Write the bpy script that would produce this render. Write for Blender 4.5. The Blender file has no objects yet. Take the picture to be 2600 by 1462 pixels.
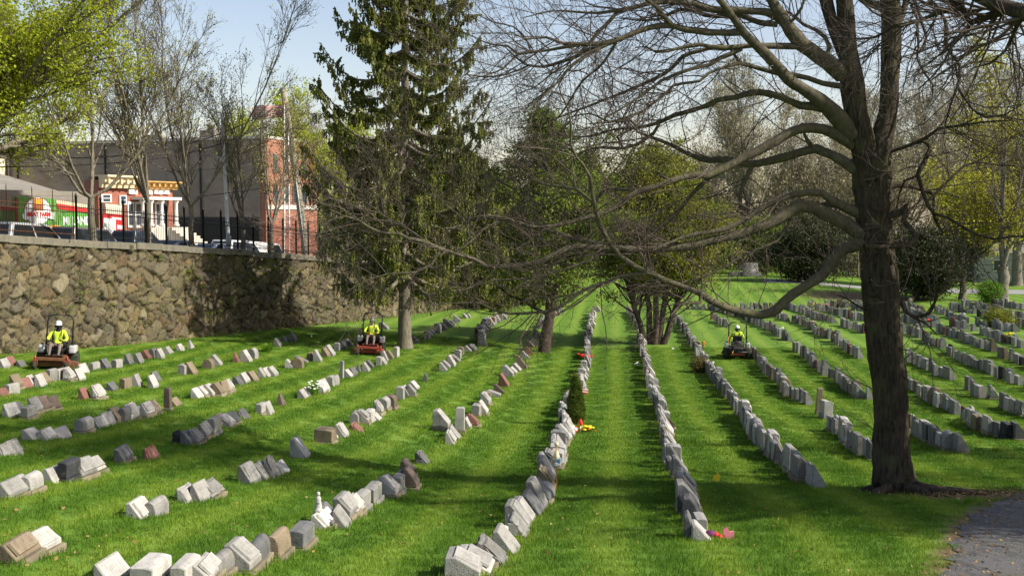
import bpy, bmesh, math, random
import numpy as np
from mathutils import Vector, Matrix
# ---------------------------------------------------------------- camera, sky, sun, exposure
scene = bpy.context.scene
COL = scene.collection
FN, CX, CY, CAMZ = 2826.0, 1300.0, 731.0, 7.7
PITCH = math.atan((731 - 541) / 2826.0)
cam_data = bpy.data.cameras.new('camera')
cam = bpy.data.objects.new('camera', cam_data)
COL.objects.link(cam)
cam.location = (0, 0, CAMZ)
cam.rotation_euler = (math.pi / 2 - PITCH, 0, 0)
cam_data.sensor_width = 36.0
cam_data.lens = 36.0 * FN / 2600.0
cam_data.clip_end = 3000.0
cam_data.dof.use_dof = False
scene.camera = cam
SUN_AZ, SUN_EL = 104.0, 38.0            # azimuth clockwise from +Y
world = bpy.data.worlds.new('World')
scene.world = world
world.use_nodes = True
wn = world.node_tree
bg = wn.nodes['Background']
sky = wn.nodes.new('ShaderNodeTexSky')
sky.sky_type = 'NISHITA'
sky.sun_disc = False
sky.sun_elevation = math.radians(SUN_EL)
sky.sun_rotation = math.radians(SUN_AZ)
sky.altitude = 50
sky.air_density = 1.0
sky.dust_density = 1.3
sky.ozone_density = 1.3
tint = wn.nodes.new('ShaderNodeMix'); tint.data_type = 'RGBA'; tint.blend_type = 'MULTIPLY'; tint.inputs[0].default_value = 1.0
wn.links.new(sky.outputs[0], tint.inputs[6]); tint.inputs[7].default_value = (1.13, 0.97, 0.90, 1)   # spring haze
wn.links.new(tint.outputs[2], bg.inputs[0])
bg.inputs[1].default_value = 0.108
sun_data = bpy.data.lights.new('sun', 'SUN')
sun_data.energy = 4.2
sun_data.angle = math.radians(0.5)
sun_data.color = (1.0, 0.94, 0.84)
sun = bpy.data.objects.new('sun', sun_data)
COL.objects.link(sun)
_a, _e = math.radians(SUN_AZ), math.radians(SUN_EL)
SUNV = Vector((math.sin(_a) * math.cos(_e), math.cos(_a) * math.cos(_e), math.sin(_e)))
sun.rotation_euler = (-SUNV).to_track_quat('-Z', 'Y').to_euler()
vs = scene.view_settings
vs.view_transform = 'Standard'
vs.look = 'None'
vs.exposure = 0.85
vs.gamma = 1.0
vs.use_curve_mapping = False
scene.cycles.max_bounces = 6
scene.cycles.diffuse_bounces = 3
scene.cycles.glossy_bounces = 2
scene.cycles.transmission_bounces = 4
scene.cycles.transparent_max_bounces = 8
# ---------------------------------------------------------------- place helpers
def _ray(u, v):
    a = (CY - v) / FN
    c, s = math.cos(PITCH), math.sin(PITCH)
    return ((u - CX) / FN, c + a * s, -s + a * c)
def at(u, v, Y):
    r = _ray(u, v); k = Y / r[1]
    return Vector((r[0] * k, Y, CAMZ + r[2] * k))
def sst(a, b, x):
    t = min(1.0, max(0.0, (x - a) / (b - a)))
    return t * t * (3 - 2 * t)
def ground(x, y):
    z = 0.00428 * max(0.0, 55 - y) ** 1.786 if y > 4 else 0.00428 * 51 ** 1.786 + (4 - y) * 0.09
    q = x - 0.095 * (y - 35)
    t = max(0.0, -q)
    z += 0.16 * t ** 1.3 / (t + 0.8) ** 0.52 * (1 - 0.55 * sst(48, 92, y))
    z += 0.85 * sst(91, 108, y) * (1 - sst(26, 40, x))
    return z
def hit(u, v):
    r = _ray(u, v); y = 6.0; prev = 6.0
    while y < 260:
        k = y / r[1]
        if CAMZ + r[2] * k - ground(r[0] * k, y) <= 0:
            a, b = prev, y
            for _ in range(30):
                m = (a + b) / 2; k = m / r[1]
                if CAMZ + r[2] * k - ground(r[0] * k, m) <= 0: b = m
                else: a = m
            k = b / r[1]
            return Vector((r[0] * k, b, ground(r[0] * k, b)))
        prev = y; y += 0.5
    k = 200 / r[1]
    return Vector((r[0] * k, 200.0, 0.0))
REG = {'2': (0, 780, 3.958), '3': (600, 780, 3.958), 'a': (0, 1096, 3.958), 'b': (600, 1096, 3.958), 'c': (1200, 1096, 3.958),
       'd': (1200, 750, 3.958), 'e': (1800, 750, 3.22), 'f': (1800, 1012, 3.22), '4': (1200, 0, 3.22), '5': (1200, 400, 3.22),
       '6': (1800, 0, 3.22), '7': (1800, 400, 3.22), 'h': (600, 400, 3.22), 'g': (600, 0, 3.22), 'l': (0, 0, 3.22)}
def Z(r, x, y):
    a = REG[r]
    return a[0] + x / a[2], a[1] + y / a[2]
# ---------------------------------------------------------------- object helpers
def tag(o, label=None, cat=None, group=None, kind=None):
    if label: o['label'] = label
    if cat: o['category'] = cat
    if group: o['group'] = group
    if kind: o['kind'] = kind
    return o
def empty(name, loc=(0, 0, 0), rz=0.0, label=None, cat=None, group=None):
    o = bpy.data.objects.new(name, None)
    o.empty_display_size = 0.2
    COL.objects.link(o)
    o.location = loc
    o.rotation_euler = (0, 0, rz)
    return tag(o, label, cat, group)
def link(name, me, parent=None, loc=None, rz=None):
    o = bpy.data.objects.new(name, me)
    COL.objects.link(o)
    if parent: o.parent = parent
    if loc is not None: o.location = loc
    if rz is not None: o.rotation_euler = (0, 0, rz)
    return o
def mesh_np(name, V, F, mats, mi=None, smooth=False, attr=None, uv=None):
    """V (n,3) array; F one (m,k) array or a list of such arrays."""
    Fs = F if isinstance(F, list) else [F]
    Fs = [np.asarray(f, dtype=np.int32) for f in Fs if len(f)]
    V = np.asarray(V, dtype=np.float32)
    me = bpy.data.meshes.new(name)
    me.vertices.add(len(V))
    me.vertices.foreach_set('co', V.ravel())
    nl = sum(f.size for f in Fs); npoly = sum(len(f) for f in Fs)
    me.loops.add(nl)
    me.polygons.add(npoly)
    me.loops.foreach_set('vertex_index', np.concatenate([f.ravel() for f in Fs]))
    tot = np.concatenate([np.full(len(f), f.shape[1], dtype=np.int32) for f in Fs])
    st = np.concatenate([[0], np.cumsum(tot)[:-1]]).astype(np.int32)
    me.polygons.foreach_set('loop_start', st)
    me.polygons.foreach_set('loop_total', tot)
    for m in (mats if isinstance(mats, (list, tuple)) else [mats]): me.materials.append(m)
    if mi is not None: me.polygons.foreach_set('material_index', np.asarray(mi, dtype=np.int32))
    if smooth: me.polygons.foreach_set('use_smooth', np.ones(npoly, dtype=bool))
    if attr is not None:
        ca = me.color_attributes.new('tint', 'FLOAT_COLOR', 'POINT')
        A = np.ones((len(V), 4), dtype=np.float32); A[:, :3] = attr
        ca.data.foreach_set('color', A.ravel())
    me.update(calc_edges=True)
    return me
class MB:
    """collects simple solids, builds them as one mesh object"""
    def __init__(s): s.v = []; s.f = []; s.m = []; s.sm = []
    def add(s, vs, fs, m=0, sm=False):
        o = len(s.v); s.v += [tuple(p) for p in vs]
        s.f += [tuple(i + o for i in f) for f in fs]
        s.m += [m] * len(fs); s.sm += [sm] * len(fs)
    def box(s, c, d, m=0, M=None, taper=1.0, bev=0.0):
        hx, hy, hz = d[0] / 2, d[1] / 2, d[2] / 2
        bm = bmesh.new()
        vs = [bm.verts.new((sx * hx * (taper if sz > 0 else 1), sy * hy * (taper if sz > 0 else 1), sz * hz)) for sz in (-1, 1) for sx, sy in ((-1, -1), (1, -1), (1, 1), (-1, 1))]
        for f in ((3, 2, 1, 0), (4, 5, 6, 7), (0, 1, 5, 4), (1, 2, 6, 5), (2, 3, 7, 6), (3, 0, 4, 7)): bm.faces.new([vs[i] for i in f])
        if bev > 0: bmesh.ops.bevel(bm, geom=bm.edges[:], offset=bev, segments=2, affect='EDGES', profile=0.6)
        bm.verts.index_update()
        P = [(Vector(c) + (M @ v.co if M else v.co)) for v in bm.verts]
        s.add(P, [[v.index for v in f.verts] for f in bm.faces], m, False)
        bm.free()
    def prism(s, poly, y0, y1, m=0, axis='y', M=None, off=(0, 0, 0)):
        n = len(poly)
        def pt(p, t):
            q = {'y': (p[0], t, p[1]), 'x': (t, p[0], p[1]), 'z': (p[0], p[1], t)}[axis]
            q = Vector(q)
            return (M @ q if M else q) + Vector(off)
        vs = [pt(p, y0) for p in poly] + [pt(p, y1) for p in poly]
        fs = [tuple(range(n))[::-1], tuple(range(n, 2 * n))] + [(i, (i + 1) % n, n + (i + 1) % n, n + i) for i in range(n)]
        s.add(vs, fs, m)
    def tube(s, pts, rad, n=8, m=0, cap=True):
        pts = [Vector(p) for p in pts]
        rad = rad if isinstance(rad, (list, tuple)) else [rad] * len(pts)
        o = []; ref = None
        for i, p in enumerate(pts):
            t = (pts[min(i + 1, len(pts) - 1)] - pts[max(i - 1, 0)])
            t = t.normalized() if t.length > 1e-9 else Vector((0, 0, 1))
            if ref is None: ref = Vector((0, 0, 1)) if abs(t.z) < 0.9 else Vector((1, 0, 0))
            a = t.cross(ref).normalized(); b = t.cross(a)
            ref = -b if False else ref
            o += [p + (a * math.cos(2 * math.pi * k / n) + b * math.sin(2 * math.pi * k / n)) * rad[i] for k in range(n)]
        fs = [(i * n + k, i * n + (k + 1) % n, (i + 1) * n + (k + 1) % n, (i + 1) * n + k) for i in range(len(pts) - 1) for k in range(n)]
        if cap: fs += [tuple(range(n))[::-1], tuple((len(pts) - 1) * n + k for k in range(n))]
        s.add(o, fs, m, True)
    def lathe(s, prof, n=16, m=0, c=(0, 0, 0), axis='z'):
        o = []
        for r, h in prof:
            for k in range(n):
                a = 2 * math.pi * k / n
                q = (r * math.cos(a), r * math.sin(a), h)
                if axis == 'x': q = (h, r * math.cos(a), r * math.sin(a))
                if axis == 'y': q = (r * math.cos(a), h, r * math.sin(a))
                o.append(Vector(c) + Vector(q))
        fs = [(i * n + k, i * n + (k + 1) % n, (i + 1) * n + (k + 1) % n, (i + 1) * n + k) for i in range(len(prof) - 1) for k in range(n)]
        fs += [tuple(range(n))[::-1], tuple((len(prof) - 1) * n + k for k in range(n))]
        s.add(o, fs, m, True)
    def ball(s, c, r, m=0, n=10, sq=(1, 1, 1)):
        prof = [(max(1e-4, math.sin(math.pi * i / n)) , -math.cos(math.pi * i / n)) for i in range(n + 1)]
        o = len(s.v); s.lathe([(a * r, b * r) for a, b in prof], n + 4, m)
        for i in range(o, len(s.v)):
            p = s.v[i]; s.v[i] = (c[0] + p[0] * sq[0], c[1] + p[1] * sq[1], c[2] + p[2] * sq[2])
    def mesh(s, name, mats):
        me = bpy.data.meshes.new(name)
        me.from_pydata(s.v, [], s.f)
        for m in (mats if isinstance(mats, (list, tuple)) else [mats]): me.materials.append(m)
        me.polygons.foreach_set('material_index', s.m)
        me.polygons.foreach_set('use_smooth', s.sm)
        bm = bmesh.new(); bm.from_mesh(me); bmesh.ops.recalc_face_normals(bm, faces=bm.faces[:]); bm.to_mesh(me); bm.free()
        me.update()
        return me
    def build(s, name, mats, parent=None, loc=None, rz=None):
        return link(name, s.mesh(name, mats), parent, loc, rz)
# ---------------------------------------------------------------- materials
def mat(name, build=None, col=(0.5, 0.5, 0.5), rough=0.8, metal=0.0, spec=0.3):
    m = bpy.data.materials.new(name)
    m.use_nodes = True
    nt = m.node_tree
    b = nt.nodes['Principled BSDF']
    b.inputs['Base Color'].default_value = (*col, 1)
    b.inputs['Roughness'].default_value = rough
    b.inputs['Metallic'].default_value = metal
    b.inputs['Specular IOR Level'].default_value = spec
    if build: build(nt, b)
    return m
def N(nt, typ, **kw):
    n = nt.nodes.new(typ)
    for k, v in kw.items():
        if k in n.inputs: n.inputs[k].default_value = v
        else: setattr(n, k, v)
    return n
def pos(nt, scale=(1, 1, 1)):
    g = nt.nodes.new('ShaderNodeNewGeometry')
    mp = nt.nodes.new('ShaderNodeMapping'); mp.inputs['Scale'].default_value = scale
    nt.links.new(g.outputs['Position'], mp.inputs['Vector'])
    return mp.outputs[0]
def obco(nt, scale=(1, 1, 1)):
    g = nt.nodes.new('ShaderNodeTexCoord')
    mp = nt.nodes.new('ShaderNodeMapping'); mp.inputs['Scale'].default_value = scale
    nt.links.new(g.outputs['Object'], mp.inputs['Vector'])
    return mp.outputs[0]
def noise(nt, vec, scale, detail=4.0, rough=0.6):
    n = nt.nodes.new('ShaderNodeTexNoise')
    n.inputs['Scale'].default_value = scale; n.inputs['Detail'].default_value = detail; n.inputs['Roughness'].default_value = rough
    nt.links.new(vec, n.inputs['Vector'])
    return n.outputs['Fac']
def ramp(nt, fac, stops, interp='LINEAR'):
    r = nt.nodes.new('ShaderNodeValToRGB')
    r.color_ramp.interpolation = interp
    el = r.color_ramp.elements
    while len(el) < len(stops): el.new(0.5)
    for e, (p, c) in zip(el, stops):
        e.position = p; e.color = (*c, 1) if len(c) == 3 else c
    nt.links.new(fac, r.inputs[0])
    return r.outputs[0]
def mix(nt, fac, a, b, mode='MIX'):
    n = nt.nodes.new('ShaderNodeMix'); n.data_type = 'RGBA'; n.blend_type = mode
    for s, v in ((n.inputs[0], fac), (n.inputs[6], a), (n.inputs[7], b)):
        if hasattr(v, 'links'): nt.links.new(v, s)
        elif isinstance(v, (int, float)): s.default_value = v
        else: s.default_value = (*v, 1)
    return n.outputs[2]
def bump(nt, b, h, strength=0.5, dist=0.02):
    n = nt.nodes.new('ShaderNodeBump'); n.inputs['Strength'].default_value = strength; n.inputs['Distance'].default_value = dist
    nt.links.new(h, n.inputs['Height']); nt.links.new(n.outputs[0], b.inputs['Normal'])
def G(v): return (v, v, v)
def stone_mat(name, base, var=0.25, speck=0.35, rough=0.85, lichen=0.25, letters=False, stain=0.5):
    def f(nt, b):
        v = obco(nt)
        oi = nt.nodes.new('ShaderNodeObjectInfo')
        lo = tuple(c * (1 - var) for c in base); hi = tuple(min(0.95, c * (1 + var)) for c in base)
        big = noise(nt, v, 3.0, 5, 0.65)
        c = ramp(nt, big, [(0.3, lo), (0.7, hi)])
        sp = noise(nt, v, 90, 2, 0.7)
        c = mix(nt, speck, c, ramp(nt, sp, [(0.35, tuple(x * 0.35 for x in base)), (0.5, base), (0.68, tuple(min(0.9, x * 1.6) for x in base))]))
        st = noise(nt, pos(nt, (1, 1, 0.35)), 6.0, 5, 0.7)
        c = mix(nt, ramp(nt, st, [(0.5, G(0)), (0.72, G(stain))]), c, tuple(x * 0.42 + 0.01 for x in base))
        li = noise(nt, v, 7.5, 4, 0.7)
        c = mix(nt, ramp(nt, li, [(0.58, G(0)), (0.68, G(lichen))]), c, (0.30, 0.28, 0.14))
        if letters:
            br = nt.nodes.new('ShaderNodeTexBrick')
            tc = nt.nodes.new('ShaderNodeTexCoord')
            nt.links.new(tc.outputs['UV'], br.inputs['Vector'])
            br.inputs['Scale'].default_value = 1.0
            br.inputs['Brick Width'].default_value = 0.09; br.inputs['Row Height'].default_value = 0.2; br.inputs['Mortar Size'].default_value = 0.03
            br.inputs['Color1'].default_value = (1, 1, 1, 1); br.inputs['Color2'].default_value = (0.35, 0.35, 0.35, 1); br.inputs['Mortar'].default_value = (0, 0, 0, 1)
            sx = nt.nodes.new('ShaderNodeSeparateXYZ'); nt.links.new(tc.outputs['UV'], sx.inputs[0])
            def band(o, a, bb):
                m1 = N(nt, 'ShaderNodeMath', operation='GREATER_THAN'); m1.inputs[1].default_value = a; nt.links.new(o, m1.inputs[0])
                m2 = N(nt, 'ShaderNodeMath', operation='LESS_THAN'); m2.inputs[1].default_value = bb; nt.links.new(o, m2.inputs[0])
                m3 = N(nt, 'ShaderNodeMath', operation='MULTIPLY'); nt.links.new(m1.outputs[0], m3.inputs[0]); nt.links.new(m2.outputs[0], m3.inputs[1])
                return m3.outputs[0]
            k = N(nt, 'ShaderNodeMath', operation='MULTIPLY'); nt.links.new(band(sx.outputs[0], 0.15, 0.85), k.inputs[0]); nt.links.new(band(sx.outputs[1], 0.2, 0.8), k.inputs[1])
            k2 = N(nt, 'ShaderNodeMath', operation='MULTIPLY'); nt.links.new(k.outputs[0], k2.inputs[0]); nt.links.new(br.outputs[0], k2.inputs[1])
            k3 = N(nt, 'ShaderNodeMath', operation='MULTIPLY'); nt.links.new(k2.outputs[0], k3.inputs[0]); k3.inputs[1].default_value = 0.55
            c = mix(nt, k3.outputs[0], c, tuple(x * 0.4 for x in base))
        hsv = nt.nodes.new('ShaderNodeHueSaturation')
        mm = nt.nodes.new('ShaderNodeMapRange'); mm.inputs[3].default_value = 0.75; mm.inputs[4].default_value = 1.15
        nt.links.new(oi.outputs['Random'], mm.inputs[0]); nt.links.new(mm.outputs[0], hsv.inputs['Value']); nt.links.new(c, hsv.inputs['Color'])
        nt.links.new(hsv.outputs[0], b.inputs['Base Color'])
        bump(nt, b, noise(nt, v, 28 if rough > 0.7 else 60, 5, 0.7), 0.75 if rough > 0.7 else 0.2, 0.02)
    return mat(name, f, rough=rough)
STONE_COL = {'W': (0.44, 0.425, 0.385), 'L': (0.34, 0.33, 0.30), 'G': (0.24, 0.235, 0.215), 'D': (0.13, 0.131, 0.128), 'K': (0.034, 0.036, 0.039),
             'T': (0.22, 0.175, 0.115), 'P': (0.22, 0.105, 0.08), 'B': (0.12, 0.09, 0.068)}
ROUGH = {k: stone_mat('rock_faced_' + k, tuple(x * 0.9 for x in v), 0.3, 0.4, 0.92, 0.3, stain=0.8) for k, v in STONE_COL.items()}
FACE = {k: stone_mat('dressed_face_' + k, tuple(min(0.8, x * 1.05) for x in v), 0.3, 0.38, 0.6, 0.32, True, 0.75) for k, v in STONE_COL.items()}
PLINTH = stone_mat('plinth_concrete', (0.22, 0.19, 0.125), 0.3, 0.35, 0.95, 0.5)
def bark_mat(name, a, b_, scale=6.0, vert=0.22, moss=0.0, bs=0.9):
    def f(nt, b):
        v = pos(nt, (1, 1, vert))
        n1 = noise(nt, v, scale * 2.2, 6, 0.7); n2 = noise(nt, pos(nt), 1.3, 4, 0.6)
        c = ramp(nt, n1, [(0.32, a), (0.66, b_)])
        c = mix(nt, ramp(nt, n2, [(0.4, G(0)), (0.7, G(0.6))]), c, tuple(x * 0.6 for x in b_))
        if moss: c = mix(nt, ramp(nt, noise(nt, pos(nt), 2.3, 4), [(0.5, G(0)), (0.68, G(moss))]), c, (0.13, 0.13, 0.05))
        nt.links.new(c, b.inputs['Base Color'])
        bump(nt, b, n1, bs, 0.05)
    return mat(name, f, rough=0.95, spec=0.15)
BARK_MAIN = bark_mat('ridged_brown_bark', (0.012, 0.0095, 0.0075), (0.10, 0.08, 0.058), 8, 0.16, 0.35, 1.0)
BARK_LIMB = bark_mat('smooth_grey_green_bark', (0.05, 0.045, 0.032), (0.16, 0.14, 0.095), 5, 0.7, 0.5, 0.5)
BARK_TWIG = mat('twig_bark', col=(0.105, 0.083, 0.068), rough=0.9, spec=0.1)
BARK_RED = mat('reddish_twig_bark', col=(0.13, 0.085, 0.065), rough=0.9, spec=0.1)
BARK_GREY = bark_mat('grey_street_tree_bark', (0.085, 0.074, 0.055), (0.25, 0.22, 0.165), 5, 0.4, 0.3)
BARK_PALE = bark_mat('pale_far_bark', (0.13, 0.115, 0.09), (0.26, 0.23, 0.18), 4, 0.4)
BARK_DARK = bark_mat('dark_conifer_bark', (0.03, 0.022, 0.016), (0.11, 0.085, 0.065), 6, 0.3)
def leaf_mat(name, a, b_, trans=0.35, scale=1.6, fine=9.0):
    def f(nt, b):
        n1 = noise(nt, pos(nt), scale, 3, 0.6); n2 = noise(nt, pos(nt), fine, 2, 0.5)
        c = ramp(nt, n1, [(0.35, a), (0.65, b_)])
        c = mix(nt, 0.4, c, ramp(nt, n2, [(0.3, tuple(x * 0.55 for x in a)), (0.7, tuple(min(1, x * 1.25) for x in b_))]))
        nt.links.new(c, b.inputs['Base Color'])
        tr = nt.nodes.new('ShaderNodeBsdfTranslucent'); nt.links.new(c, tr.inputs[0])
        ms = nt.nodes.new('ShaderNodeMixShader'); ms.inputs[0].default_value = trans
        out = nt.nodes['Material Output']
        nt.links.new(b.outputs[0], ms.inputs[1]); nt.links.new(tr.outputs[0], ms.inputs[2]); nt.links.new(ms.outputs[0], out.inputs[0])
    return mat(name, f, rough=0.6, spec=0.2)
LEAF_MAPLE = leaf_mat('young_maple_leaf', (0.24, 0.32, 0.02), (0.46, 0.50, 0.035), 0.5)
LEAF_BUD = leaf_mat('leaf_buds', (0.22, 0.23, 0.06), (0.36, 0.34, 0.12), 0.35)
LEAF_YELLOW = leaf_mat('yellow_spring_leaf', (0.30, 0.30, 0.025), (0.48, 0.46, 0.04), 0.4)
LEAF_SPRUCE = leaf_mat('spruce_needles', (0.085, 0.112, 0.026), (0.22, 0.235, 0.045), 0.35, 0.9)
LEAF_CEDAR = leaf_mat('cedar_sprays', (0.085, 0.14, 0.022), (0.23, 0.28, 0.04), 0.35, 0.8)
LEAF_YEW = leaf_mat('yew_sprays', (0.075, 0.12, 0.018), (0.26, 0.265, 0.03), 0.35, 0.7)
LEAF_DARK = leaf_mat('dark_evergreen_sprays', (0.018, 0.03, 0.01), (0.06, 0.068, 0.02), 0.12, 0.8)
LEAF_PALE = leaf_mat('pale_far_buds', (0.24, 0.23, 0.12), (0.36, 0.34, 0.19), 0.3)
LEAF_FRESH = leaf_mat('fresh_green_leaf', (0.08, 0.2, 0.015), (0.2, 0.34, 0.03), 0.3)
# ---------------------------------------------------------------- numpy growth helpers
def norm(a): return a / (np.linalg.norm(a, axis=-1, keepdims=True) + 1e-9)
def tubes(P, R, sides=3):
    M, K, _ = P.shape
    T = norm(np.gradient(P, axis=1))
    ref = np.zeros((M, 1, 3)); ref[:, :, 2] = 1
    vert = np.abs(norm(P[:, -1] - P[:, 0])[:, 2]) > 0.85
    ref[vert] = (1, 0, 0)
    A = norm(np.cross(T, np.broadcast_to(ref, T.shape))); B = np.cross(T, A)
    ang = np.arange(sides) * 2 * math.pi / sides
    V = P[:, :, None, :] + R[:, :, None, None] * (A[:, :, None, :] * np.cos(ang)[None, None, :, None] + B[:, :, None, :] * np.sin(ang)[None, None, :, None])
    idx = np.arange(M * K * sides).reshape(M, K, sides)
    a = idx[:, :-1]; b = np.roll(a, -1, axis=2); c = idx[:, 1:]; d = np.roll(c, -1, axis=2)
    F = np.stack([a, b, d, c], axis=-1).reshape(-1, 4)
    return V.reshape(-1, 3), F
def join(parts):
    Vs, Fs, o = [], [], 0
    for V, F in parts:
        Vs.append(V); Fs.append(F + o); o += len(V)
    return np.concatenate(Vs), np.concatenate(Fs)
def sample(P, R, idx, t):
    K = P.shape[1]; x = t * (K - 1); i = np.minimum(x.astype(int), K - 2); f = (x - i)[:, None]
    p = P[idx, i] * (1 - f) + P[idx, i + 1] * f
    T = norm(P[idx, i + 1] - P[idx, i])
    r = R[idx, i] * (1 - f[:, 0]) + R[idx, i + 1] * f[:, 0]
    return p, T, r
def grow(rg, P, R, n, L, ang=0.8, t0=0.2, t1=1.0, up=0.1, curve=0.0, wander=0.12, K=4, rr=0.6, rmax=1.0, rmin=0.002, tip=0.35, lt=0.5):
    """children of every path in P; n children each"""
    M = len(P)
    idx = np.repeat(np.arange(M), n); m = len(idx)
    t = rg.uniform(t0, t1, m)
    p, T, r = sample(P, R, idx, t)
    e = norm(np.cross(T, norm(rg.normal(size=(m, 3)))))
    a = np.clip(rg.normal(ang, 0.22, m), 0.15, 1.5)[:, None]
    d = norm(np.cos(a) * T + np.sin(a) * e + np.array([0, 0, 1.0]) * up)
    Ln = L * rg.uniform(0.55, 1.25, m) * (1 - lt * t)
    Q = np.zeros((m, K, 3)); Q[:, 0] = p
    st = (Ln / (K - 1))[:, None]
    for k in range(1, K):
        Q[:, k] = Q[:, k - 1] + d * st
        d = norm(d + rg.normal(size=(m, 3)) * wander + np.array([0, 0, 1.0]) * curve)
    r0 = np.clip(r * rr, rmin, rmax)
    RR = r0[:, None] * np.linspace(1, tip, K)[None, :]
    return Q, np.maximum(RR, rmin * 0.6)
def quads(rg, C, size, flat=0.0, asp=0.6, droop=None):
    """leaf-sized diamond faces at points C"""
    m = len(C)
    s = size * rg.uniform(0.6, 1.3, m)[:, None]
    a = norm(rg.normal(size=(m, 3)) * np.array([1, 1, 1 - flat]))
    if droop is not None: a = norm(a * (1 - droop) + np.array([0, 0, -1.0]) * droop)
    b = norm(np.cross(a, rg.normal(size=(m, 3))))
    V = np.stack([C - a * s * 0.5, C + b * s * asp * 0.5, C + a * s * 0.5, C - b * s * asp * 0.5], axis=1).reshape(-1, 3)
    F = np.arange(4 * m).reshape(m, 4)
    return V, F
def resample(pts, rad, step):
    pts = np.array(pts, float); rad = np.array(rad, float)
    n = len(pts)
    if n < 3:
        k = max(2, int(np.linalg.norm(pts[-1] - pts[0]) / step) + 1); f = np.linspace(0, 1, k)[:, None]
        return pts[0] * (1 - f) + pts[-1] * f, rad[0] + (rad[-1] - rad[0]) * f[:, 0]
    E = np.concatenate([[2 * pts[0] - pts[1]], pts, [2 * pts[-1] - pts[-2]]])
    O, Rr = [], []
    for i in range(n - 1):
        p0, p1, p2, p3 = E[i:i + 4]
        k = max(1, int(np.linalg.norm(p2 - p1) / step))
        for j in range(k):
            t = j / k
            O.append(0.5 * (2 * p1 + (p2 - p0) * t + (2 * p0 - 5 * p1 + 4 * p2 - p3) * t * t + (3 * p1 - p0 - 3 * p2 + p3) * t ** 3))
            Rr.append(rad[i] * (1 - t) + rad[i + 1] * t)
    O.append(pts[-1]); Rr.append(rad[-1])
    return np.array(O), np.array(Rr)
# ---------------------------------------------------------------- ground
def turf_colour(nt):
    p = pos(nt)
    n1 = noise(nt, p, 0.30, 5, 0.65); n2 = noise(nt, p, 1.7, 5, 0.7); n3 = noise(nt, pos(nt, (1, 0.45, 1)), 22, 3, 0.7)
    c = ramp(nt, n1, [(0.3, (0.060, 0.145, 0.018)), (0.52, (0.10, 0.205, 0.025)), (0.75, (0.175, 0.275, 0.045))])
    c = mix(nt, 0.45, c, ramp(nt, n2, [(0.3, (0.055, 0.135, 0.016)), (0.7, (0.165, 0.265, 0.035))]))
    # mown swathes running along the rows, light one way and dark the other
    g = nt.nodes.new('ShaderNodeNewGeometry'); sx = nt.nodes.new('ShaderNodeSeparateXYZ'); nt.links.new(g.outputs['Position'], sx.inputs[0])
    q = N(nt, 'ShaderNodeMath', operation='MULTIPLY_ADD'); nt.links.new(sx.outputs[1], q.inputs[0]); q.inputs[1].default_value = -0.095; nt.links.new(sx.outputs[0], q.inputs[2])
    wob = N(nt, 'ShaderNodeMath', operation='MULTIPLY_ADD'); nt.links.new(n1, wob.inputs[0]); wob.inputs[1].default_value = 0.9; nt.links.new(q.outputs[0], wob.inputs[2])
    ph = N(nt, 'ShaderNodeMath', operation='MULTIPLY'); nt.links.new(wob.outputs[0], ph.inputs[0]); ph.inputs[1].default_value = 2 * math.pi / 1.45
    sn = N(nt, 'ShaderNodeMath', operation='SINE'); nt.links.new(ph.outputs[0], sn.inputs[0])
    c = mix(nt, ramp(nt, sn.outputs[0], [(0.1, G(0)), (0.8, G(0.7))]), c, (0.185, 0.28, 0.045))
    neg = N(nt, 'ShaderNodeMath', operation='MULTIPLY'); nt.links.new(sn.outputs[0], neg.inputs[0]); neg.inputs[1].default_value = -1
    c = mix(nt, ramp(nt, neg.outputs[0], [(0.2, G(0)), (0.9, G(0.45))]), c, (0.05, 0.125, 0.014))
    dry = noise(nt, pos(nt, (0.6, 1, 1)), 0.8, 5, 0.75)
    c = mix(nt, ramp(nt, dry, [(0.60, G(0)), (0.78, G(0.6))]), c, (0.20, 0.215, 0.06))
    weed = noise(nt, pos(nt), 0.55, 6, 0.8)
    c = mix(nt, ramp(nt, weed, [(0.56, G(0)), (0.66, G(0.5))]), c, (0.05, 0.125, 0.028))
    return c, n2, n3
def lawn_nodes(nt, b):
    c, n2, n3 = turf_colour(nt)
    c = mix(nt, 1.0, c, (1.0, 0.97, 0.9), 'MULTIPLY')
    c = mix(nt, 0.38, c, ramp(nt, n3, [(0.3, (0.040, 0.095, 0.010)), (0.7, (0.19, 0.30, 0.045))]))
    # litter-strewn bare bank far back right
    a = nt.nodes.new('ShaderNodeAttribute'); a.attribute_name = 'tint'
    sx = nt.nodes.new('ShaderNodeSeparateColor'); nt.links.new(a.outputs[0], sx.inputs[0])
    lit = noise(nt, pos(nt), 3.5, 6, 0.75)
    lc = ramp(nt, lit, [(0.3, (0.07, 0.05, 0.03)), (0.7, (0.24, 0.17, 0.10))])
    mk = nt.nodes.new('ShaderNodeMath'); mk.operation = 'MULTIPLY_ADD'; mk.use_clamp = True
    mk.inputs[1].default_value = 2.4; nt.links.new(sx.outputs[0], mk.inputs[0])
    sb = nt.nodes.new('ShaderNodeMath'); sb.operation = 'MULTIPLY'; sb.inputs[1].default_value = -1.3; nt.links.new(n2, sb.inputs[0]); nt.links.new(sb.outputs[0], mk.inputs[2])
    c = mix(nt, mk.outputs[0], c, lc)
    nt.links.new(c, b.inputs['Base Color'])
    bump(nt, b, n3, 0.6, 0.05)
M_LAWN = mat('mown_grass', lawn_nodes, rough=0.9, spec=0.1)
WALL_P = [(-26.5, 30.4), (-24.2, 36.0), (-20.68, 44.7), (-18.1, 51.1), (-15.4, 57.6), (-12.65, 64.2), (-7.7, 76.2), (-5.2, 82.3), (-2.6, 88.7), (1.0, 97.5)]
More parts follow.
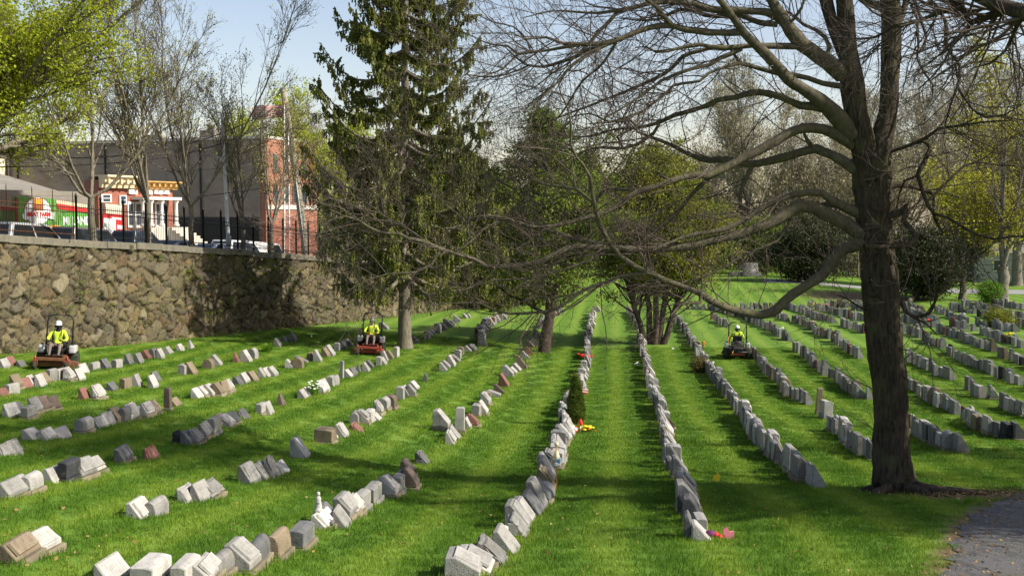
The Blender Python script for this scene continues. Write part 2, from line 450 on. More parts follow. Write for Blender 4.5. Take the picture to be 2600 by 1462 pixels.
def wall_x(y):
    for (x0, y0), (x1, y1) in zip(WALL_P, WALL_P[1:]):
        if y <= y1 or (x1, y1) == WALL_P[-1]: return x0 + (x1 - x0) * (y - y0) / (y1 - y0)
def wall_top(y):
    return 6.83 - 0.071 * (y - 44.7) if y < 57 else 5.957 - 0.088 * (y - 57)
TREE_XY = (7.42, 21.6)
PATH_EDGE = [Z('f', x, y) for x, y in [(2700, 700), (2576, 770), (2480, 800), (2400, 830), (2300, 880), (2190, 935), (2120, 1010), (2080, 1090), (2040, 1160), (2010, 1240), (1985, 1340), (1960, 1449), (1940, 1600)]]
PATH_W = [hit(*p) for p in PATH_EDGE]
def path_side(x, y):
    """positive on the grass side of the path edge"""
    for a, b in zip(PATH_W, PATH_W[1:]):
        if min(a.y, b.y) <= y <= max(a.y, b.y):
            f = (y - a.y) / (b.y - a.y + 1e-9)
            return a.x + (b.x - a.x) * f - x
    return 9.0 if y > PATH_W[0].y else PATH_W[-1].x - x
def build_lawn():
    ys = np.concatenate([np.arange(-14, 60, 0.6), np.arange(60, 130, 1.2), np.arange(130, 420, 12)])
    xs = np.concatenate([np.arange(-300, -36, 12), np.arange(-36, 40, 0.6), np.arange(40, 110, 2.5), np.arange(110, 420, 14)])
    nx, ny = len(xs), len(ys)
    V = np.zeros((ny, nx, 3)); A = np.zeros((ny, nx, 3))
    for j, y in enumerate(ys):
        wx = wall_x(min(max(y, 30.5), 97))
        for i, x in enumerate(xs):
            z = ground(x, y)
            if x < wx - 1.2 and y < 100: z = min(z, 2.2)
            V[j, i] = (x, y, z)
            d = math.hypot((x - TREE_XY[0] - 0.9) / 1.9, (y - TREE_XY[1] + 0.55) / 0.95)
            soil = max(0.0, 1.0 - 0.75 * d)
            bx, by = (x - 31) / 7.0, (y - 99) / 5.0
            soil = max(soil, 1.0 - math.hypot(bx, by) * 0.8)
            soil = max(soil, (0.95 - abs(path_side(x, y)) * 1.6) if 10 < y < 22 and x > 4 else 0)
            A[j, i, 0] = max(0.0, soil)
    idx = np.arange(nx * ny).reshape(ny, nx)
    F = np.stack([idx[:-1, :-1], idx[:-1, 1:], idx[1:, 1:], idx[1:, :-1]], axis=-1).reshape(-1, 4)
    o = link('lawn', mesh_np('lawn', V.reshape(-1, 3), F, M_LAWN, smooth=True, attr=A.reshape(-1, 3)))
    tag(o, kind='structure')
build_lawn()
def asphalt(nt, b):
    n = noise(nt, pos(nt), 30, 4, 0.8); n2 = noise(nt, pos(nt, (0.35, 1, 1)), 1.5, 6, 0.75)
    c = ramp(nt, n, [(0.3, (0.075, 0.075, 0.077)), (0.7, (0.165, 0.16, 0.155))])
    c = mix(nt, ramp(nt, n2, [(0.52, G(0)), (0.72, G(0.7))]), c, (0.10, 0.09, 0.05))
    n4 = noise(nt, pos(nt, (1, .3, 1)), 2.2, 7, 0.8)
    c = mix(nt, ramp(nt, n4, [(0.5, G(0)), (0.53, G(0.7)), (0.56, G(0))]), c, (0.02, 0.02, 0.018))
    n5 = noise(nt, pos(nt), 4.5, 5, 0.8)
    c = mix(nt, ramp(nt, n5, [(0.6, G(0)), (0.68, G(0.6))]), c, (0.05, 0.09, 0.025))
    nt.links.new(c, b.inputs['Base Color']); bump(nt, b, n, 0.8, 0.03)
M_ASPH = mat('worn_asphalt', asphalt, rough=0.9)
def build_path():
    P, _ = resample([tuple(p) for p in PATH_W], [1] * len(PATH_W), 0.25)
    rg = np.random.default_rng(4)
    cols = [-0.03, 0.12, 0.4, 0.9, 1.6, 2.4, 3.3]
    V = []
    for p in P:
        for k, c in enumerate(cols):
            x = p[0] + c + (rg.uniform(-0.16, 0.12) if k == 0 else 0); y = p[1] - c * 0.45
            V.append((x, y, ground(x, y) + (0.012 if k == 0 else 0.035)))
    n = len(cols)
    F = [(j * n + i, j * n + i + 1, (j + 1) * n + i + 1, (j + 1) * n + i) for j in range(len(P) - 1) for i in range(n - 1)]
    o = link('path', mesh_np('path', np.array(V), np.array(F), M_ASPH, smooth=True)); tag(o, kind='structure')
build_path()
# cemetery road far right
def build_road():
    C = [(25.5, 113), (32, 111.5), (40, 110.5), (50, 108.0), (62, 103), (90, 92), (130, 75)]
    P, _ = resample([(x, y, 0) for x, y in C], [1] * len(C), 1.5)
    V = []
    for i, p in enumerate(P):
        t = P[min(i + 1, len(P) - 1)] - P[max(i - 1, 0)]; nrm = np.array([-t[1], t[0], 0]) / np.linalg.norm(t)
        for w in (-3.2, -1, 1, 3.2):
            q = p + nrm * w; V.append((q[0], q[1], ground(q[0], q[1]) + 0.03))
    F = [(j * 4 + i, j * 4 + i + 1, (j + 1) * 4 + i + 1, (j + 1) * 4 + i) for j in range(len(P) - 1) for i in range(3)]
    def f(nt, b):
        n = noise(nt, pos(nt), 6, 5, 0.7)
        nt.links.new(ramp(nt, n, [(0.3, (0.2, 0.2, 0.2)), (0.7, (0.3, 0.295, 0.29))]), b.inputs['Base Color'])
    o = link('road', mesh_np('road', np.array(V), np.array(F), mat('pale_road_asphalt', f, rough=0.9), smooth=True)); tag(o, kind='structure')
build_road()
# ---------------------------------------------------------------- near grass blades (stuff, instanced turf patches)
def grass_blade_nodes(nt, b):
    c, n2, n3 = turf_colour(nt)
    c = mix(nt, 1.0, c, (1.20, 1.17, 0.80), 'MULTIPLY')
    a = nt.nodes.new('ShaderNodeAttribute'); a.attribute_name = 'tint'
    c = mix(nt, 0.55, c, a.outputs[0], 'MULTIPLY')
    nt.links.new(c, b.inputs['Base Color'])
    tr = nt.nodes.new('ShaderNodeBsdfTranslucent'); nt.links.new(c, tr.inputs[0])
    ms = nt.nodes.new('ShaderNodeMixShader'); ms.inputs[0].default_value = 0.3
    nt.links.new(b.outputs[0], ms.inputs[1]); nt.links.new(tr.outputs[0], ms.inputs[2]); nt.links.new(ms.outputs[0], nt.nodes['Material Output'].inputs[0])
M_BLADE = mat('grass_blades', grass_blade_nodes, rough=0.6, spec=0.15)
def turf_patch(k, n, size, h, w):
    rg = np.random.default_rng(50 + k)
    c = rg.uniform(-size * 0.62, size * 0.62, (n, 2)); hh = h * rg.uniform(0.5, 1.35, n); a = rg.uniform(0, 2 * math.pi, n)
    ln = rg.normal(size=(n, 2)) * 0.45 * hh[:, None]
    ww = w * rg.uniform(0.7, 1.3, n)
    V = np.zeros((n, 3, 3))
    V[:, 0, :2] = c - np.stack([np.cos(a), np.sin(a)], 1) * ww[:, None] / 2
    V[:, 1, :2] = c + np.stack([np.cos(a), np.sin(a)], 1) * ww[:, None] / 2
    V[:, :2, 2] = -0.02
    V[:, 2, :2] = c + ln; V[:, 2, 2] = hh
    tint = np.repeat(rg.uniform(0.55, 1.25, n), 3)[:, None] * np.array([[1, 1, 1]])
    dry = np.repeat(rg.uniform(size=n) < 0.035, 3)
    tint[dry] = (2.2, 1.3, 1.6)
    me = mesh_np('turf_patch', V.reshape(-1, 3), np.arange(3 * n).reshape(n, 3), M_BLADE, attr=tint)
    return bpy.data.objects.new('turf_patch', me)
def build_grass():
    rg = np.random.default_rng(9)
    pts, rot, sc, pk = [], [], [], []
    def fill(y0, y1, size, kinds):
        y = y0
        while y < y1:
            x = -0.47 * y - 9
            while x < 0.47 * y + 5:
                px, py = x + rg.uniform(-0.15, 0.15) * size, y + rg.uniform(-0.15, 0.15) * size
                ok = px > wall_x(min(max(py, 30.5), 97)) + 0.25
                if py < 22.5 and px > 4 and path_side(px, py) < 0.28 * size: ok = False
                d = math.hypot((px - TREE_XY[0] - 0.9) / 1.9, (py - TREE_XY[1] + 0.55) / 0.95)
                if d < 1.1 and rg.uniform() > d * 0.7: ok = False
                if ok:
                    pts.append((px, py, ground(px, py))); rot.append(rg.uniform(0, 6.28)); sc.append(rg.uniform(0.85, 1.2)); pk.append(kinds + int(rg.integers(3)))
                x += size
            y += size
    fill(8.5, 27, 0.5, 0)
    fill(27, 64, 1.0, 3)
    srcs = [turf_patch(k, 800, 0.5, 0.040, 0.008) for k in range(3)] + [turf_patch(k + 3, 1500, 1.0, 0.036, 0.014) for k in range(3)]
    me = bpy.data.meshes.new('grass_blades'); me.from_pydata(pts, [], [])
    for nm, dat, ty in (('rot', rot, 'FLOAT'), ('scl', sc, 'FLOAT'), ('pick', pk, 'INT')):
        at_ = me.attributes.new(nm, ty, 'POINT'); at_.data.foreach_set('value', dat)
    o = link('grass_blades', me); tag(o, kind='stuff')
    ng = bpy.data.node_groups.new('grass_scatter', 'GeometryNodeTree')
    ng.interface.new_socket('Geometry', in_out='INPUT', socket_type='NodeSocketGeometry')
    ng.interface.new_socket('Geometry', in_out='OUTPUT', socket_type='NodeSocketGeometry')
    gi = ng.nodes.new('NodeGroupInput'); go = ng.nodes.new('NodeGroupOutput')
    jn = ng.nodes.new('GeometryNodeJoinGeometry')
    na = ng.nodes.new('GeometryNodeInputNamedAttribute'); na.data_type = 'FLOAT'; na.inputs[0].default_value = 'rot'
    nb = ng.nodes.new('GeometryNodeInputNamedAttribute'); nb.data_type = 'FLOAT'; nb.inputs[0].default_value = 'scl'
    npk = ng.nodes.new('GeometryNodeInputNamedAttribute'); npk.data_type = 'INT'; npk.inputs[0].default_value = 'pick'
    cx = ng.nodes.new('ShaderNodeCombineXYZ'); ng.links.new(na.outputs['Attribute'], cx.inputs[2])
    for k, s in enumerate(srcs):
        oi = ng.nodes.new('GeometryNodeObjectInfo'); oi.inputs['Object'].default_value = s; oi.inputs['As Instance'].default_value = True
        ip = ng.nodes.new('GeometryNodeInstanceOnPoints')
        cm = ng.nodes.new('FunctionNodeCompare'); cm.data_type = 'INT'; cm.operation = 'EQUAL'; cm.inputs[3].default_value = k
        ng.links.new(npk.outputs['Attribute'], cm.inputs[2])
        ng.links.new(gi.outputs[0], ip.inputs['Points']); ng.links.new(cm.outputs[0], ip.inputs['Selection'])
        ng.links.new(oi.outputs['Geometry'], ip.inputs['Instance'])
        ng.links.new(cx.outputs[0], ip.inputs['Rotation']); ng.links.new(nb.outputs['Attribute'], ip.inputs['Scale'])
        ng.links.new(ip.outputs[0], jn.inputs[0])
    ng.links.new(jn.outputs[0], go.inputs[0])
    md = o.modifiers.new('scatter', 'NODES'); md.node_group = ng
build_grass()
# ---------------------------------------------------------------- rubble retaining wall
def stonewall_nodes(nt, b):
    a = nt.nodes.new('ShaderNodeAttribute'); a.attribute_name = 'tint'
    n1 = noise(nt, pos(nt, (1, 1, 0.6)), 9, 6, 0.75); n2 = noise(nt, pos(nt), 1.1, 5, 0.65); n3 = noise(nt, pos(nt, (1, 1, 0.25)), 3.5, 5, 0.7)
    c = mix(nt, 1.0, a.outputs[0], ramp(nt, n1, [(0.25, G(0.55)), (0.75, G(1.35))]), 'MULTIPLY')
    c = mix(nt, ramp(nt, n2, [(0.5, G(0)), (0.72, G(0.5))]), c, (0.13, 0.12, 0.05))
    c = mix(nt, ramp(nt, n3, [(0.58, G(0)), (0.72, G(0.5))]), c, (0.055, 0.048, 0.035))
    nt.links.new(c, b.inputs['Base Color']); bump(nt, b, n1, 1.0, 0.07)
M_RUBBLE = mat('rubble_stone', stonewall_nodes, rough=0.95, spec=0.1)
def coping_nodes(nt, b):
    n1 = noise(nt, pos(nt, (1, 1, 0.4)), 5, 6, 0.7); n2 = noise(nt, pos(nt), 30, 3, 0.7)
    c = ramp(nt, n1, [(0.3, (0.06, 0.052, 0.03)), (0.5, (0.125, 0.108, 0.063)), (0.72, (0.19, 0.165, 0.105))])
    c = mix(nt, 0.25, c, ramp(nt, n2, [(0.3, G(0.1)), (0.7, G(0.4))]))
    nt.links.new(c, b.inputs['Base Color']); bump(nt, b, n2, 0.4, 0.02)
M_COPING = mat('weathered_coping', coping_nodes, rough=0.95, spec=0.1)
wall_root = empty('stone_wall', (WALL_P[2][0], WALL_P[2][1], 2.0), 0, 'tall rubble stone retaining wall with flat coping at the edge of the lawn', 'wall')
def wpath(step, y0=30.5, y1=97.4):
    """points along the wall: (x, y, run)"""
    out = []; run = 0.0; px, py = WALL_P[0]
    pts = [p for p in WALL_P]
    for (ax, ay), (bx, by) in zip(pts, pts[1:]):
        L = math.hypot(bx - ax, by - ay); n = max(1, int(L / step))
        for k in range(n):
            f = k / n; out.append((ax + (bx - ax) * f, ay + (by - ay) * f, run + L * f))
        run += L
    out.append((*pts[-1], run))
    return out
WN = Vector((0.925, -0.38, 0)).normalized()      # outward, over the lawn
WT = Vector((0.38, 0.925, 0)).normalized()       # along
def build_wall():
    rg = np.random.default_rng(3)
    P = wpath(0.062); nu = len(P); nv = 78
    run = np.array([p[2] for p in P]); X = np.array([p[0] for p in P]); Y = np.array([p[1] for p in P])
    zb = np.array([ground(x, y) - 0.25 for x, y in zip(X, Y)]); zt = np.array([wall_top(y) - 0.02 for y in Y])
    f = np.linspace(0, 1, nv)
    U = np.repeat(run[None, :], nv, 0); Zz = zb[None, :] + (zt - zb)[None, :] * f[:, None]
    # warped cell lookup
    def sn(a, b, s): return np.sin(a * s + 1.3 * np.sin(b * s * 0.8 + 2.0)) * 0.5 + np.sin(b * s * 1.7 + a * s * 0.6 + 4) * 0.5
    Uw = U + 0.14 * sn(U, Zz, 2.6) + 0.06 * sn(Zz, U, 7.1) + .03 * sn(U, Zz, 17); Zw = Zz + 0.10 * sn(Zz + 3, U, 2.9) + 0.05 * sn(U, Zz, 8.3) + .025 * sn(Zz, U, 19)
    cw, ch = 0.50, 0.34
    gi, gj = int(run[-1] / cw) + 6, 32
    jx = rg.uniform(0.05, 0.95, (gi, gj)); jy = rg.uniform(0.08, 0.92, (gi, gj)); wgt = rg.uniform(0, 0.11, (gi, gj)); dead = rg.uniform(size=(gi, gj)) < 0.25
    ci = np.floor(Uw / cw).astype(int); cj = np.floor((Zw + 1) / ch).astype(int)
    F1 = np.full(U.shape, 9.0); F2 = np.full(U.shape, 9.0); ID = np.zeros(U.shape, int); DX = np.zeros(U.shape); DZ = np.zeros(U.shape)
    for di in (-2, -1, 0, 1, 2):
        for dj in (-2, -1, 0, 1, 2):
            a = np.clip(ci + di, 0, gi - 1); b = np.clip(cj + dj, 0, gj - 1)
            dx = Uw - (ci + di + jx[a, b]) * cw; dz = (Zw + 1) - (cj + dj + jy[a, b]) * ch
            d = np.maximum(np.hypot(dx * 0.8, dz) * .55, .45 * (np.abs(dx) * .8 + np.abs(dz))) - wgt[a, b] + np.where(dead[a, b], 9, 0)
            n = d < F1
            F2 = np.where(n, F1, np.minimum(F2, d)); ID = np.where(n, a * gj + b, ID); DX = np.where(n, dx, DX); DZ = np.where(n, dz, DZ); F1 = np.where(n, d, F1)
    e = np.clip((F2 - F1) / 0.052, 0, 1); e = e * e * (3 - 2 * e)
    nc = gi * gj
    off = rg.normal(0, 0.045, nc); tx = rg.normal(0, 0.16, nc); tz = rg.normal(-0.05, 0.18, nc)
    pal = np.array([(0.27, 0.22, 0.135), (0.215, 0.185, 0.125), (0.165, 0.145, 0.105), (0.33, 0.27, 0.16), (0.24, 0.205, 0.105), (0.29, 0.205, 0.10), (0.125, 0.105, 0.08), (0.38, 0.335, 0.235), (0.19, 0.18, 0.145), (0.22, 0.14, 0.085)])
    pal = pal * .62 + pal.mean(0) * .38 * np.array([1.0, 1.0, 1.05])
    pc = pal[rg.choice(len(pal), nc, p=[.17, .16, .13, .13, .12, .06, .08, .05, .06, .04])] * rg.uniform(0.75, 1.2, (nc, 1)) * 0.58 * np.array([.97, .98, .93])
    disp = e * (0.075 + off[ID] + tx[ID] * DX + tz[ID] * DZ) + (0.014 * sn(U * 3, Zz * 3, 6.0) + rg.normal(size=U.shape) * .007) * e
    V = np.zeros((nv, nu, 3))
    V[..., 0] = X[None, :] + WN.x * disp; V[..., 1] = Y[None, :] + WN.y * disp; V[..., 2] = Zz
    A = pc[ID] * (0.30 + 0.70 * e)[..., None] * 0 + np.where(e[..., None] > 0.25, pc[ID], np.array([0.034, 0.029, 0.021]))
    idx = np.arange(nu * nv).reshape(nv, nu)
    F = np.stack([idx[:-1, :-1], idx[:-1, 1:], idx[1:, 1:], idx[1:, :-1]], -1).reshape(-1, 4)
    V -= np.array(wall_root.location)
    me = mesh_np('rubble_face', V.reshape(-1, 3), F, M_RUBBLE, smooth=True, attr=A.reshape(-1, 3))
    link('rubble_face', me, wall_root)
    # coping blocks with joints, and the solid core behind
    W0 = wall_root.location
    m = MB(); r = random.Random(2); k = 0.0; L = run[-1]
    def atrun(q):
        i = min(max(int(np.searchsorted(run, q)) - 1, 0), nu - 2); g = (q - run[i]) / (run[i + 1] - run[i] + 1e-9)
        return Vector((X[i] + (X[i + 1] - X[i]) * g, Y[i] + (Y[i + 1] - Y[i]) * g, 0))
    while k < L - 0.3:
        ln = r.uniform(1.5, 2.3); k2 = min(L, k + ln)
        a, b = atrun(k + 0.008), atrun(k2 - 0.008); j = r.uniform(-0.03, 0.03)
        za, zb_ = wall_top(a.y) + j, wall_top(b.y) + j
        vs = []
        for p, z in ((a, za), (b, zb_)):
            for dn, dz in ((0.17 + j, -0.30), (0.17 + j, -0.02), (0.15 + j, 0.0), (-0.5, 0.0), (-0.5, -0.30)):
                q = p + WN * dn; vs.append((q.x - W0.x, q.y - W0.y, z + dz - W0.z))
        m.add(vs, [(0, 1, 2, 3, 4), (9, 8, 7, 6, 5)] + [(i, 5 + i, 5 + (i + 1) % 5, (i + 1) % 5) for i in range(5)])
        k = k2
    m.build('coping', M_COPING, wall_root)
    return run, X, Y
WRUN, WX, WY = build_wall()
# weeds rooted in the joints
def build_weeds():
    rg = np.random.default_rng(12); C = []
    for _ in range(150):
        i = int(rg.integers(len(WRUN))); y = WY[i]; zb, zt = ground(WX[i], y), wall_top(y)
        z = zb + (zt - zb) * (rg.beta(2.2, 1.2)); n = int(rg.integers(20, 130)); s = rg.uniform(0.08, 0.3)
        c = np.array([WX[i], y, z]) + np.array(WN) * 0.12
        q = rg.normal(size=(n, 3)) * s * np.array([0.8, 0.8, 0.9]); q[:, 2] -= np.abs(q[:, 2]) * 0.8
        q += np.array(WN)[None, :] * np.abs(rg.normal(size=(n, 1))) * 0.06
        C.append(c + q)
    for i in range(0, len(WRUN), 3):          # rough grass along the foot
        n = int(rg.integers(3, 16)); c = np.array([WX[i], WY[i], ground(WX[i], WY[i])]) + np.array(WN) * rg.uniform(0.1, 0.4)
        q = rg.normal(size=(n, 3)) * np.array([0.14, 0.14, 0.10]); q[:, 2] = np.abs(q[:, 2]) * rg.uniform(0.5, 2.2)
        C.append(c + q)
    V, F = quads(rg, np.concatenate(C), 0.085, 0, 0.45)
    o = link('weeds', mesh_np('weeds', V, F, leaf_mat('wall_weeds', (0.10, 0.15, 0.02), (0.22, 0.28, 0.045), 0.3))); tag(o, kind='stuff')
build_weeds()
# ---------------------------------------------------------------- street above the wall
def sp(t, d, z=None):
    """street frame: t metres along the wall from y=44.7, d metres behind it"""
    p = Vector((WALL_P[2][0], WALL_P[2][1], 0)) + WT * t - WN * d
    zz = street_z(t) if z is None else z
    return Vector((p.x, p.y, zz))
def street_z(t):
    return wall_top(44.7 + t * 0.925) - 0.85
def t_for_u(u, d):
    k = (u - CX) / FN
    b = Vector((WALL_P[2][0], WALL_P[2][1], 0)) - WN * d
    return (k * b.y - b.x) / (WT.x - k * WT.y)
def z_for(v, Y): return at(CX, v, Y).z
def strip(name, d0, d1, dz, m):
    V, F = [], []
    ts = list(range(-16, 62, 2))
    for t in ts:
        for d in (d0, d1):
            V.append(sp(t, d, street_z(t) + dz))
    F = [(2 * i, 2 * i + 2, 2 * i + 3, 2 * i + 1) for i in range(len(ts) - 1)]
    o = link(name, mesh_np(name, np.array(V), np.array(F), m)); tag(o, kind='structure')
M_CONC = mat('sidewalk_concrete', lambda nt, b: nt.links.new(ramp(nt, noise(nt, pos(nt), 4, 5), [(0.3, (0.25, 0.24, 0.22)), (0.7, (0.36, 0.35, 0.32))]), b.inputs['Base Color']), rough=0.95)
strip('sidewalk', 0.48, 2.4, 0.0, M_CONC)
strip('street', 2.4, 12.0, -0.12, M_ASPH)
strip('pavement', 12.0, 40.0, 0.01, M_CONC)
# ---------------------------------------------------------------- fences on the coping
M_IRON = mat('black_fence_paint', lambda nt, b: nt.links.new(ramp(nt, noise(nt, pos(nt), 12, 4), [(0.3, (0.006, 0.007, 0.008)), (0.7, (0.02, 0.021, 0.023))]), b.inputs['Base Color']), rough=0.45)
M_RUST = mat('rusted_iron', lambda nt, b: nt.links.new(ramp(nt, noise(nt, pos(nt), 9, 5), [(0.3, (0.035, 0.018, 0.01)), (0.6, (0.09, 0.038, 0.016)), (0.8, (0.16, 0.065, 0.025))]), b.inputs['Base Color']), rough=0.9)
def fence(name, t0, t1, posts, h, ph, rails, gap, thick, m, label, post_r):
    root = empty(name, sp(t0, 0.12, wall_top(44.7 + t0 * 0.925)), 0, label, 'fence')
    O = root.location
    def loc(t, z): 
        p = sp(t, 0.12, wall_top(44.7 + t * 0.925) + z); return p - O
    pk = MB(); t = t0 + gap / 2
    while t < t1:
        a, b = loc(t, 0.08), loc(t, h)
        pk.tube([a, b - Vector((0, 0, 0.09)), b], [thick, thick, 0.003], 4)
        t += gap
    o = pk.build('pickets', m, root); tag(o, kind='stuff')
    for z in rails:
        r = MB(); n = max(2, int((t1 - t0) / 2))
        r.tube([loc(t0 + (t1 - t0) * i / n, z) for i in range(n + 1)], 0.022, 4)
        r.build('rail', m, root)
    for t in posts:
        r = MB()
        r.tube([loc(t, -0.02), loc(t, ph), loc(t, ph + 0.005), loc(t, ph + 0.05), loc(t, ph + 0.17)], [post_r, post_r, post_r * 1.35, post_r * 1.1, 0.006], 8)
        r.build('post', m, root)
    return root
T_SPLIT = t_for_u(196, 0.12)
post_u = [196, 258, 315, 372, 424, 469, 517, 562, 604, 644, 682, 719, 752, 783, 812]
fence('rusty_picket_fence', -13.5, T_SPLIT - 0.12, [t_for_u(u, 0.12) for u in (-160, -70, 20, 85, 137, 188)], 1.72, 1.95, (0.22, 1.18, 1.38), 0.125, 0.011, M_RUST, 'old rusty brown picket fence with pointed bars on the stone wall', 0.018)
fence('black_picket_fence', T_SPLIT, t_for_u(850, 0.12), [t_for_u(u, 0.12) for u in post_u], 1.62, 1.88, (0.2, 1.22, 1.42), 0.125, 0.0105, M_IRON, 'black iron picket fence with stout capped posts on the stone wall', 0.055)
# ---------------------------------------------------------------- cars
M_GLASS = mat('car_glass', col=(0.012, 0.016, 0.018), rough=0.08, spec=0.5)
M_TYRE = mat('tyre_rubber', col=(0.015, 0.015, 0.015), rough=0.9)
M_RIM = mat('wheel_rim', col=(0.4, 0.4, 0.42), rough=0.35, metal=0.9)
M_LAMP = mat('lamp_lens', col=(0.75, 0.75, 0.72), rough=0.15)
M_TAIL = mat('tail_lens', col=(0.35, 0.01, 0.01), rough=0.2)
M_TRIM = mat('black_trim', col=(0.02, 0.02, 0.02), rough=0.6)
def paint(name, col): 
    m = mat(name, col=col, rough=0.32, spec=0.5); m.node_tree.nodes['Principled BSDF'].inputs['Coat Weight'].default_value = 0.6; return m
def car(name, t, d, col, label, kind='suv', flip=False):
    L, W, H = {'suv': (4.6, 1.85, 1.72), 'sedan': (4.6, 1.8, 1.45), 'van': (5.6, 2.0, 2.1), 'pickup': (5.3, 1.9, 1.75)}[kind]
    z = street_z(t) - 0.12 + 0.004
    p = sp(t, d, z)
    slope = math.atan2(street_z(t + 1) - street_z(t - 1), 2.0)
    root = empty(name, p, 0, label, 'car')
    root.rotation_euler = Matrix.Rotation(math.atan2(WT.y, WT.x) + (math.pi if flip else 0), 3, 'Z').to_euler()
    root.rotation_euler = (0, -slope * (-1 if flip else 1), root.rotation_euler[2])
    P = paint(name + '_paint', col)
    hl = L / 2
    prof = {'suv': ([(-hl, .35), (hl, .35), (hl, .72), (hl - .12, .92), (hl - 1.15, 1.0), (-hl + .05, 1.02), (-hl, .8)], [(hl - 1.25, .98), (hl - 1.95, H - .05), (hl - 2.3, H), (-hl + .45, H - .02), (-hl + .18, 1.0)]),
            'sedan': ([(-hl, .35), (hl, .35), (hl, .65), (hl - .15, .8), (hl - 1.2, .9), (-hl + .1, .92), (-hl, .7)], [(hl - 1.3, .88), (hl - 2.1, H - .03), (hl - 2.5, H), (-hl + 1.5, H - .03), (-hl + .6, .9)]),
            'van': ([(-hl, .35), (hl, .35), (hl, .8), (hl - .1, 1.05), (hl - .7, 1.15), (-hl, 1.15)], [(hl - .75, 1.1), (hl - 1.5, H - .06), (hl - 1.8, H), (-hl + .1, H), (-hl + .02, 1.1)]),
            'pickup': ([(-hl, .45), (hl, .45), (hl, .85), (hl - .1, 1.05), (hl - 1.2, 1.1), (-hl, 1.1)], [(hl - 1.3, 1.08), (hl - 2.0, H - .04), (hl - 2.3, H), (hl - 3.3, H - .02), (hl - 3.55, 1.08)])}[kind]
    def loft(poly, w0, w1, zc):
        bm = bmesh.new(); n = len(poly); zs = [q[1] for q in poly]; lo, hi = min(zs), max(zs)
        rows = []
        for s in (-1, 1):
            rows.append([bm.verts.new((x, s * (w0 + (w1 - w0) * (zz - lo) / (hi - lo)), zz)) for x, zz in poly])
        bm.faces.new(rows[0]); bm.faces.new(rows[1][::-1])
        for i in range(n): bm.faces.new([rows[0][i], rows[1][i], rows[1][(i + 1) % n], rows[0][(i + 1) % n]])
        bmesh.ops.recalc_face_normals(bm, faces=bm.faces[:])
        bmesh.ops.bevel(bm, geom=bm.edges[:], offset=0.06, segments=3, affect='EDGES', profile=0.6)
        me = bpy.data.meshes.new('shell'); bm.to_mesh(me); bm.free(); me.materials.append(P)
        for q in me.polygons: q.use_smooth = True
        return me
    link('body', loft(prof[0], W / 2, W / 2 - .05, 0), root)
    link('cabin', loft(prof[1], W / 2 - .07, W / 2 - .24, 0), root)
    # glass: side strips, windscreen, rear window (thin slabs proud of the cabin)
    c = prof[1]; lo, hi = c[0][1], max(q[1] for q in c)
    def wy(zz): return W / 2 - .07 + (-.17) * (zz - lo) / (hi - lo) + .004
    za, zb = lo + .1, hi - .12
    def xe(zz, i, j): a, b = c[i], c[j]; return a[0] + (b[0] - a[0]) * (zz - a[1]) / (b[1] - a[1] + 1e-9)
    nwin = 2 if kind in ('sedan', 'suv') else 1
    for s in (-1, 1):
        xf0, xf1 = xe(za, 0, 1) - .12, xe(zb, 0, 1) - .1; xr0, xr1 = xe(za, -1, -2) + .14, xe(zb, -1, -2) + .12
        if kind == 'van': xr0 = xr1 = xf1 - 0.9
        for k in range(nwin):
            f0, f1 = k / nwin, (k + 1) / nwin; g = 0.04
            A = [(xf0 + (xr0 - xf0) * f0 - g, za), (xf0 + (xr0 - xf0) * f1 + g, za), (xf1 + (xr1 - xf1) * f1 + g, zb), (xf1 + (xr1 - xf1) * f0 - g, zb)]
            m = MB(); vs = [(x, s * wy(zz), zz) for x, zz in A] + [(x, s * (wy(zz) - .02), zz) for x, zz in A]
            m.add(vs, [(0, 1, 2, 3), (7, 6, 5, 4)] + [(i, (i + 1) % 4, 4 + (i + 1) % 4, 4 + i) for i in range(4)])
            m.build('window', M_GLASS, root)
    for nm, i, j, sx in (('windscreen', 0, 1, 1), ('rear_window', -1, -2, -1)):
        if kind == 'van' and sx < 0: continue
        m = MB(); vs = []
        for o in (.012, -.02):
            for zz, s in ((za, -1), (za, 1), (zb, 1), (zb, -1)):
                vs.append((xe(zz, i, j) + sx * o, s * (wy(zz) - .14), zz))
        m.add(vs, [(0, 1, 2, 3), (7, 6, 5, 4)] + [(q, (q + 1) % 4, 4 + (q + 1) % 4, 4 + q) for q in range(4)])
        m.build(nm, M_GLASS, root)
    for sx in (hl - .85, -hl + .85):
        for s in (-1, 1):
            w = MB(); w.lathe([(.2, -.11), (.30, -.11), (.33, -.07), (.33, .07), (.30, .11), (.2, .11)], 18, 0, (0, 0, 0), 'y')
            wo = w.build('wheel', M_TYRE, root, (sx, s * (W / 2 - .08), .33))
            r = MB(); r.lathe([(.03, -.09), (.19, -.085), (.205, -.112), (.205, .112), (.19, .085), (.03, .09)], 12, 0, (0, 0, 0), 'y'); r.build('rim', M_RIM, wo)
    for s in (-1, 1):
        m = MB(); m.box((hl - .03, s * (W / 2 - .28), .72), (.1, .36, .14), bev=.02); m.build('headlight', M_LAMP, root)
        m = MB(); m.box((-hl + .03, s * (W / 2 - .2), .86), (.1, .22, .24), bev=.02); m.build('tail_light', M_TAIL, root)
        m = MB(); m.box((hl - 1.55, s * (W / 2 + .06), 1.02), (.12, .16, .13), bev=.03); m.build('wing_mirror', M_TRIM, root)
    return root
car('parked_car', t_for_u(80, 4.0), 4.0, (0.30, 0.31, 0.32), 'silver minivan parked behind the rusty fence by the green mural', 'suv')
car('parked_car', t_for_u(196, 4.0) + 0.9, 4.0, (0.12, 0.1, 0.095), 'dark brown car parked behind the fence beside the first street tree', 'suv')
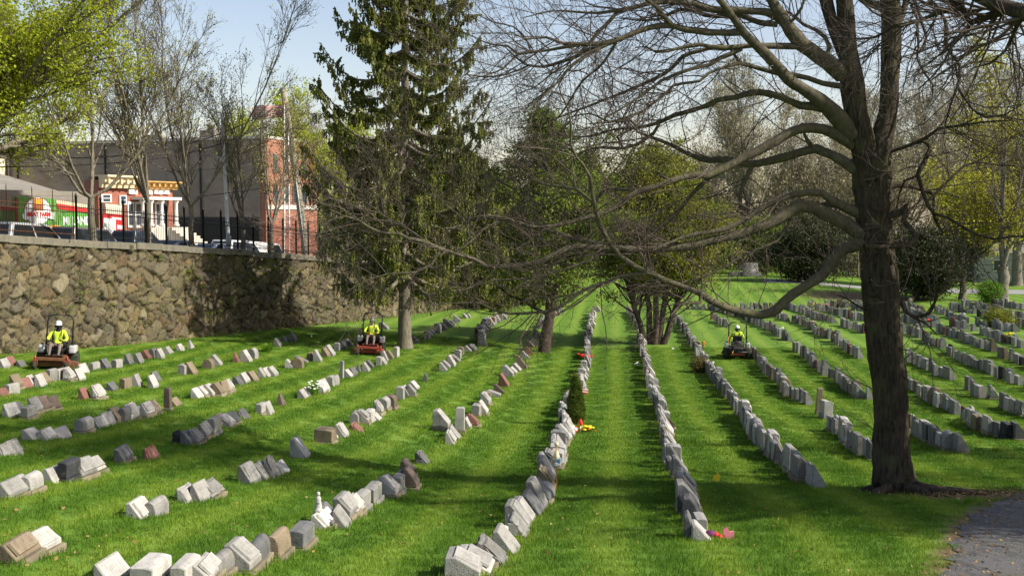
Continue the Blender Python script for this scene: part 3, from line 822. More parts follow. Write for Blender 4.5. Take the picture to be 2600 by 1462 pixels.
car('parked_car', t_for_u(335, 4.1), 4.1, (0.035, 0.045, 0.055), 'dark blue pickup parked in front of the brick house', 'pickup')
car('parked_car', t_for_u(455, 4.0), 4.0, (0.28, 0.32, 0.37), 'blue grey sedan parked behind the black fence past the house', 'sedan')
car('parked_car', t_for_u(548, 4.0), 4.0, (0.52, 0.55, 0.6), 'pale silver sedan parked left of the grey street pole', 'sedan')
car('parked_car', t_for_u(610, 4.0), 4.0, (0.75, 0.76, 0.76), 'white estate car parked right of the grey street pole', 'suv')
car('parked_van', t_for_u(655, 9.0), 9.0, (0.55, 0.55, 0.54), 'pale grey delivery van standing across the street behind the fence', 'van')
# ---------------------------------------------------------------- buildings across the street
def noisy(name, a, b_, scale=4, rough=0.9, stretch=(1, 1, 1), bs=0.3):
    def f(nt, b):
        n = noise(nt, pos(nt, stretch), scale, 6, 0.7)
        nt.links.new(ramp(nt, n, [(0.3, a), (0.7, b_)]), b.inputs['Base Color']); bump(nt, b, n, bs, 0.02)
    return mat(name, f, rough=rough)
def brick_mat(name, a, b_, mort, size=0.22):
    def f(nt, b):
        br = nt.nodes.new('ShaderNodeTexBrick'); v = obco(nt)
        mp = nt.nodes.new('ShaderNodeMapping'); mp.inputs['Rotation'].default_value = (math.pi / 2, 0, 0)
        nt.links.new(v, mp.inputs[0]); nt.links.new(mp.outputs[0], br.inputs['Vector'])
        br.inputs['Scale'].default_value = 1; br.inputs['Brick Width'].default_value = size; br.inputs['Row Height'].default_value = size * 0.36; br.inputs['Mortar Size'].default_value = 0.012
        br.inputs['Color1'].default_value = (*a, 1); br.inputs['Color2'].default_value = (*b_, 1); br.inputs['Mortar'].default_value = (*mort, 1)
        c = mix(nt, 0.5, br.outputs[0], ramp(nt, noise(nt, v, 0.8, 5, 0.7), [(0.3, tuple(x * 0.7 for x in a)), (0.7, tuple(x * 1.3 for x in b_))]))
        nt.links.new(c, b.inputs['Base Color'])
    return mat(name, f, rough=0.9)
M_BRICKO = brick_mat('orange_brick', (0.26, 0.10, 0.062), (0.33, 0.135, 0.08), (0.28, 0.22, 0.17))
M_BRICKR = brick_mat('red_brick', (0.25, 0.075, 0.045), (0.32, 0.10, 0.06), (0.3, 0.22, 0.18))
M_SIDE = noisy('sooty_side_wall', (0.16, 0.135, 0.102), (0.29, 0.25, 0.195), 0.55, stretch=(1, 1, 2))
M_BEIGE = noisy('beige_render', (0.55, 0.47, 0.33), (0.66, 0.57, 0.42), 0.8, stretch=(3, 3, 0.4))
M_GREYR = noisy('grey_felt_roof', (0.17, 0.155, 0.125), (0.25, 0.23, 0.19), 0.6)
M_CREAM = noisy('cream_paint', (0.62, 0.52, 0.3), (0.74, 0.64, 0.42), 2)
M_GOLD = noisy('ochre_cornice', (0.42, 0.24, 0.07), (0.62, 0.38, 0.13), 3)
M_WHITE = noisy('white_trim_paint', (0.66, 0.64, 0.58), (0.78, 0.76, 0.71), 3)
M_GALV_ = noisy('vent_metal', (0.3, 0.3, 0.29), (0.42, 0.42, 0.4), 3, 0.6)
M_WINDOW = mat('window_pane', col=(0.05, 0.065, 0.08), rough=0.12, spec=0.5)
M_STONEBAND = noisy('pale_stone_band', (0.5, 0.46, 0.38), (0.62, 0.58, 0.5), 3)
def fine(name, col, r=0.7): return noisy(name, tuple(x * 0.88 for x in col), tuple(min(1, x * 1.08) for x in col), 2.5, r)
M_GREEN = fine('mural_green', (0.10, 0.30, 0.055)); M_GREEN2 = fine('mural_dark_green', (0.035, 0.10, 0.03))
M_REDP = fine('mural_red', (0.62, 0.035, 0.03)); M_WHITEP = fine('mural_white', (0.8, 0.8, 0.78)); M_ORANGEP = fine('mural_orange', (0.75, 0.32, 0.03))
M_BROWNP = fine('mural_brown', (0.30, 0.10, 0.035)); M_BLACKP = fine('mural_black', (0.02, 0.02, 0.02)); M_DKRED = fine('maroon_panel', (0.17, 0.022, 0.025))
FD = 14.0
def bld(name, u0, d, label, cat='building', t=None):
    t0 = t_for_u(u0, d) if t is None else t
    p = sp(t0, d, street_z(t0) - 0.4)
    o = empty(name, p, math.atan2(WT.y, WT.x), label, cat)
    o['t0'] = t0; o['d'] = d
    return o
def fp(o, u, v):
    t = t_for_u(u, o['d']); y = sp(t, o['d'], 0).y
    return (t - o['t0'], z_for(v, y) - o.location.z)
def panel(o, name, uv, m, out, thick=0.03, parent=None, local=None):
    """flat panel on the facade plane; out = how far its face stands proud"""
    P = local if local else [fp(o, *q) for q in uv]
    b = MB(); b.prism(P, -out, -out + thick, 0, 'y')
    return b.build(name, m, parent or o)
def block(o, name, x0, x1, y0, y1, z0, z1, m, parent=None):
    b = MB(); b.box(((x0 + x1) / 2, (y0 + y1) / 2, (z0 + z1) / 2), (x1 - x0, y1 - y0, z1 - z0)); return b.build(name, m, parent or o)
def lettering(o, txt, u, v, hgt, m, out, name='lettering', wide=1.0, parent=None):
    cu = bpy.data.curves.new(name, 'FONT'); cu.body = txt; cu.size = hgt; cu.extrude = 0.008; cu.align_x = 'CENTER'; cu.align_y = 'CENTER'; cu.offset = 0.012
    cu.materials.append(m)
    t0_ = bpy.data.objects.new('tmp', cu); COL.objects.link(t0_); dg_ = bpy.context.evaluated_depsgraph_get(); me_ = bpy.data.meshes.new_from_object(t0_.evaluated_get(dg_)); bpy.data.objects.remove(t0_)
    t = link(name, me_, parent or o)
    x, z = fp(o, u, v); t.location = (x, -out, z); t.rotation_euler = (math.pi / 2, 0, 0); t.scale = (wide, 1, 1)
    return t
def ell(u, v, ru, rv, n=28, a0=0, a1=2 * math.pi):
    return [(u + ru * math.cos(a0 + (a1 - a0) * k / n), v + rv * math.sin(a0 + (a1 - a0) * k / n)) for k in range(n if a1 - a0 > 6 else n + 1)]
# corner shop with the painted mural
S = bld('corner_shop', -90, FD, 'low corner shop with a green food mural and red fascia behind the fence')
xe_ = fp(S, 252, 560)[0]; zt_ = fp(S, 120, 497)[1]
block(S, 'wall', 0, xe_, 0.0, 9, 0, zt_, M_GREYR)
x1_, z1_ = fp(S, 36, 500)
panel(S, 'mural_panel', [(36, 497), (144, 506), (150, 605), (36, 605)], M_GREEN, 0.05)
panel(S, 'mural_panel', [(146, 527), (247, 545), (247, 610), (152, 606)], M_GREEN, 0.05)
panel(S, 'mural_panel', [(-85, 520), (34, 533), (34, 600), (-85, 600)], M_GREEN2, 0.05)
panel(S, 'fascia', [(145, 517), (247, 533), (247, 545), (146, 530)], M_REDP, 0.09)
panel(S, 'cream_band', [(145, 508), (247, 524), (247, 532.5), (145, 516.5)], M_CREAM, 0.06)
panel(S, 'fascia', [(-85, 519), (45, 525), (45, 535), (-85, 529)], M_DKRED, 0.1)
panel(S, 'corner_post', [(39, 500), (46, 501), (46, 606), (39, 606)], M_DKRED, 0.11)
panel(S, 'fruit_stripe', [(113, 572), (152, 572), (150, 580), (122, 579)], M_ORANGEP, 0.08)
panel(S, 'fruit_stripe', [(124, 579.5), (154, 579), (146, 592), (134, 590)], M_REDP, 0.08)
E_ = panel(S, 'emblem', ell(96, 536, 33, 34), M_WHITEP, 0.08); 
panel(S, 'ring', ell(96, 536, 34.5, 35.5), M_BLACKP, 0.065, 0.02, E_)
panel(S, 'crate', [(84, 503), (110, 504), (111, 537), (84, 537)], M_BROWNP, 0.1, 0.02, E_)
panel(S, 'crate', [(90, 505), (107, 506), (106, 520), (90, 519)], M_ORANGEP, 0.115, 0.02, E_)
rb = [(55, 545), (63, 540), (80, 536), (96, 535), (115, 536), (130, 539), (137, 540), (136, 558), (128, 556), (112, 552), (96, 551), (80, 553), (64, 559), (57, 556)]
R_ = panel(S, 'ribbon', rb, M_WHITEP, 0.13, 0.02, E_)
x0_, _z = fp(S, 64, 545); x2_, _z = fp(S, 131, 545)
lettering(S, 'MEAT FARM', 97, 544.5, 0.34, M_REDP, 0.15, wide=(x2_ - x0_) / 2.05, parent=E_)
lettering(S, 'MI LAND', 195, 562, 0.72, M_WHITEP, 0.07, wide=0.8)
block(S, 'roof', 0.4, xe_ - 0.2, 0.45, 24, zt_ + 0.02, zt_ + 0.3, M_GREYR)
b = MB(); xa = fp(S, 272, 470)[0]
ztp = fp(S, 100, 468)[1]
b.prism([(3.0, zt_ + 0.2), (24, zt_ + 0.2), (24, ztp + 2.6), (10, ztp + 1.2)], 0.3, xa, 0, 'x'); b.build('sloping_roof', M_GREYR, S)
m = MB(); m.lathe([(.22, 0), (.2, .5), (.42, .52), (.44, .62), (.3, .8), (.1, .95)], 12, 0, (fp(S, 113, 450)[0] + 3, 11, ztp + 1.1)); m.build('roof_vent', M_STONEBAND, S)
# beige rendered block far left
Bg = bld('beige_building', -40, FD + 26, 'plain beige rendered block standing behind the corner shop at far left')
xb = fp(Bg, 80, 420)[0]; zb_ = fp(Bg, 40, 402)[1]
block(Bg, 'wall', -6, xb, 0, 9, 0, zb_, M_BEIGE)
block(Bg, 'parapet', -6.05, xb + 0.05, -0.05, 9.05, zb_ + 0.003, zb_ + 0.14, M_GREYR)
m = MB(); q = fp(Bg, 21, 440); m.tube([(q[0], -0.12, q[1] - 2), (q[0], -0.12, zb_ - .1)], .06, 8); m.build('drain_pipe', M_TRIM, Bg)
# ornate brick house
Hs = bld('brick_house', 253, FD - 0.4, 'red brick house with a gold and cream cornice and white porch', 'house')
hx = fp(Hs, 441, 560)[0]; hz = fp(Hs, 380, 462)[1]
block(Hs, 'wall', 0, hx, 0, 1.1, 0, hz, M_BRICKR)
block(Hs, 'rear_wing', 0.15, hx - .15, 1.103, 8, 0, hz - 1.9, M_GREYR)
def cornice(u0, u1, zl, zh, m, nm):
    a, c = fp(Hs, u0, 500)[0], fp(Hs, u1, 500)[0]
    cb = MB(); prof = [(-0.02, zl), (-0.25, zl), (-0.3, zl + .25 * (zh - zl)), (-0.5, zl + .45 * (zh - zl)), (-0.55, zl + .7 * (zh - zl)), (-0.75, zl + .85 * (zh - zl)), (-0.75, zh), (0.3, zh), (0.3, zl + .9 * (zh - zl)), (-0.02, zl + .9 * (zh - zl))]
    cb.prism(prof, a, c, 0, 'x')
    x = a + .25
    while x < c - .1:
        cb.box((x, -0.48, zl + .5 * (zh - zl)), (.16, .36, .36 * (zh - zl)), 0); x += .55
    return cb.build(nm, m, Hs)
zc0, zc1 = fp(Hs, 400, 481)[1], fp(Hs, 400, 463)[1]
cornice(338, 445, zc0, zc1 + 0.05, M_GOLD, 'cornice')
zc2, zc3 = fp(Hs, 300, 478)[1], fp(Hs, 300, 446)[1]
cornice(254, 337, zc2, zc3, M_CREAM, 'cornice')
block(Hs, 'roof', 0.02, fp(Hs, 338, 500)[0], 0.31, 1.0, hz + .003, zc3 - .1, M_GREYR)
def hwin(u0, u1, v0, v1, frame=M_WHITE, sash=True, nm='window'):
    f = panel(Hs, nm, [(u0, v0), (u1, v0), (u1, v1), (u0, v1)], frame, 0.10, 0.09)
    du = (u1 - u0) * 0.16; dv = (v1 - v0) * 0.1
    panel(Hs, 'pane', [(u0 + du, v0 + dv), (u1 - du, v0 + dv), (u1 - du, v1 - dv), (u0 + du, v1 - dv)], M_WINDOW, 0.115, 0.03, f)
    if sash: panel(Hs, 'sash_bar', [(u0 + du, (v0 + v1) / 2 - .8), (u1 - du, (v0 + v1) / 2 - .8), (u1 - du, (v0 + v1) / 2 + .8), (u0 + du, (v0 + v1) / 2 + .8)], frame, 0.13, 0.03, f)
for q in ((326, 348), (365, 386), (391, 411), (413, 430)): panel(Hs, 'lintel', [(q[0], 481), (q[1], 483), (q[1], 494), (q[0], 492)], M_WHITE, 0.16, 0.15)
hwin(258, 284, 493, 514); hwin(304, 322, 496, 520)
panel(Hs, 'shutter_box', [(261, 517), (304, 522), (304, 549), (261, 546)], M_BEIGE, 0.3, 0.28)
for a, c in ((324, 340), (343, 360), (366, 384), (394, 410), (412, 422)): hwin(a, c, 512, 578)
for u in (341.5, 362, 389, 426):
    x, z = fp(Hs, u, 575); x, zt2 = fp(Hs, u, 508)
    cm = MB(); cm.lathe([(.2, 0), (.2, .15), (.13, .2), (.12, zt2 - z - .25), (.2, zt2 - z - .12), (.22, zt2 - z)], 12, 0, (x, -.75, z)); cm.build('porch_column', M_WHITE, Hs)
za_, zb2 = fp(Hs, 390, 508)[1], fp(Hs, 390, 501)[1]
block(Hs, 'porch_roof', fp(Hs, 334, 540)[0], fp(Hs, 432, 540)[0], -1.05, -.02, za_, zb2, M_WHITE)
st = MB(); zs = fp(Hs, 405, 577)[1]; xs_ = fp(Hs, 398, 577)[0]
for k in range(7): st.box((xs_ + .8, -1.2 - .3 * k, (zs - .19 * k) / 2), (1.7, .3, max(.05, zs - .19 * k)))
st.build('front_steps', M_STONEBAND, Hs)
block(Hs, 'porch_floor', fp(Hs, 334, 540)[0], fp(Hs, 432, 540)[0], -1.04, -.03, 0, zs, M_STONEBAND)
# shop sign board by the house
Sg = bld('sign_board', 258, FD - 2.4, 'red and white shop sign board standing between street tree and house', 'sign')
panel(Sg, 'board', [(260, 541), (311, 545), (311, 592), (260, 590)], M_REDP, 0.1, 0.08)
panel(Sg, 'poster', [(261, 553), (292, 556), (292, 592), (261, 592)], M_WHITEP, 0.12, 0.02)
panel(Sg, 'poster', [(295, 571), (311, 573), (311, 583), (295, 581)], M_WHITEP, 0.12, 0.02)
panel(Sg, 'poster', [(280, 551), (306, 553.5), (306, 559), (282, 556)], M_WHITEP, 0.13, 0.02)
panel(Sg, 'poster_patch', [(263, 568), (268, 568), (268, 577), (263, 577)], fine('teal_patch', (0.05, 0.3, 0.22)), 0.135, 0.015)
for u in (262, 309):
    x, z = fp(Sg, u, 592); pm = MB(); pm.box((x, 0.03, z / 2 + .2), (.1, .1, z + .5)); pm.build('post', M_TRIM, Sg)
# long commercial block: blank side wall, orange brick front
Lg = bld('commercial_block', 676, FD, 'long flat-roofed block with a sooty blank side wall and orange brick front')
lx = fp(Lg, 806, 520)[0]; lz = fp(Lg, 690, 353)[1]
block(Lg, 'front_wall', 0.03, lx, 0, 0.5, 0, lz, M_BRICKO)
block(Lg, 'side_wall', 0, lx, 0.503, 34, 0, lz - 0.02, M_SIDE)
block(Lg, 'coping', -0.06, lx, -0.06, 34.05, lz + .003, lz + .22, M_STONEBAND)
zz0, zz1 = fp(Lg, 740, 532)[1], fp(Lg, 740, 521)[1]
block(Lg, 'string_course', -0.02, lx, -0.12, -.002, zz0, zz1, M_STONEBAND)
block(Lg, 'side_base', -.03, -.002, 0.6, 33, 0, zz0 - 0.6, M_TRIM)
for u0, u1 in ((697, 707), (722, 733), (744, 756), (767, 780)):
    f = panel(Lg, 'window', [(u0, 470), (u1, 474), (u1, 520), (u0, 516)], M_GREYR, 0.06, 0.055)
    panel(Lg, 'pane', [(u0 + 1, 473), (u1 - 1, 476), (u1 - 1, 516), (u0 + 1, 513)], M_WINDOW, 0.075, 0.03, f)
    f = panel(Lg, 'window', [(u0, 388), (u1, 394), (u1, 440), (u0, 436)], M_GREYR, 0.06, 0.055)
    panel(Lg, 'pane', [(u0 + 1, 391), (u1 - 1, 396), (u1 - 1, 437), (u0 + 1, 433)], M_WINDOW, 0.075, 0.03, f)
zd = fp(Lg, 740, 600)[1]
for y_ in (6.0, 15.5, 25.0):
    m = MB(); m.tube([(-.09, y_, .5), (-.09, y_, lz - .1)], .07, 8); m.build('drain_pipe', M_TRIM, Lg)
for y_, z_, w_, h_ in ((10, lz - 3.2, 1.3, 1.5), (19.5, lz - 4, 1.6, 1.2), (29, lz - 3, 1.2, 1.4)):
    m = MB(); m.box((-.02, y_, z_), (.03, w_, h_)); m.build('bricked_up_opening', M_GREYR, Lg)
for y_ in (4, 12, 22):
    m = MB(); m.box((-.08, y_, lz - 1.5), (.15, .5, .4), bev=.02); m.build('wall_vent', M_GALV_, Lg)
for x_, y_ in ((4, 8), (7, 16), (3, 26)):
    m = MB(); m.box((x_, y_, lz + .55), (1.2, 1.4, 1.1), bev=.04); m.lathe([(.25, 0), (.25, .35), (.35, .36), (.2, .5)], 12, 0, (x_, y_, lz + 1.1)); m.build('roof_unit', M_GREYR, Lg)
panel(Lg, 'shopfront', [(690, 560), (800, 566), (800, 640), (690, 640)], M_BRICKR, 0.1, 0.09)
panel(Lg, 'notice', [(690, 545), (696, 546), (696, 555), (690, 554)], M_REDP, 0.03)
# ---------------------------------------------------------------- poles, cables, flag
M_POLE = bark_mat('weathered_pole_wood', (0.21, 0.195, 0.145), (0.36, 0.34, 0.26), 5, 0.1, 0.2)
M_GALV = noisy('galvanised_steel', (0.45, 0.46, 0.46), (0.62, 0.62, 0.6), 3, 0.5)
M_CABLE = mat('cable_rubber', col=(0.02, 0.02, 0.022), rough=0.7)
up = empty('utility_pole', at(777, 650, 69), 0, 'leaning wooden utility pole rising beside the weeping spruce', 'pole')
o3 = up.location
m = MB(); m.tube([Vector((0, 0, -1.5)), at(772, 600, 69) - o3, at(745, 400, 69) - o3, at(719, 224, 69) - o3], [.24, .23, .21, .19], 12); m.build('shaft', M_POLE, up)
m = MB()
for v, u in ((268, 723), (305, 728)): m.tube([at(u + 5, v, 69) - o3, at(u - 6, v + 2, 68.6) - o3], .05, 8)
m.build('cable_clamp', M_TRIM, up)
m = MB(); m.tube([at(751, 450, 68.75) - o3, at(775, 640, 68.75) - o3], .035, 6); m.build('conduit', M_GALV, up)
def pole(name, u0, v0, u1, v1, Y, r0, r1, label, m_=M_GALV, cat='pole'):
    b0 = at(u0, v0, Y); e = empty(name, b0, 0, label, cat)
    m = MB(); m.tube([Vector((0, 0, -1.4)), Vector((0, 0, 0)), (at(u1, v1, Y) - b0) * .5, at(u1, v1, Y) - b0], [r0, r0, (r0 + r1) / 2, r1], 10); m.build('shaft', m_, e)
    return e
pl = pole('street_pole', 581, 634, 563, 288, 60.6, .11, .065, 'thin pale grey street pole right behind the black fence')
m = MB(); m.tube([at(563, 290, 60.6) - pl.location, at(560, 286, 60.6) - pl.location, at(549, 287, 60.6) - pl.location], [.05, .04, .03], 8); m.build('arm', M_GALV, pl)
m = MB(); m.lathe([(.115, 0), (.15, .02), (.15, .5), (.115, .55)], 10, 0, (0, 0, .2)); m.build('base_sleeve', M_GALV, pl)
fpole = pole('flagpole', 722, 645, 722, 262, 66.6, .06, .04, 'slim white flagpole in front of the orange brick block', M_WHITE)
m = MB(); m.ball(at(722, 260, 66.6) - fpole.location, .09, 0); m.build('finial', M_GOLD, fpole)
pole('street_pole', 735, 640, 732, 330, 67.0, .05, .04, 'second slim white pole close beside the flagpole', M_WHITE)
def flag_nodes(nt, b):
    tc = nt.nodes.new('ShaderNodeTexCoord'); sx = nt.nodes.new('ShaderNodeSeparateXYZ'); nt.links.new(tc.outputs['UV'], sx.inputs[0])
    mu = N(nt, 'ShaderNodeMath', operation='MULTIPLY'); mu.inputs[1].default_value = 6.5; nt.links.new(sx.outputs[1], mu.inputs[0])
    fr = N(nt, 'ShaderNodeMath', operation='FRACT'); nt.links.new(mu.outputs[0], fr.inputs[0])
    gt = N(nt, 'ShaderNodeMath', operation='GREATER_THAN'); gt.inputs[1].default_value = 0.5; nt.links.new(fr.outputs[0], gt.inputs[0])
    c = mix(nt, gt.outputs[0], (0.5, 0.14, 0.13), (0.6, 0.56, 0.54))
    a = N(nt, 'ShaderNodeMath', operation='LESS_THAN'); a.inputs[1].default_value = 0.38; nt.links.new(sx.outputs[0], a.inputs[0])
    d = N(nt, 'ShaderNodeMath', operation='GREATER_THAN'); d.inputs[1].default_value = 0.46; nt.links.new(sx.outputs[1], d.inputs[0])
    k = N(nt, 'ShaderNodeMath', operation='MULTIPLY'); nt.links.new(a.outputs[0], k.inputs[0]); nt.links.new(d.outputs[0], k.inputs[1])
    nt.links.new(c, b.inputs['Base Color'])
def flag():
    h0 = at(720, 266, 66.6); nx, nz = 26, 12; V, UV = [], []
    for j in range(nz + 1):
        for i in range(nx + 1):
            f, g = i / nx, j / nz
            V.append((h0.x - 1.95 * f, h0.y + .3 * math.sin(f * 9) * f + .15 * f, h0.z - .72 + .72 * g - .1 * f - .35 * f * (1 - g) * .3 + .08 * math.sin(f * 8 + g * 2) * f))
            UV.append((f, g))
    idx = np.arange((nx + 1) * (nz + 1)).reshape(nz + 1, nx + 1)
    F = np.stack([idx[:-1, :-1], idx[:-1, 1:], idx[1:, 1:], idx[1:, :-1]], -1).reshape(-1, 4)
    me = mesh_np('flag', np.array(V), F, mat('flag_cloth', flag_nodes, rough=0.8), smooth=True)
    uvl = me.uv_layers.new(name='UVMap')
    li = np.empty(len(me.loops), np.int32); me.loops.foreach_get('vertex_index', li)
    uvl.data.foreach_set('uv', np.array(UV, np.float32)[li].ravel())
    o = link('flag', me); tag(o, 'red and white striped flag flying left from the slim flagpole', 'flag')
    s = o.modifiers.new('thick', 'SOLIDIFY'); s.thickness = 0.01
flag()
def cable(pts, r, label):
    P, R = resample([tuple(at(*p)) for p in pts], [r] * len(pts), 0.8)
    V, F = tubes(P[None], R[None], 5); o = link('overhead_cable', mesh_np('overhead_cable', V, F, M_CABLE, smooth=True)); tag(o, label, 'cable', 'overhead cables along the street')
cable([(724, 232, 68.9), (650, 262, 64), (560, 312, 62), (420, 350, 58), (200, 378, 53), (-40, 370, 49)], .012, 'thin wire leaving the very top of the utility pole')
cable([(722, 268, 68.7), (700, 272, 67.5), (660, 296, 63.5), (560, 340, 61), (430, 378, 57), (250, 400, 53), (100, 397, 51), (-40, 380, 49)], .03, 'thick black cable sagging left from below the pole top')
cable([(727, 305, 68.7), (690, 318, 66.5), (630, 338, 63), (540, 372, 60), (420, 400, 57), (230, 418, 53), (-40, 425, 49)], .026, 'lower black cable sagging left from the utility pole')
cable([(735, 318, 69.2), (760, 345, 70), (800, 378, 71), (900, 430, 74), (1000, 462, 82)], .03, 'black cable running right from the pole behind the spruce')
cable([(752, 452, 68.7), (700, 470, 66), (640, 482, 62), (500, 500, 57.5)], .02, 'lowest black cable crossing the brick front from the pole')
# ---------------------------------------------------------------- gravestones
ROW_ROT = -math.atan(0.095) * -1 * -1
def prof(kind, T, H, r):
    a = -T / 2; b = T / 2
    if kind in ('s', 'p', 'r'):
        h1 = H * r.uniform(0.16, 0.34); t0 = T * r.uniform(0.16, 0.32)
        return [(a, 0), (b, 0), (b, h1), (a + t0, H), (a, H * r.uniform(0.93, 0.99))]
    if kind == 'b':
        return [(a, 0), (b, 0), (b, H * 0.9), (a + T * .62, H), (a, H * 0.985)]
    if kind == 'c':
        P = [(a, 0), (b, 0), (b, H * .45)]
        for k in range(1, 8):
            an = math.pi * k / 8; P.append((b * math.cos(an) , H * .45 + H * .55 * math.sin(an)))
        return P + [(a, H * .45)]
    if kind == 'w': return [(a, 0), (b, 0), (b - T * .05, H * .1), (a + T * .2, H), (a + T * .06, H * .97)]
    if kind == 'P': return [(a, 0), (b, 0), (b * .9, H * .97), (b * .6, H), (a * .6, H), (a * .9, H * .97)]
    return [(a, 0), (b, 0), (b, H), (a, H)]
def stone_bm(kind, W, T, H, r, fine=True):
    bm = bmesh.new()
    if kind == 'd':
        n = 20; R = H / 2; rows = []
        for x in (-T / 2, -T / 2 + .01, T / 2 - .02, T / 2):
            s = 0.94 if x in (-T / 2, T / 2) else 1
            rows.append([bm.verts.new((x, R * s * math.cos(2 * math.pi * k / n), R + R * s * math.sin(2 * math.pi * k / n))) for k in range(n)])
        for i in range(3):
            for k in range(n): bm.faces.new([rows[i][k], rows[i][(k + 1) % n], rows[i + 1][(k + 1) % n], rows[i + 1][k]])
        bm.faces.new(rows[0][::-1]); bm.faces.new(rows[3])
        ins = bmesh.ops.inset_individual(bm, faces=[bm.faces[-1]], thickness=R * .12, depth=-.015)
        bmesh.ops.recalc_face_normals(bm, faces=bm.faces[:]); return bm
    P = prof(kind, T, H, r); n = len(P)
    tp = {'w': .35, 'P': .95, 'r': r.uniform(.72, .92)}.get(kind, r.uniform(.93, 1.0))
    rows = [[bm.verts.new((x, s * W / 2 * (1 - (1 - tp) * z / H), z)) for x, z in P] for s in (-1, 1)]
    bm.faces.new(rows[0]); bm.faces.new(rows[1][::-1])
    for i in range(n): bm.faces.new([rows[0][i], rows[1][i], rows[1][(i + 1) % n], rows[0][(i + 1) % n]])
    bmesh.ops.recalc_face_normals(bm, faces=bm.faces[:])
    if fine:
        bv = {'r': .035, 'c': .012, 'P': .008}.get(kind, r.uniform(.008, .02))
        bmesh.ops.bevel(bm, geom=[e for e in bm.edges if e.calc_length() > bv * 3], offset=bv, segments=2 if kind == 'r' else 1, affect='EDGES')
        for _ in range(2):
            L = [e for e in bm.edges if e.calc_length() > 0.17]
            if L: bmesh.ops.subdivide_edges(bm, edges=L, cuts=1, use_grid_fill=True)
        bmesh.ops.triangulate(bm, faces=[f for f in bm.faces if len(f.verts) > 4])
    amp = {'r': .035, 's': .012, 'c': .010, 'p': .006, 'w': .006}.get(kind, .004) * (H / .45)
    s1 = r.uniform(0, 50)
    if fine:
        from mathutils import noise as mn
        for v in bm.verts:
            if v.co.z > 0.03:
                d = mn.noise_vector(v.co * 7 + Vector((s1, s1, s1))) * amp + mn.noise_vector(v.co * 19 + Vector((s1, 3, s1))) * amp * .45
                # keep the dressed slope flat: rough only on sides and back
                v.co += d
    return bm
def stone_faces(bm, kind):
    """material index: 0 rock-faced, 1 dressed"""
    out = []
    for f in bm.faces:
        n = f.normal; k = 0
        if kind in ('s', 'p') and n.x > .25 and n.z > .2 and abs(n.y) < .35: k = 1
        if kind == 'b' and (n.x > .8 or n.z > .7): k = 1
        if kind in ('c',) and n.z > .6: k = 1
        if kind in ('P', 'w'): k = 1
        if kind == 'd' and abs(n.x) > .8: k = 1
        out.append(k)
    return out
def face_uv(me):
    """letters run across the stone: u along the row, v up the slope"""
    co = np.empty(len(me.vertices) * 3, np.float32); me.vertices.foreach_get('co', co); co = co.reshape(-1, 3)
    lo, hi = co.min(0), co.max(0)
    uv = me.uv_layers.new(name='UVMap'); li = np.empty(len(me.loops), np.int32); me.loops.foreach_get('vertex_index', li)
    u = (co[:, 1] - lo[1]) / (hi[1] - lo[1] + 1e-6); v = (co[:, 2] - lo[2]) / (hi[2] - lo[2] + 1e-6)
    uv.data.foreach_set('uv', np.stack([u, v], 1)[li].ravel().astype(np.float32))
KIND_WORD = {'s': 'slant', 'p': 'raised-panel slant', 'b': 'upright block', 'c': 'round-topped', 'r': 'rough boulder', 'w': 'pointed wedge', 'P': 'tall narrow pillar', 'd': 'round disc'}
COL_WORD = {'W': 'white', 'L': 'light grey', 'G': 'grey', 'D': 'dark grey', 'K': 'blackish', 'T': 'tan', 'P': 'pink', 'B': 'brown'}
def build_stone(kind, c, p, W, T, H, seed, plinth):
    r = random.Random(seed)
    rz = -math.atan(0.095) + r.uniform(-.09, .09)
    if kind == 'P': plinth = True
    root = empty('gravestone', p, rz)
    root.rotation_euler = (r.uniform(-.035, .035), r.uniform(-.03, .05), rz)
    z0 = 0.0
    if plinth or kind == 'b':
        ph = min(.16, H * r.uniform(.16, .28)); pm = MB(); pm.box((0.01, 0, ph / 2 - .06), (T * 1.12 + .03, W * 1.12 + .02, ph + .12), 0, None, r.uniform(.94, 1), .012)
        me = pm.mesh('plinth', PLINTH if (kind != 'b' or r.random() < .4) else ROUGH[c]); link('plinth', me, root); z0 = ph + .003
        H = max(.14, H - ph)
    else: z0 = -.05; H += .05
    bm = stone_bm(kind, W, T, H, r); k = stone_faces(bm, kind)
    for v in bm.verts: v.co.z += z0
    me = bpy.data.meshes.new('tablet'); bm.to_mesh(me); bm.free()
    me.materials.append(ROUGH[c]); me.materials.append(FACE[c]); me.polygons.foreach_set('material_index', k)
    face_uv(me)
    link('tablet', me, root)
    if kind == 'p':
        # raised inscribed panel lying on the slope
        r2 = random.Random(seed); P = prof('p', T, H, r2); a, b = Vector((P[2][0], 0, P[2][1])), Vector((P[3][0], 0, P[3][1])); d = b - a; nn = Vector((d.z, 0, -d.x)).normalized()
        if nn.z < 0: nn = -nn
        q0, q1 = a + d * .10, a + d * .93; wy = W * .41; th = .035
        v = [];
        for o_ in (.004, th):
            s = 1 if o_ < .01 else .95
            for q, y in ((q0, -wy), (q0, wy), (q1, wy), (q1, -wy)):
                v.append(q + nn * o_ + Vector((0, y * s, z0)))
        pm = MB(); pm.add(v, [(3, 2, 1, 0), (4, 5, 6, 7)] + [(i, (i + 1) % 4, 4 + (i + 1) % 4, 4 + i) for i in range(4)])
        me = pm.mesh('inscribed_panel', FACE[c]); face_uv(me); link('inscribed_panel', me, root)
    return root
STONES = []      # (row, kind, colour, position, W, T, H, plinth)
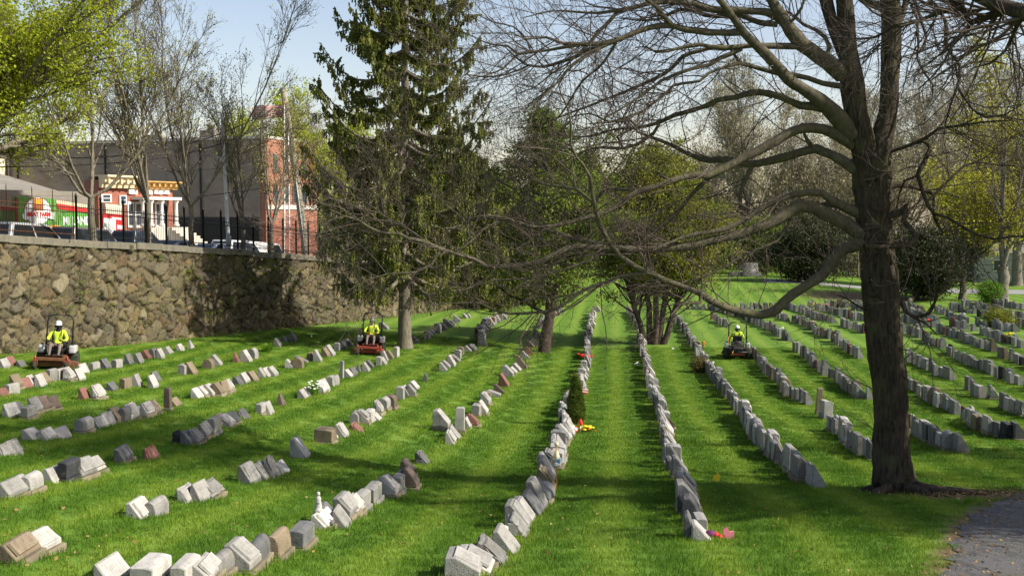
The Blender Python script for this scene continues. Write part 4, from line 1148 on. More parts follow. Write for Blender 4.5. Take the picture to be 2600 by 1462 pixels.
def traced(reg, row, txt):
    for i, tok in enumerate(txt.split(';')):
        tok = tok.strip()
        if not tok: continue
        kd, x, y, w, h = tok.split(','); 
        kind, c = kd[0], kd[1]; pl = len(kd) > 2
        x, y, w, h = float(x), float(y), float(w), float(h)
        sc = REG[reg][2]; u, v = Z(reg, x, y)
        p = hit(u, v); s = FN / p.y; el = (v - 541) / FN
        r = random.Random(int(x * 7 + y * 13))
        W = {'P': .2, 'w': .4, 'd': .5}.get(kind, r.uniform(.42, .55))
        wm, hm = w / sc / s, h / sc / s
        if kind == 'P': T = wm * .9; W = T; H = hm * .97
        elif kind == 'd': T = .16; H = hm; W = wm
        else:
            av = abs(math.atan2(p.x, p.y) - .095)
            T = max(.2, (wm - W * math.sin(av)) / math.cos(av)); H = max(.26, (hm - W * el * .8) * 1.13)
            if kind == 'b': T = max(.17, T * .84)
        p = Vector((p.x, p.y + W / 2 * .9, 0)); p.z = ground(p.x, p.y) - 0.01
        STONES.append((row, kind, c, p, W, T, H, pl))
ROWS = {'wall': 'row nearest the stone wall', 'a4': 'second row out from the stone wall', 'a3': 'row with the weathered lichen pillar', 'a2': 'row with the slim grey pillar',
        'a1': 'row with the grey disc stone', 'b': 'row with the tall white pillar', 'c': 'row beside the little cypress', 'd': 'row right of the little cypress',
        'e': 'row passing right of the multi-stemmed tree', 'f': 'row beside the back-turned mower', 'g': 'row ending left of the bare trunk', 'h': 'row passing behind the bare trunk',
        'i': 'second row beyond the bare trunk', 'j': 'third row beyond the bare trunk', 'k': 'fourth row beyond the bare trunk'}
traced('a', 'a1x', 'pT+,110,1330,350,330; pW+,330,1250,400,300; sG+,40,680,150,250; sG+,135,648,190,235; cL+,255,625,275,245; rG,100,240,170,185; rL,15,255,110,170')
traced('a', 'a2x', 'sL,510,518,255,190; bK+,650,512,185,262; pG+,800,490,205,260; pL+,895,440,215,215; sD+,1200,322,200,205; rP,1485,287,125,120')
traced('a', 'a3x', 'rL,1850,712,225,222; sL,1985,705,230,245; rG+,2095,680,250,230; pW,1360,872,290,240; cG,1515,858,275,238')
traced('a', 'a0x', 'sL,1060,1530,310,190; bW+,1450,1560,470,280; bW+,1810,1560,290,355; pL+,2020,1540,260,330; cG+,2150,1480,270,305; pL+,2400,1420,395,380')
traced('b', 'bx', 'cD+,170,1360,220,350; cT+,378,1295,250,365; bD,620,1190,310,310; pW+,850,985,250,180; sD+,890,965,280,275; sG,1040,968,235,253; pG+,1085,885,265,295; pL+,1180,865,200,260; bL+,1240,815,155,250; bG,1355,738,200,248; pL+,1525,665,240,245; bG+,1610,640,165,230; sD,1670,585,165,215; sB+,1745,592,190,262; sB+,1715,470,170,210; rD,1865,330,175,160')
traced('b', 'a1x', 'pG,105,525,220,240; sL,235,482,220,212; rG,325,472,205,257; sL,440,432,100,142; sL,625,268,230,228')
traced('c', 'c', 'pL+,-100,1490,430,360; pL+,15,1440,430,330; rG,190,1348,370,348; bW,272,1185,150,165; sL,345,1222,280,330; bG,400,1062,160,242; sG,470,1062,230,272; pL,510,912,245,277; sD,600,842,230,272; cL,715,682,230,197; bL+,742,560,150,140; rD,765,432,125,162; bL+,855,352,160,187; rG+,872,165,190,185')
traced('c', 'd', 'sL,2325,1097,250,217; bG,2308,1020,150,170; sD,2215,1085,160,310; pK,2190,865,210,242; sB,2165,612,190,165; sT,2130,560,170,100; sG,2158,522,200,170; sD,2055,412,210,175; PW,2020,418,34,180; sG,2005,292,165,135; rG,1985,170,120,150')
traced('2', 'wall', 'sL,20,622,100,112; sP,80,602,100,112; sD,190,602,82,75; bL+,927,640,78,95; sD,1038,622,124,107; bL+,1158,612,112,92; sD,1282,582,105,117; sG,1378,567,105,107; sP+,1458,528,117,100; cD+,1525,522,102,110; sL,1600,522,82,110; rL+,1680,467,100,77; rW+,1797,442,85,77; wL,1910,417,72,87')
traced('3', 'wall', 'sL,410,397,90,87; sD,482,352,85,62; sD,567,352,85,97')
traced('2', 'a4', 'rP,-5,905,70,60; bL+,85,885,140,130; sT+,140,832,130,162; sP,232,822,135,122; sW,282,802,125,127; sL,382,802,145,137; sT,425,762,140,112; bG+,490,752,110,137; bL+,580,742,115,132; rL+,672,747,140,147; sW,785,737,90,127; sW,812,672,125,112')
traced('2', 'a4', 'bL+,1828,682,125,112; sT+,1908,682,130,132; cT+,2080,622,135,107; rL+,2170,592,120,117; wP,2368,557,85,107; sW,2465,552,125,122; cL+,2528,522,115,110')
traced('3', 'a4', 'rW,525,617,110,97; cT+,610,622,135,117; sG,645,562,150,72; rT+,752,542,105,87; sL+,812,552,100,122; rT+,892,502,90,97; sL+,938,492,105,112; bW+,1003,442,85,82; sD,1070,422,80,92; sD,1130,402,100,82; bG,1245,385,50,105; sL,1480,222,110,70')
traced('2', 'a3', 'sP,825,937,135,137; rL+,960,937,155,167; sD,1105,852,135,112; bT+,1240,827,125,122; rL+,1360,812,120,147; sW,1522,817,115,142; sD,1552,752,105,112')
traced('2', 'a3', 'sW,1965,927,140,127; sL+,2030,912,140,132; sW+,2100,907,145,142; sT+,2178,907,145,157; sT+,2240,892,110,162; sL+,2290,862,110,142; rD+,2382,792,110,102; sW,2448,767,110,117; sT+,2525,752,130,112')
traced('3', 'a3', 'sL,243,712,100,107; sW,298,702,100,102; sL,358,697,110,107')
traced('2', 'a2', 'sL,75,1117,150,172; sD,140,1107,150,167; bG+,255,1132,155,162; sG+,318,1082,155,187; sB+,412,1052,170,172; sB+,508,1042,135,162; cG+,805,1272,200,182; pL,975,1217,180,142; sG,1048,1192,150,157; sT+,1138,1167,180,172; cD+,1222,1165,160,175; pW+,1295,1152,165,197; rW+,1400,1087,60,90; pL+,1455,1112,150,172; sT+,1528,1092,155,167; PB,1680,1062,72,267; sT,1747,1007,95,112')
traced('3', 'a2', 'sL,660,922,122,107; sD,708,908,115,110; sW+,850,872,110,140; sW+,885,855,110,140; bL,945,802,105,117; cL,985,790,60,110; PL,1055,717,42,187; sW,1122,712,95,92; sD,1165,692,90,92; wD,1230,652,70,82; rL,1302,652,85,102; sD,1338,607,95,77; bL+,1425,592,80,97; sL,1472,582,80,80; sL,1490,552,80,112; rT+,1540,522,90,87; bW+,1603,502,70,102')
traced('3', 'a2', 'sD+,1800,362,90,72; bL+,1917,327,75,87; sW,1950,285,60,50; sD,1962,267,70,42; bL+,2022,262,85,97; rG+,2085,232,80,77; sL+,2132,202,110,82; sL,2175,185,60,60; rL,2215,152,90,72; sL,2300,112,50,48; sL,2340,108,40,45')
traced('2', 'a1', 'sL,290,1342,240,97; pL,432,1342,215,127; sG,580,1327,140,142')
traced('2', 'a1', 'rK+,1772,1375,160,155; sD+,1870,1392,180,172; rG+,1952,1390,170,190; sG+,2045,1335,155,200; bL+,2130,1295,135,210; sT+,2190,1215,120,160; pL+,2250,1212,200,147; sD+,2318,1192,155,157; rD,2430,1132,145,132')
traced('3', 'a1', 'bL+,238,1087,130,137; sL,318,1082,110,147; wB,445,992,95,132')
traced('3', 'a1', 'rP,1200,1257,160,107; pL,1050,1312,150,162; bT+,882,1372,265,172; sL,960,1330,90,60; cG+,1185,1182,130,147; pL+,1265,1182,160,157; bW+,1332,1162,130,145; sW,1410,1152,80,82; rL+,1425,1097,110,172; cL+,1480,1042,140,147; cB+,1540,1032,150,157; bL+,1645,937,105,142; sL+,1700,902,100,122; sG+,1755,905,110,132; sW,1782,832,105,97; dD,1897,747,105,77')
traced('3', 'a1', 'sL,2080,647,90,92; sL,2108,617,95,87; sW,2160,602,90,117; sG,2195,547,120,72; bL+,2228,522,80,92; bT,2252,477,85,77; sW,2335,442,80,57; sD,2372,442,85,72; sD,2392,430,60,60; rL+,2475,388,100,92')
traced('3', 'b', 'sL+,2060,1242,185,220; pL,2152,1382,135,162; sG,2188,1332,145,147; PL,2240,1282,110,290; sL,2330,1222,60,132; rP+,2372,1212,150,147; bL+,2412,1102,115,137; sW+,2480,1097,110,167; pL+,2505,1002,110,152')
traced('d', 'b', 'pL+,125,1112,110,130; bT,140,1062,120,100; rL+,215,1017,150,74; sB,260,987,120,97; sP+,315,922,110,137; sL,358,822,120,122; sW,412,787,80,72; sL,445,765,90,85; rT+,490,742,120,137; sL,530,642,90,82; rP,570,602,90,82; sB,585,525,80,70; sG,618,502,75,82; sD,650,432,80,97; rG,678,335,40,60')
# generated along the remaining stretches of each row
GEN = [('a1', '3', [(2475, 380), (2450, 300), (2490, 225), (2560, 160)], .62), ('a1', 'd', [(90, 440), (120, 370), (190, 310), (250, 265), (340, 225)], .7), ('b', 'd', [(690, 330), (740, 260), (820, 205), (890, 180)], .72),
       ('c', 'd', [(985, 1410), (940, 1330), (945, 1200), (1000, 1100), (1085, 1000), (1100, 870), (1135, 780), (1155, 690), (1160, 600), (1155, 500), (1165, 400), (1190, 330), (1200, 250), (1220, 190)], .62),
       ('d', 'd', [(1965, 1440), (1950, 1350), (1915, 1250), (1870, 1130), (1835, 1050), (1795, 880), (1755, 720), (1715, 560), (1690, 470), (1680, 400), (1650, 290), (1600, 200), (1560, 165)], .66),
       ('e', 'f', [(850, 712), (745, 675), (700, 590), (620, 545), (545, 485)], .62), ('e', 'e', [(545, 1335), (450, 1240), (385, 1190), (335, 1085), (260, 985), (205, 880), (130, 800), (60, 695), (0, 620)], .6),
       ('e', 'd', [(2480, 890), (2400, 780), (2300, 640), (2240, 540), (2190, 450), (2130, 350), (2050, 260), (1990, 205)], .66),
       ('f', 'f', [(1345, 500), (1250, 445), (1150, 405), (1100, 330), (1035, 265)], .6), ('f', 'e', [(955, 1005)], .6), ('f', 'e', [(800, 890), (720, 850), (650, 820), (580, 710), (500, 660), (430, 560), (375, 490)], .62), ('f', 'e', [(150, 260), (70, 215), (20, 190)], .66),
       ('g', 'e', [(2050, 1285), (1960, 1275), (1850, 1230), (1740, 1160), (1640, 1100)], .56), ('g', 'e', [(1330, 850), (1230, 840), (1120, 760), (1050, 690), (960, 650), (870, 580), (790, 500), (720, 450)], .62), ('g', 'e', [(650, 370), (600, 350), (520, 290), (400, 240), (270, 180), (100, 130), (0, 115)], .66),
       ('h', 'e', [(2545, 1182), (2440, 1180), (2320, 1150), (2200, 1090), (2100, 1010)], .56), ('h', 'e', [(2030, 970), (1900, 910), (1790, 855), (1700, 800), (1630, 745)], .62), ('h', 'e', [(1240, 515), (1150, 470), (1080, 410), (980, 350), (900, 320), (800, 250), (720, 220), (640, 210), (560, 170), (450, 140)], .66),
       ('i', 'e', [(2560, 985), (2460, 930), (2400, 910)], .62), ('i', 'e', [(2320, 850), (2200, 830), (2110, 770)], .62), ('i', 'e', [(1990, 690), (1900, 660), (1800, 610), (1700, 560), (1600, 520)], .64), ('i', 'e', [(1270, 310), (1200, 280), (1100, 250)], .66), ('i', 'e', [(1020, 225), (880, 190), (760, 140), (640, 105)], .66),
       ('j', 'e', [(2540, 730), (2380, 680), (2280, 620), (2160, 580), (2050, 530), (1960, 470)], .64), ('j', 'e', [(1900, 430), (1800, 390), (1700, 330), (1590, 300)], .66), ('j', 'e', [(1260, 210), (1100, 170), (1000, 140), (830, 105)], .66),
       ('k', 'e', [(2570, 570), (2480, 530), (2380, 500)], .66), ('k', 'e', [(2340, 460), (2250, 430), (2130, 390), (2080, 360), (1960, 330), (1870, 290)], .66), ('k', 'e', [(1830, 260), (1700, 240), (1580, 210)], .66), ('k', 'e', [(1270, 130), (1100, 95)], .66),
       ('x', 'e', [(2570, 430), (2500, 400), (2400, 380), (2300, 340), (2230, 310)], .66), ('x', 'e', [(2160, 290), (2070, 270), (1980, 250)], .66), ('x', 'e', [(1860, 220), (1800, 210), (1700, 170), (1580, 130)], .66),
       ('x', 'e', [(2500, 295), (2420, 290), (2330, 260), (2250, 255), (2100, 230), (2000, 190), (1860, 130)], .66), ('x', 'e', [(2700, 290), (2570, 260), (2460, 230), (2330, 200), (2220, 170)], .66), ('x', 'e', [(2180, 150), (2080, 140), (1980, 110)], .66),
       ('x', 'e', [(2700, 215), (2570, 190), (2450, 160), (2330, 130), (2200, 110), (2080, 90)], .66), ('x', 'e', [(2700, 130), (2570, 115), (2400, 85), (2320, 75)], .66), ('x', 'e', [(1760, 145), (1660, 110), (1580, 95)], .66),
       ('x', 'e', [(-180, 112), (0, 118), (250, 118), (360, 112), (540, 112)], .55), ('x', 'd', [(1215, 165), (1300, 160)], .5), ('x', 'e', [(380, 108), (520, 106), (640, 108)], .5), ('x', 'e', [(820, 100), (1000, 96), (1260, 92)], .5),
       ('i', 'e', [(2640, 1010), (2600, 1000)], .6), ('j', 'e', [(2680, 790), (2600, 760)], .6), ('k', 'e', [(2690, 620), (2600, 585)], .6)]
rgs = random.Random(77)
for row, reg, pts, gap in GEN:
    W3 = [hit(*Z(reg, *p)) for p in pts]
    if len(W3) == 1:
        STONES.append((row, 'b', 'L', Vector((W3[0].x, W3[0].y, W3[0].z)), .6, .3, .62, True)); continue
    acc = 0.0
    for a, b in zip(W3, W3[1:]):
        L = (Vector((b.x, b.y)) - Vector((a.x, a.y))).length
        while acc < L:
            f = acc / L; x = a.x + (b.x - a.x) * f + rgs.uniform(-.07, .07); y = a.y + (b.y - a.y) * f
            k = rgs.choices('spbrcw', [36, 16, 24, 14, 8, 2])[0]; c = rgs.choices('WLGDKTPB', [17, 42, 24, 6, 1, 7, 1.5, 1.5])[0]
            big = rgs.random() < .06
            STONES.append((row, k, c, Vector((x, y, ground(x, y) - .01)), rgs.uniform(.42, .56), rgs.uniform(.26, .45) if k != 'b' else rgs.uniform(.18, .3), rgs.uniform(.44, .66) * (1.18 if big else 1), rgs.random() < .5))
            acc += gap * .84 * rgs.uniform(.75, 1.3) + (rgs.uniform(.3, 1.0) if rgs.random() < .07 else 0)
        acc -= L
# a few single tall markers seen far right
for reg, x, y, H in (('e', 895, 975, .95), ('3', 1055, 717, 0)):
    if H:
        p = hit(*Z(reg, x, y)); STONES.append(('f', 'P', 'T', p, .2, .2, H, True))
for row in ('c', 'd'):                        # close the small gaps along the two nearest rows
    L = sorted([s for s in STONES if s[0] == row and s[3].y < 34], key=lambda s: s[3].y)
    for a, b in zip(L, L[1:]):
        n = int((b[3].y - a[3].y) / .62)
        for k in range(1, n):
            f = k / n; x, y = a[3].x + (b[3].x - a[3].x) * f, a[3].y + (b[3].y - a[3].y) * f
            STONES.append((row, rgs.choice('sspbr'), rgs.choice('LGGLDT'), Vector((x, y, ground(x, y) - .01)), rgs.uniform(.42, .52), rgs.uniform(.3, .42), rgs.uniform(.42, .56), rgs.random() < .5))
def ordinal(n):
    return f"{n}{'th' if 10 <= n % 100 <= 20 else {1: 'st', 2: 'nd', 3: 'rd'}.get(n % 10, 'th')}"
def inframe(p):
    a = Vector((p.x, p.y, p.z - CAMZ)); c, s = math.cos(PITCH), math.sin(PITCH)
    f = a.y * c - a.z * s; u = a.x / f * FN + CX; v = CY - (a.y * s + a.z * c) / f * FN
    return u, v
def build_stones():
    near = []; far = []
    infr = [s for s in STONES if -60 < inframe(s[3])[0] < 2650 and inframe(s[3])[1] < 1540]
    infr.sort(key=lambda s: s[3].y / max(.1, math.sqrt(s[5] * s[6]) ** .5))
    ind = infr[:300]; mass = infr[300:]
    # where each stands in its row, counted from the near end
    rank = {}
    fam = {'a0x': 'the front row at the bottom edge', 'a1x': 'third broken row in the left foreground', 'a2x': 'fourth broken row in the left foreground', 'a3x': 'second broken row in the left foreground', 'bx': 'row curving up from the bottom left'}
    byrow = {}
    for s in infr: byrow.setdefault(s[0], []).append(s)
    for r_, L in byrow.items():
        for i, s in enumerate(sorted(L, key=lambda q: q[3].y)): rank[id(s)] = i + 1
    k = 0; used = set()
    for s in ind:
        row, kind, c, p, W, T, H, pl = s; k += 1
        o = build_stone(kind, c, p, W, T, H, 1000 + k, pl)
        nm = ROWS.get(row) or fam.get(row) or 'short row by the back bank'
        lab = f"{COL_WORD[c]} {KIND_WORD[kind]} gravestone, {ordinal(rank[id(s)])} from the near end of the {nm.replace('the ', '', 1) if nm.startswith('the ') else nm}"
        w = lab.split()
        if len(w) > 16: lab = lab.replace(' gravestone,', ' stone,').replace('from the near end of the', 'nearest in the')
        if len(lab.split()) > 16: lab = ' '.join(lab.split()[:16])
        tag(o, lab, 'gravestone', 'gravestones in rows across the lawn')
    # everything smaller than the 300 largest: one mass of distant stones
    keys = 'WLGDKTPB'; mats = [ROUGH[q] for q in keys] + [FACE[q] for q in keys]
    V, Fq, MI = [], {}, {}
    vs, fs, ms = [], [], []
    for i, s in enumerate(mass):
        row, kind, c, p, W, T, H, pl = s; r = random.Random(9000 + i)
        bm = stone_bm(kind if kind != 'd' else 'c', W, T, H, r, False); fk = stone_faces(bm, kind)
        M = Matrix.Translation(p) @ Matrix.Rotation(-math.atan(.095) + r.uniform(-.12, .12), 4, 'Z') @ Matrix.Rotation(r.uniform(-.04, .05), 4, 'Y')
        o = len(vs); bm.verts.index_update(); bm.verts.ensure_lookup_table()
        vs += [tuple(M @ v.co) for v in bm.verts]
        for f, q in zip(bm.faces, fk): fs.append([o + v.index for v in f.verts]); ms.append(keys.index(c) + 8 * q)
        bm.free()
    me = bpy.data.meshes.new('distant_gravestones'); me.from_pydata(vs, [], fs)
    for m in mats: me.materials.append(m)
    me.polygons.foreach_set('material_index', ms); me.update()
    face_uv(me)
    o = link('distant_gravestones', me); tag(o, kind='stuff')
    print('STONES', len(infr), 'individual', len(ind))
build_stones()
# ---------------------------------------------------------------- ride-on mowers and riders (front faces local -Y)
M_RED = noisy('faded_red_deck_paint', (0.19, 0.035, 0.02), (0.36, 0.075, 0.042), 4, 0.55)
M_RUSTY = noisy('grass_stained_deck', (0.085, 0.042, 0.02), (0.20, 0.085, 0.04), 5, 0.85)
M_BLK = mat('black_steel', col=(0.014, 0.015, 0.016), rough=0.45)
M_SEAT = mat('black_vinyl', col=(0.018, 0.018, 0.02), rough=0.5)
M_TANK = mat('pale_plastic_tank', col=(0.45, 0.45, 0.44), rough=0.5)
M_ENG = noisy('sooty_engine', (0.015, 0.015, 0.015), (0.06, 0.058, 0.055), 9, 0.7)
M_MTYRE = noisy('dusty_green_tyre', (0.015, 0.017, 0.012), (0.05, 0.06, 0.03), 8, 0.95)
M_METAL = mat('worn_metal', col=(0.3, 0.3, 0.3), rough=0.4, metal=0.8)
M_STRAP = mat('orange_strap', col=(0.55, 0.3, 0.1), rough=0.8)
def mower(p, rz, label, chute, deckm, back=False):
    R = empty('ride_on_mower', p, rz, label, 'mower', 'ride-on mowers cutting the lawn')
    sl = ground(p.x, p.y + .7) - ground(p.x, p.y - .7); sx = ground(p.x + .6, p.y) - ground(p.x - .6, p.y)
    R.rotation_euler = (math.atan(sl / 1.4), -math.atan(sx / 1.2), rz)
    m = MB(); m.box((0, -.42, .22), (1.36, .86, .16), 0, bev=.05); m.prism([(-.78, .12), (.78, .12), (.72, .28), (-.72, .28)], -.83, -.72, 0, 'y')
    for s in (-.4, 0, .4): m.lathe([(.17, 0), (.17, .05), (.1, .09), (.05, .1)], 14, 0, (s, -.4, .30))
    m.build('cutting_deck', deckm, R)
    m = MB(); m.box((0, -.98, .40), (1.12, .14, .12), 0, bev=.02); m.box((0, -.90, .36), (.9, .1, .08), 0)
    for s in (-.36, .36): m.box((s, -.35, .42), (.08, 1.2, .07), 0)
    m.box((0, .35, .44), (.72, .9, .09), 0, bev=.015)
    m.build('front_frame', deckm if not back else M_RED, R)
    if chute:
        m = MB(); m.prism([(.70, .30), (1.02, .20), (1.04, .1), (.70, .12)], -.65, -.2, 0, 'y'); m.build('discharge_chute', M_RUSTY, R)
    for s in (-.52, .52):
        c = MB(); c.lathe([(.05, -.055), (.13, -.06), (.165, -.04), (.165, .04), (.13, .06), (.05, .055)], 16, 0, (0, 0, 0), 'x')
        w = c.build('caster_wheel', M_MTYRE, R, (s * 1.06, -1.06, .165))
        f = MB(); f.tube([(0, 0.02, .18), (0, .02, .36)], .035, 8); f.box((0, 0, .19), (.2, .08, .03)); 
        for q in (-.09, .09): f.box((q, 0, .09), (.015, .06, .2))
        f.build('fork', M_RED, w)
        c = MB(); c.lathe([(.12, -.15), (.24, -.16), (.30, -.12), (.31, 0), (.30, .12), (.24, .16), (.12, .15)], 22, 0, (0, 0, 0), 'x')
        for k in range(16):
            a = 2 * math.pi * k / 16; c.box((0.06 * (1 if k % 2 else -1), .30 * math.cos(a), .30 * math.sin(a)), (.16, .035, .035), 0, Matrix.Rotation(a, 3, 'X'))
        w = c.build('drive_wheel', M_MTYRE, R, (s * 1.12, .52, .31))
        h = MB(); h.lathe([(.02, -.13), (.13, -.12), (.13, .12), (.02, .13)], 14, 0, (0, 0, 0), 'x'); h.build('hub', M_METAL, w)
        t = MB(); t.box((s * 1.04, .34, .70), (.24, .62, .30), 0, bev=.07); t.build('fuel_tank', M_TANK, R)
        t = MB(); t.lathe([(.05, 0), (.05, .05)], 10, 0, (s * 1.04, .2, .85)); t.build('tank_cap', M_BLK, R)
        t = MB(); t.tube([(s * .72, .0, .55), (s * .74, -.10, .82), (s * .66, -.16, 1.02), (s * .28, -.18, 1.04)], .018, 8); t.build('steering_lever', M_BLK, R)
    m = MB(); m.prism([(-.52, .40), (-.80, .43), (-.96, .50), (-.97, .53), (-.80, .46), (-.52, .43)], -.38, .38, 0, 'x'); m.build('footplate', M_BLK, R)
    m = MB(); m.box((0, .12, .66), (.52, .5, .14), 0, bev=.05); m.box((0, .42, .95), (.50, .12, .56), 0, Matrix.Rotation(-.16, 3, 'X'), bev=.05); m.box((0, .14, .55), (.44, .44, .14)); m.build('seat', M_SEAT, R)
    for s in (-.3, .3):
        m = MB(); m.box((s, .2, .86), (.07, .34, .05), 0, bev=.02); m.tube([(s, .36, .66), (s, .36, .86)], .02, 6); m.build('armrest', M_SEAT, R)
    m = MB(); m.box((0, .80, .64), (.66, .5, .34), 0, bev=.06); m.lathe([(.2, 0), (.22, .05), (.2, .16), (.1, .18)], 16, 0, (0, .78, .80)); m.lathe([(.09, -.26), (.1, -.2), (.1, .2), (.09, .26)], 12, 0, (0, 1.02, .60), 'x'); m.box((.22, .88, .86), (.16, .22, .12), bev=.03); m.build('engine', M_ENG, R)
    m = MB(); m.box((0, 1.02, .50), (.9, .08, .26), 0, bev=.03); m.tube([(-.5, 1.06, .42), (.5, 1.06, .42)], .04, 8); m.build('rear_bumper', M_BLK, R)
    m = MB(); m.box((0, 1.03, .31), (.72, .06, .12), 0, bev=.015); m.build('rear_plate', M_RED, R)
    pts = [(-.46, .58, .42), (-.46, .62, 1.2), (-.46, .66, 1.72), (-.43, .67, 1.85), (-.34, .675, 1.93), (-.2, .68, 1.95), (.2, .68, 1.95), (.34, .675, 1.93), (.43, .67, 1.85), (.46, .66, 1.72), (.46, .62, 1.2), (.46, .58, .42)]
    m = MB(); m.tube(pts, .032, 10); m.build('roll_bar', M_BLK, R)
    m = MB()
    for s in (-.46, .46): m.box((s, .62, 1.14), (.09, .09, .12), 0, bev=.01)
    m.build('hinge_clamp', M_BLK, R)
    if back:
        m = MB(); m.tube([(.47, .70, 1.2), (.50, .74, .95), (.44, .80, .70)], .02, 6); m.tube([(.2, 1.06, .55), (.28, 1.1, .40), (.24, 1.12, .25)], .022, 6); m.build('strap', M_STRAP, R)
    return R
M_SKIN = mat('skin', col=(0.45, 0.26, 0.18), rough=0.6)
M_HIVIS = noisy('hi_vis_cloth', (0.48, 0.62, 0.03), (0.62, 0.78, 0.06), 5, 0.8)
M_TROU = noisy('brown_work_trousers', (0.13, 0.105, 0.085), (0.2, 0.16, 0.135), 6, 0.95)
M_BOOT = mat('work_boot', col=(0.03, 0.025, 0.02), rough=0.8)
M_DKCLOTH = mat('dark_cloth', col=(0.02, 0.021, 0.023), rough=0.9)
M_HARD = mat('white_hard_hat', col=(0.8, 0.79, 0.77), rough=0.35)
M_CAPG = mat('grey_helmet', col=(0.28, 0.27, 0.26), rough=0.6)
M_GLOVEO = mat('orange_glove', col=(0.85, 0.16, 0.02), rough=0.8)
M_GLOVEK = mat('black_glove', col=(0.02, 0.02, 0.02), rough=0.8)
M_REFL = mat('dark_harness', col=(0.05, 0.075, 0.05), rough=0.7)
def rider(R, label, hat, glove, mask, hands=(1, 1), turn=0.0, back=False):
    P = empty('person', R.matrix_world.translation, 0, label, 'person', 'workers riding the mowers'); P.location = R.location; P.rotation_euler = R.rotation_euler
    V, E, RAD, ZN = [], [], [], []
    def vtx(p, r, zn, par=None):
        V.append(p); RAD.append(r); ZN.append(zn); i = len(V) - 1
        if par is not None: E.append((par, i))
        return i
    pe = vtx((0, .20, .80), (.17, .13), 'T')
    s1 = vtx((0, .25, .98), (.165, .125), 'S', pe); s2 = vtx((0, .26, 1.16), (.185, .135), 'S', s1); s3 = vtx((0, .25, 1.32), (.165, .12), 'S', s2)
    nk = vtx((0, .225, 1.43), (.062, .062), 'K', s3); hd = vtx((0, .20, 1.53), (.082, .092), 'K', nk); h2 = vtx((0, .195, 1.61), (.085, .10), 'K', hd); vtx((0, .20, 1.68), (.06, .07), 'K', h2)
    vtx((0, .10, 1.535), (.016, .018), 'K', hd)           # nose
    for s, hx in ((-1, -.17), (1, .17)):
        sh = vtx((s * .21, .25, 1.34), (.085, .08), 'S', s3); el = vtx((s * .34, .13, 1.09), (.062, .062), 'S', sh)
        fa = vtx((s * .29, -.03, 1.02), (.05, .05), 'S', el); wr = vtx((s * .20, -.14, 1.03), (.034, .034), 'S', fa)
        pm = vtx((s * .165, -.19, 1.035), (.040, .030), 'G', wr)
        for k, (dx, ln) in enumerate(((-.03, .045), (-.01, .055), (.01, .052), (.03, .042))):
            f1 = vtx((s * (.165 + dx), -.225, 1.05), (.0105, .0105), 'G', pm); f2 = vtx((s * (.165 + dx), -.232, 1.05 - ln * .6), (.0095, .0095), 'G', f1); vtx((s * (.165 + dx), -.205, 1.05 - ln), (.0085, .0085), 'G', f2)
        t1 = vtx((s * .125, -.17, 1.05), (.012, .012), 'G', pm); vtx((s * .105, -.20, 1.03), (.010, .010), 'G', t1)
        hp = vtx((s * .11, .14, .79), (.115, .11), 'T', pe); kn = vtx((s * (.17 if s < 0 else .15), -.26, .87 + (.02 if s < 0 else 0)), (.075, .08), 'T', hp)
        md = vtx((s * .17, -.42, .70), (.062, .065), 'T', kn); an = vtx((s * .16, -.55, .52), (.045, .048), 'T', md); hl = vtx((s * .16, -.57, .49), (.05, .05), 'B', an); vtx((s * .17, -.72, .515), (.042, .035), 'B', hl)
    me = bpy.data.meshes.new('body'); me.from_pydata(V, E, [])
    tmp = bpy.data.objects.new('body_cage', me); COL.objects.link(tmp)
    sk = tmp.modifiers.new('skin', 'SKIN'); sk.use_smooth_shade = True
    for i, d in enumerate(me.skin_vertices[0].data): d.radius = RAD[i]; d.use_root = (i == 0)
    sb = tmp.modifiers.new('sub', 'SUBSURF'); sb.levels = 2; sb.render_levels = 2
    dg = bpy.context.evaluated_depsgraph_get(); dg.update()
    bm_ = bpy.data.meshes.new_from_object(tmp.evaluated_get(dg)); bpy.data.objects.remove(tmp)
    bm_.name = 'body'; bm_.materials.clear()
    for m_ in (M_HIVIS, M_TROU, M_DKCLOTH if mask else M_SKIN, glove, M_BOOT): bm_.materials.append(m_)
    zi = {'S': 0, 'T': 1, 'K': 2, 'G': 3, 'B': 4}; VA = np.array(V)
    for f in bm_.polygons:
        d = ((VA - np.array(f.center)) ** 2).sum(1); f.material_index = zi[ZN[int(d.argmin())]]
    b = link('body', bm_, P)
    m = MB()
    for s in (-1, 1):
        m.tube([(s * .115, .145, .98), (s * .125, .09, 1.14), (s * .13, .12, 1.30), (s * .12, .22, 1.425), (s * .13, .345, 1.36), (s * .12, .39, 1.15), (s * .1, .385, .98)], .017, 6)
    m.build('harness_strap', M_REFL, P)
    m = MB()
    m.lathe([(.118, .0), (.122, .02), (.12, .06), (.105, .115), (.07, .15), (.02, .165)], 18, 0, (0, .20, 1.595))
    m.prism([(-.1, -.02), (.1, -.02), (.07, -.09), (-.07, -.09)], 1.59, 1.605, 0, 'z', None, (0, .11, 0))
    m.build('helmet' if hat is M_HARD else 'cap', hat, P)
    for s in (-1, 1):
        e = MB(); e.lathe([(.02, -.03), (.05, -.028), (.055, 0), (.05, .028), (.02, .03)], 12, 0, (s * .105, .205, 1.545), 'x'); e.build('ear_defender', M_DKCLOTH if hat is M_HARD else M_BLK, P)
    if not mask:
        e = MB(); e.box((0, .105, 1.575), (.14, .02, .035), bev=.006); e.build('safety_glasses', M_BLK, P)
        e = MB(); e.box((0, .108, 1.49), (.05, .012, .012), bev=.003); e.build('mouth', mat('lip', col=(0.35, 0.13, 0.1), rough=0.6), P)
    return P
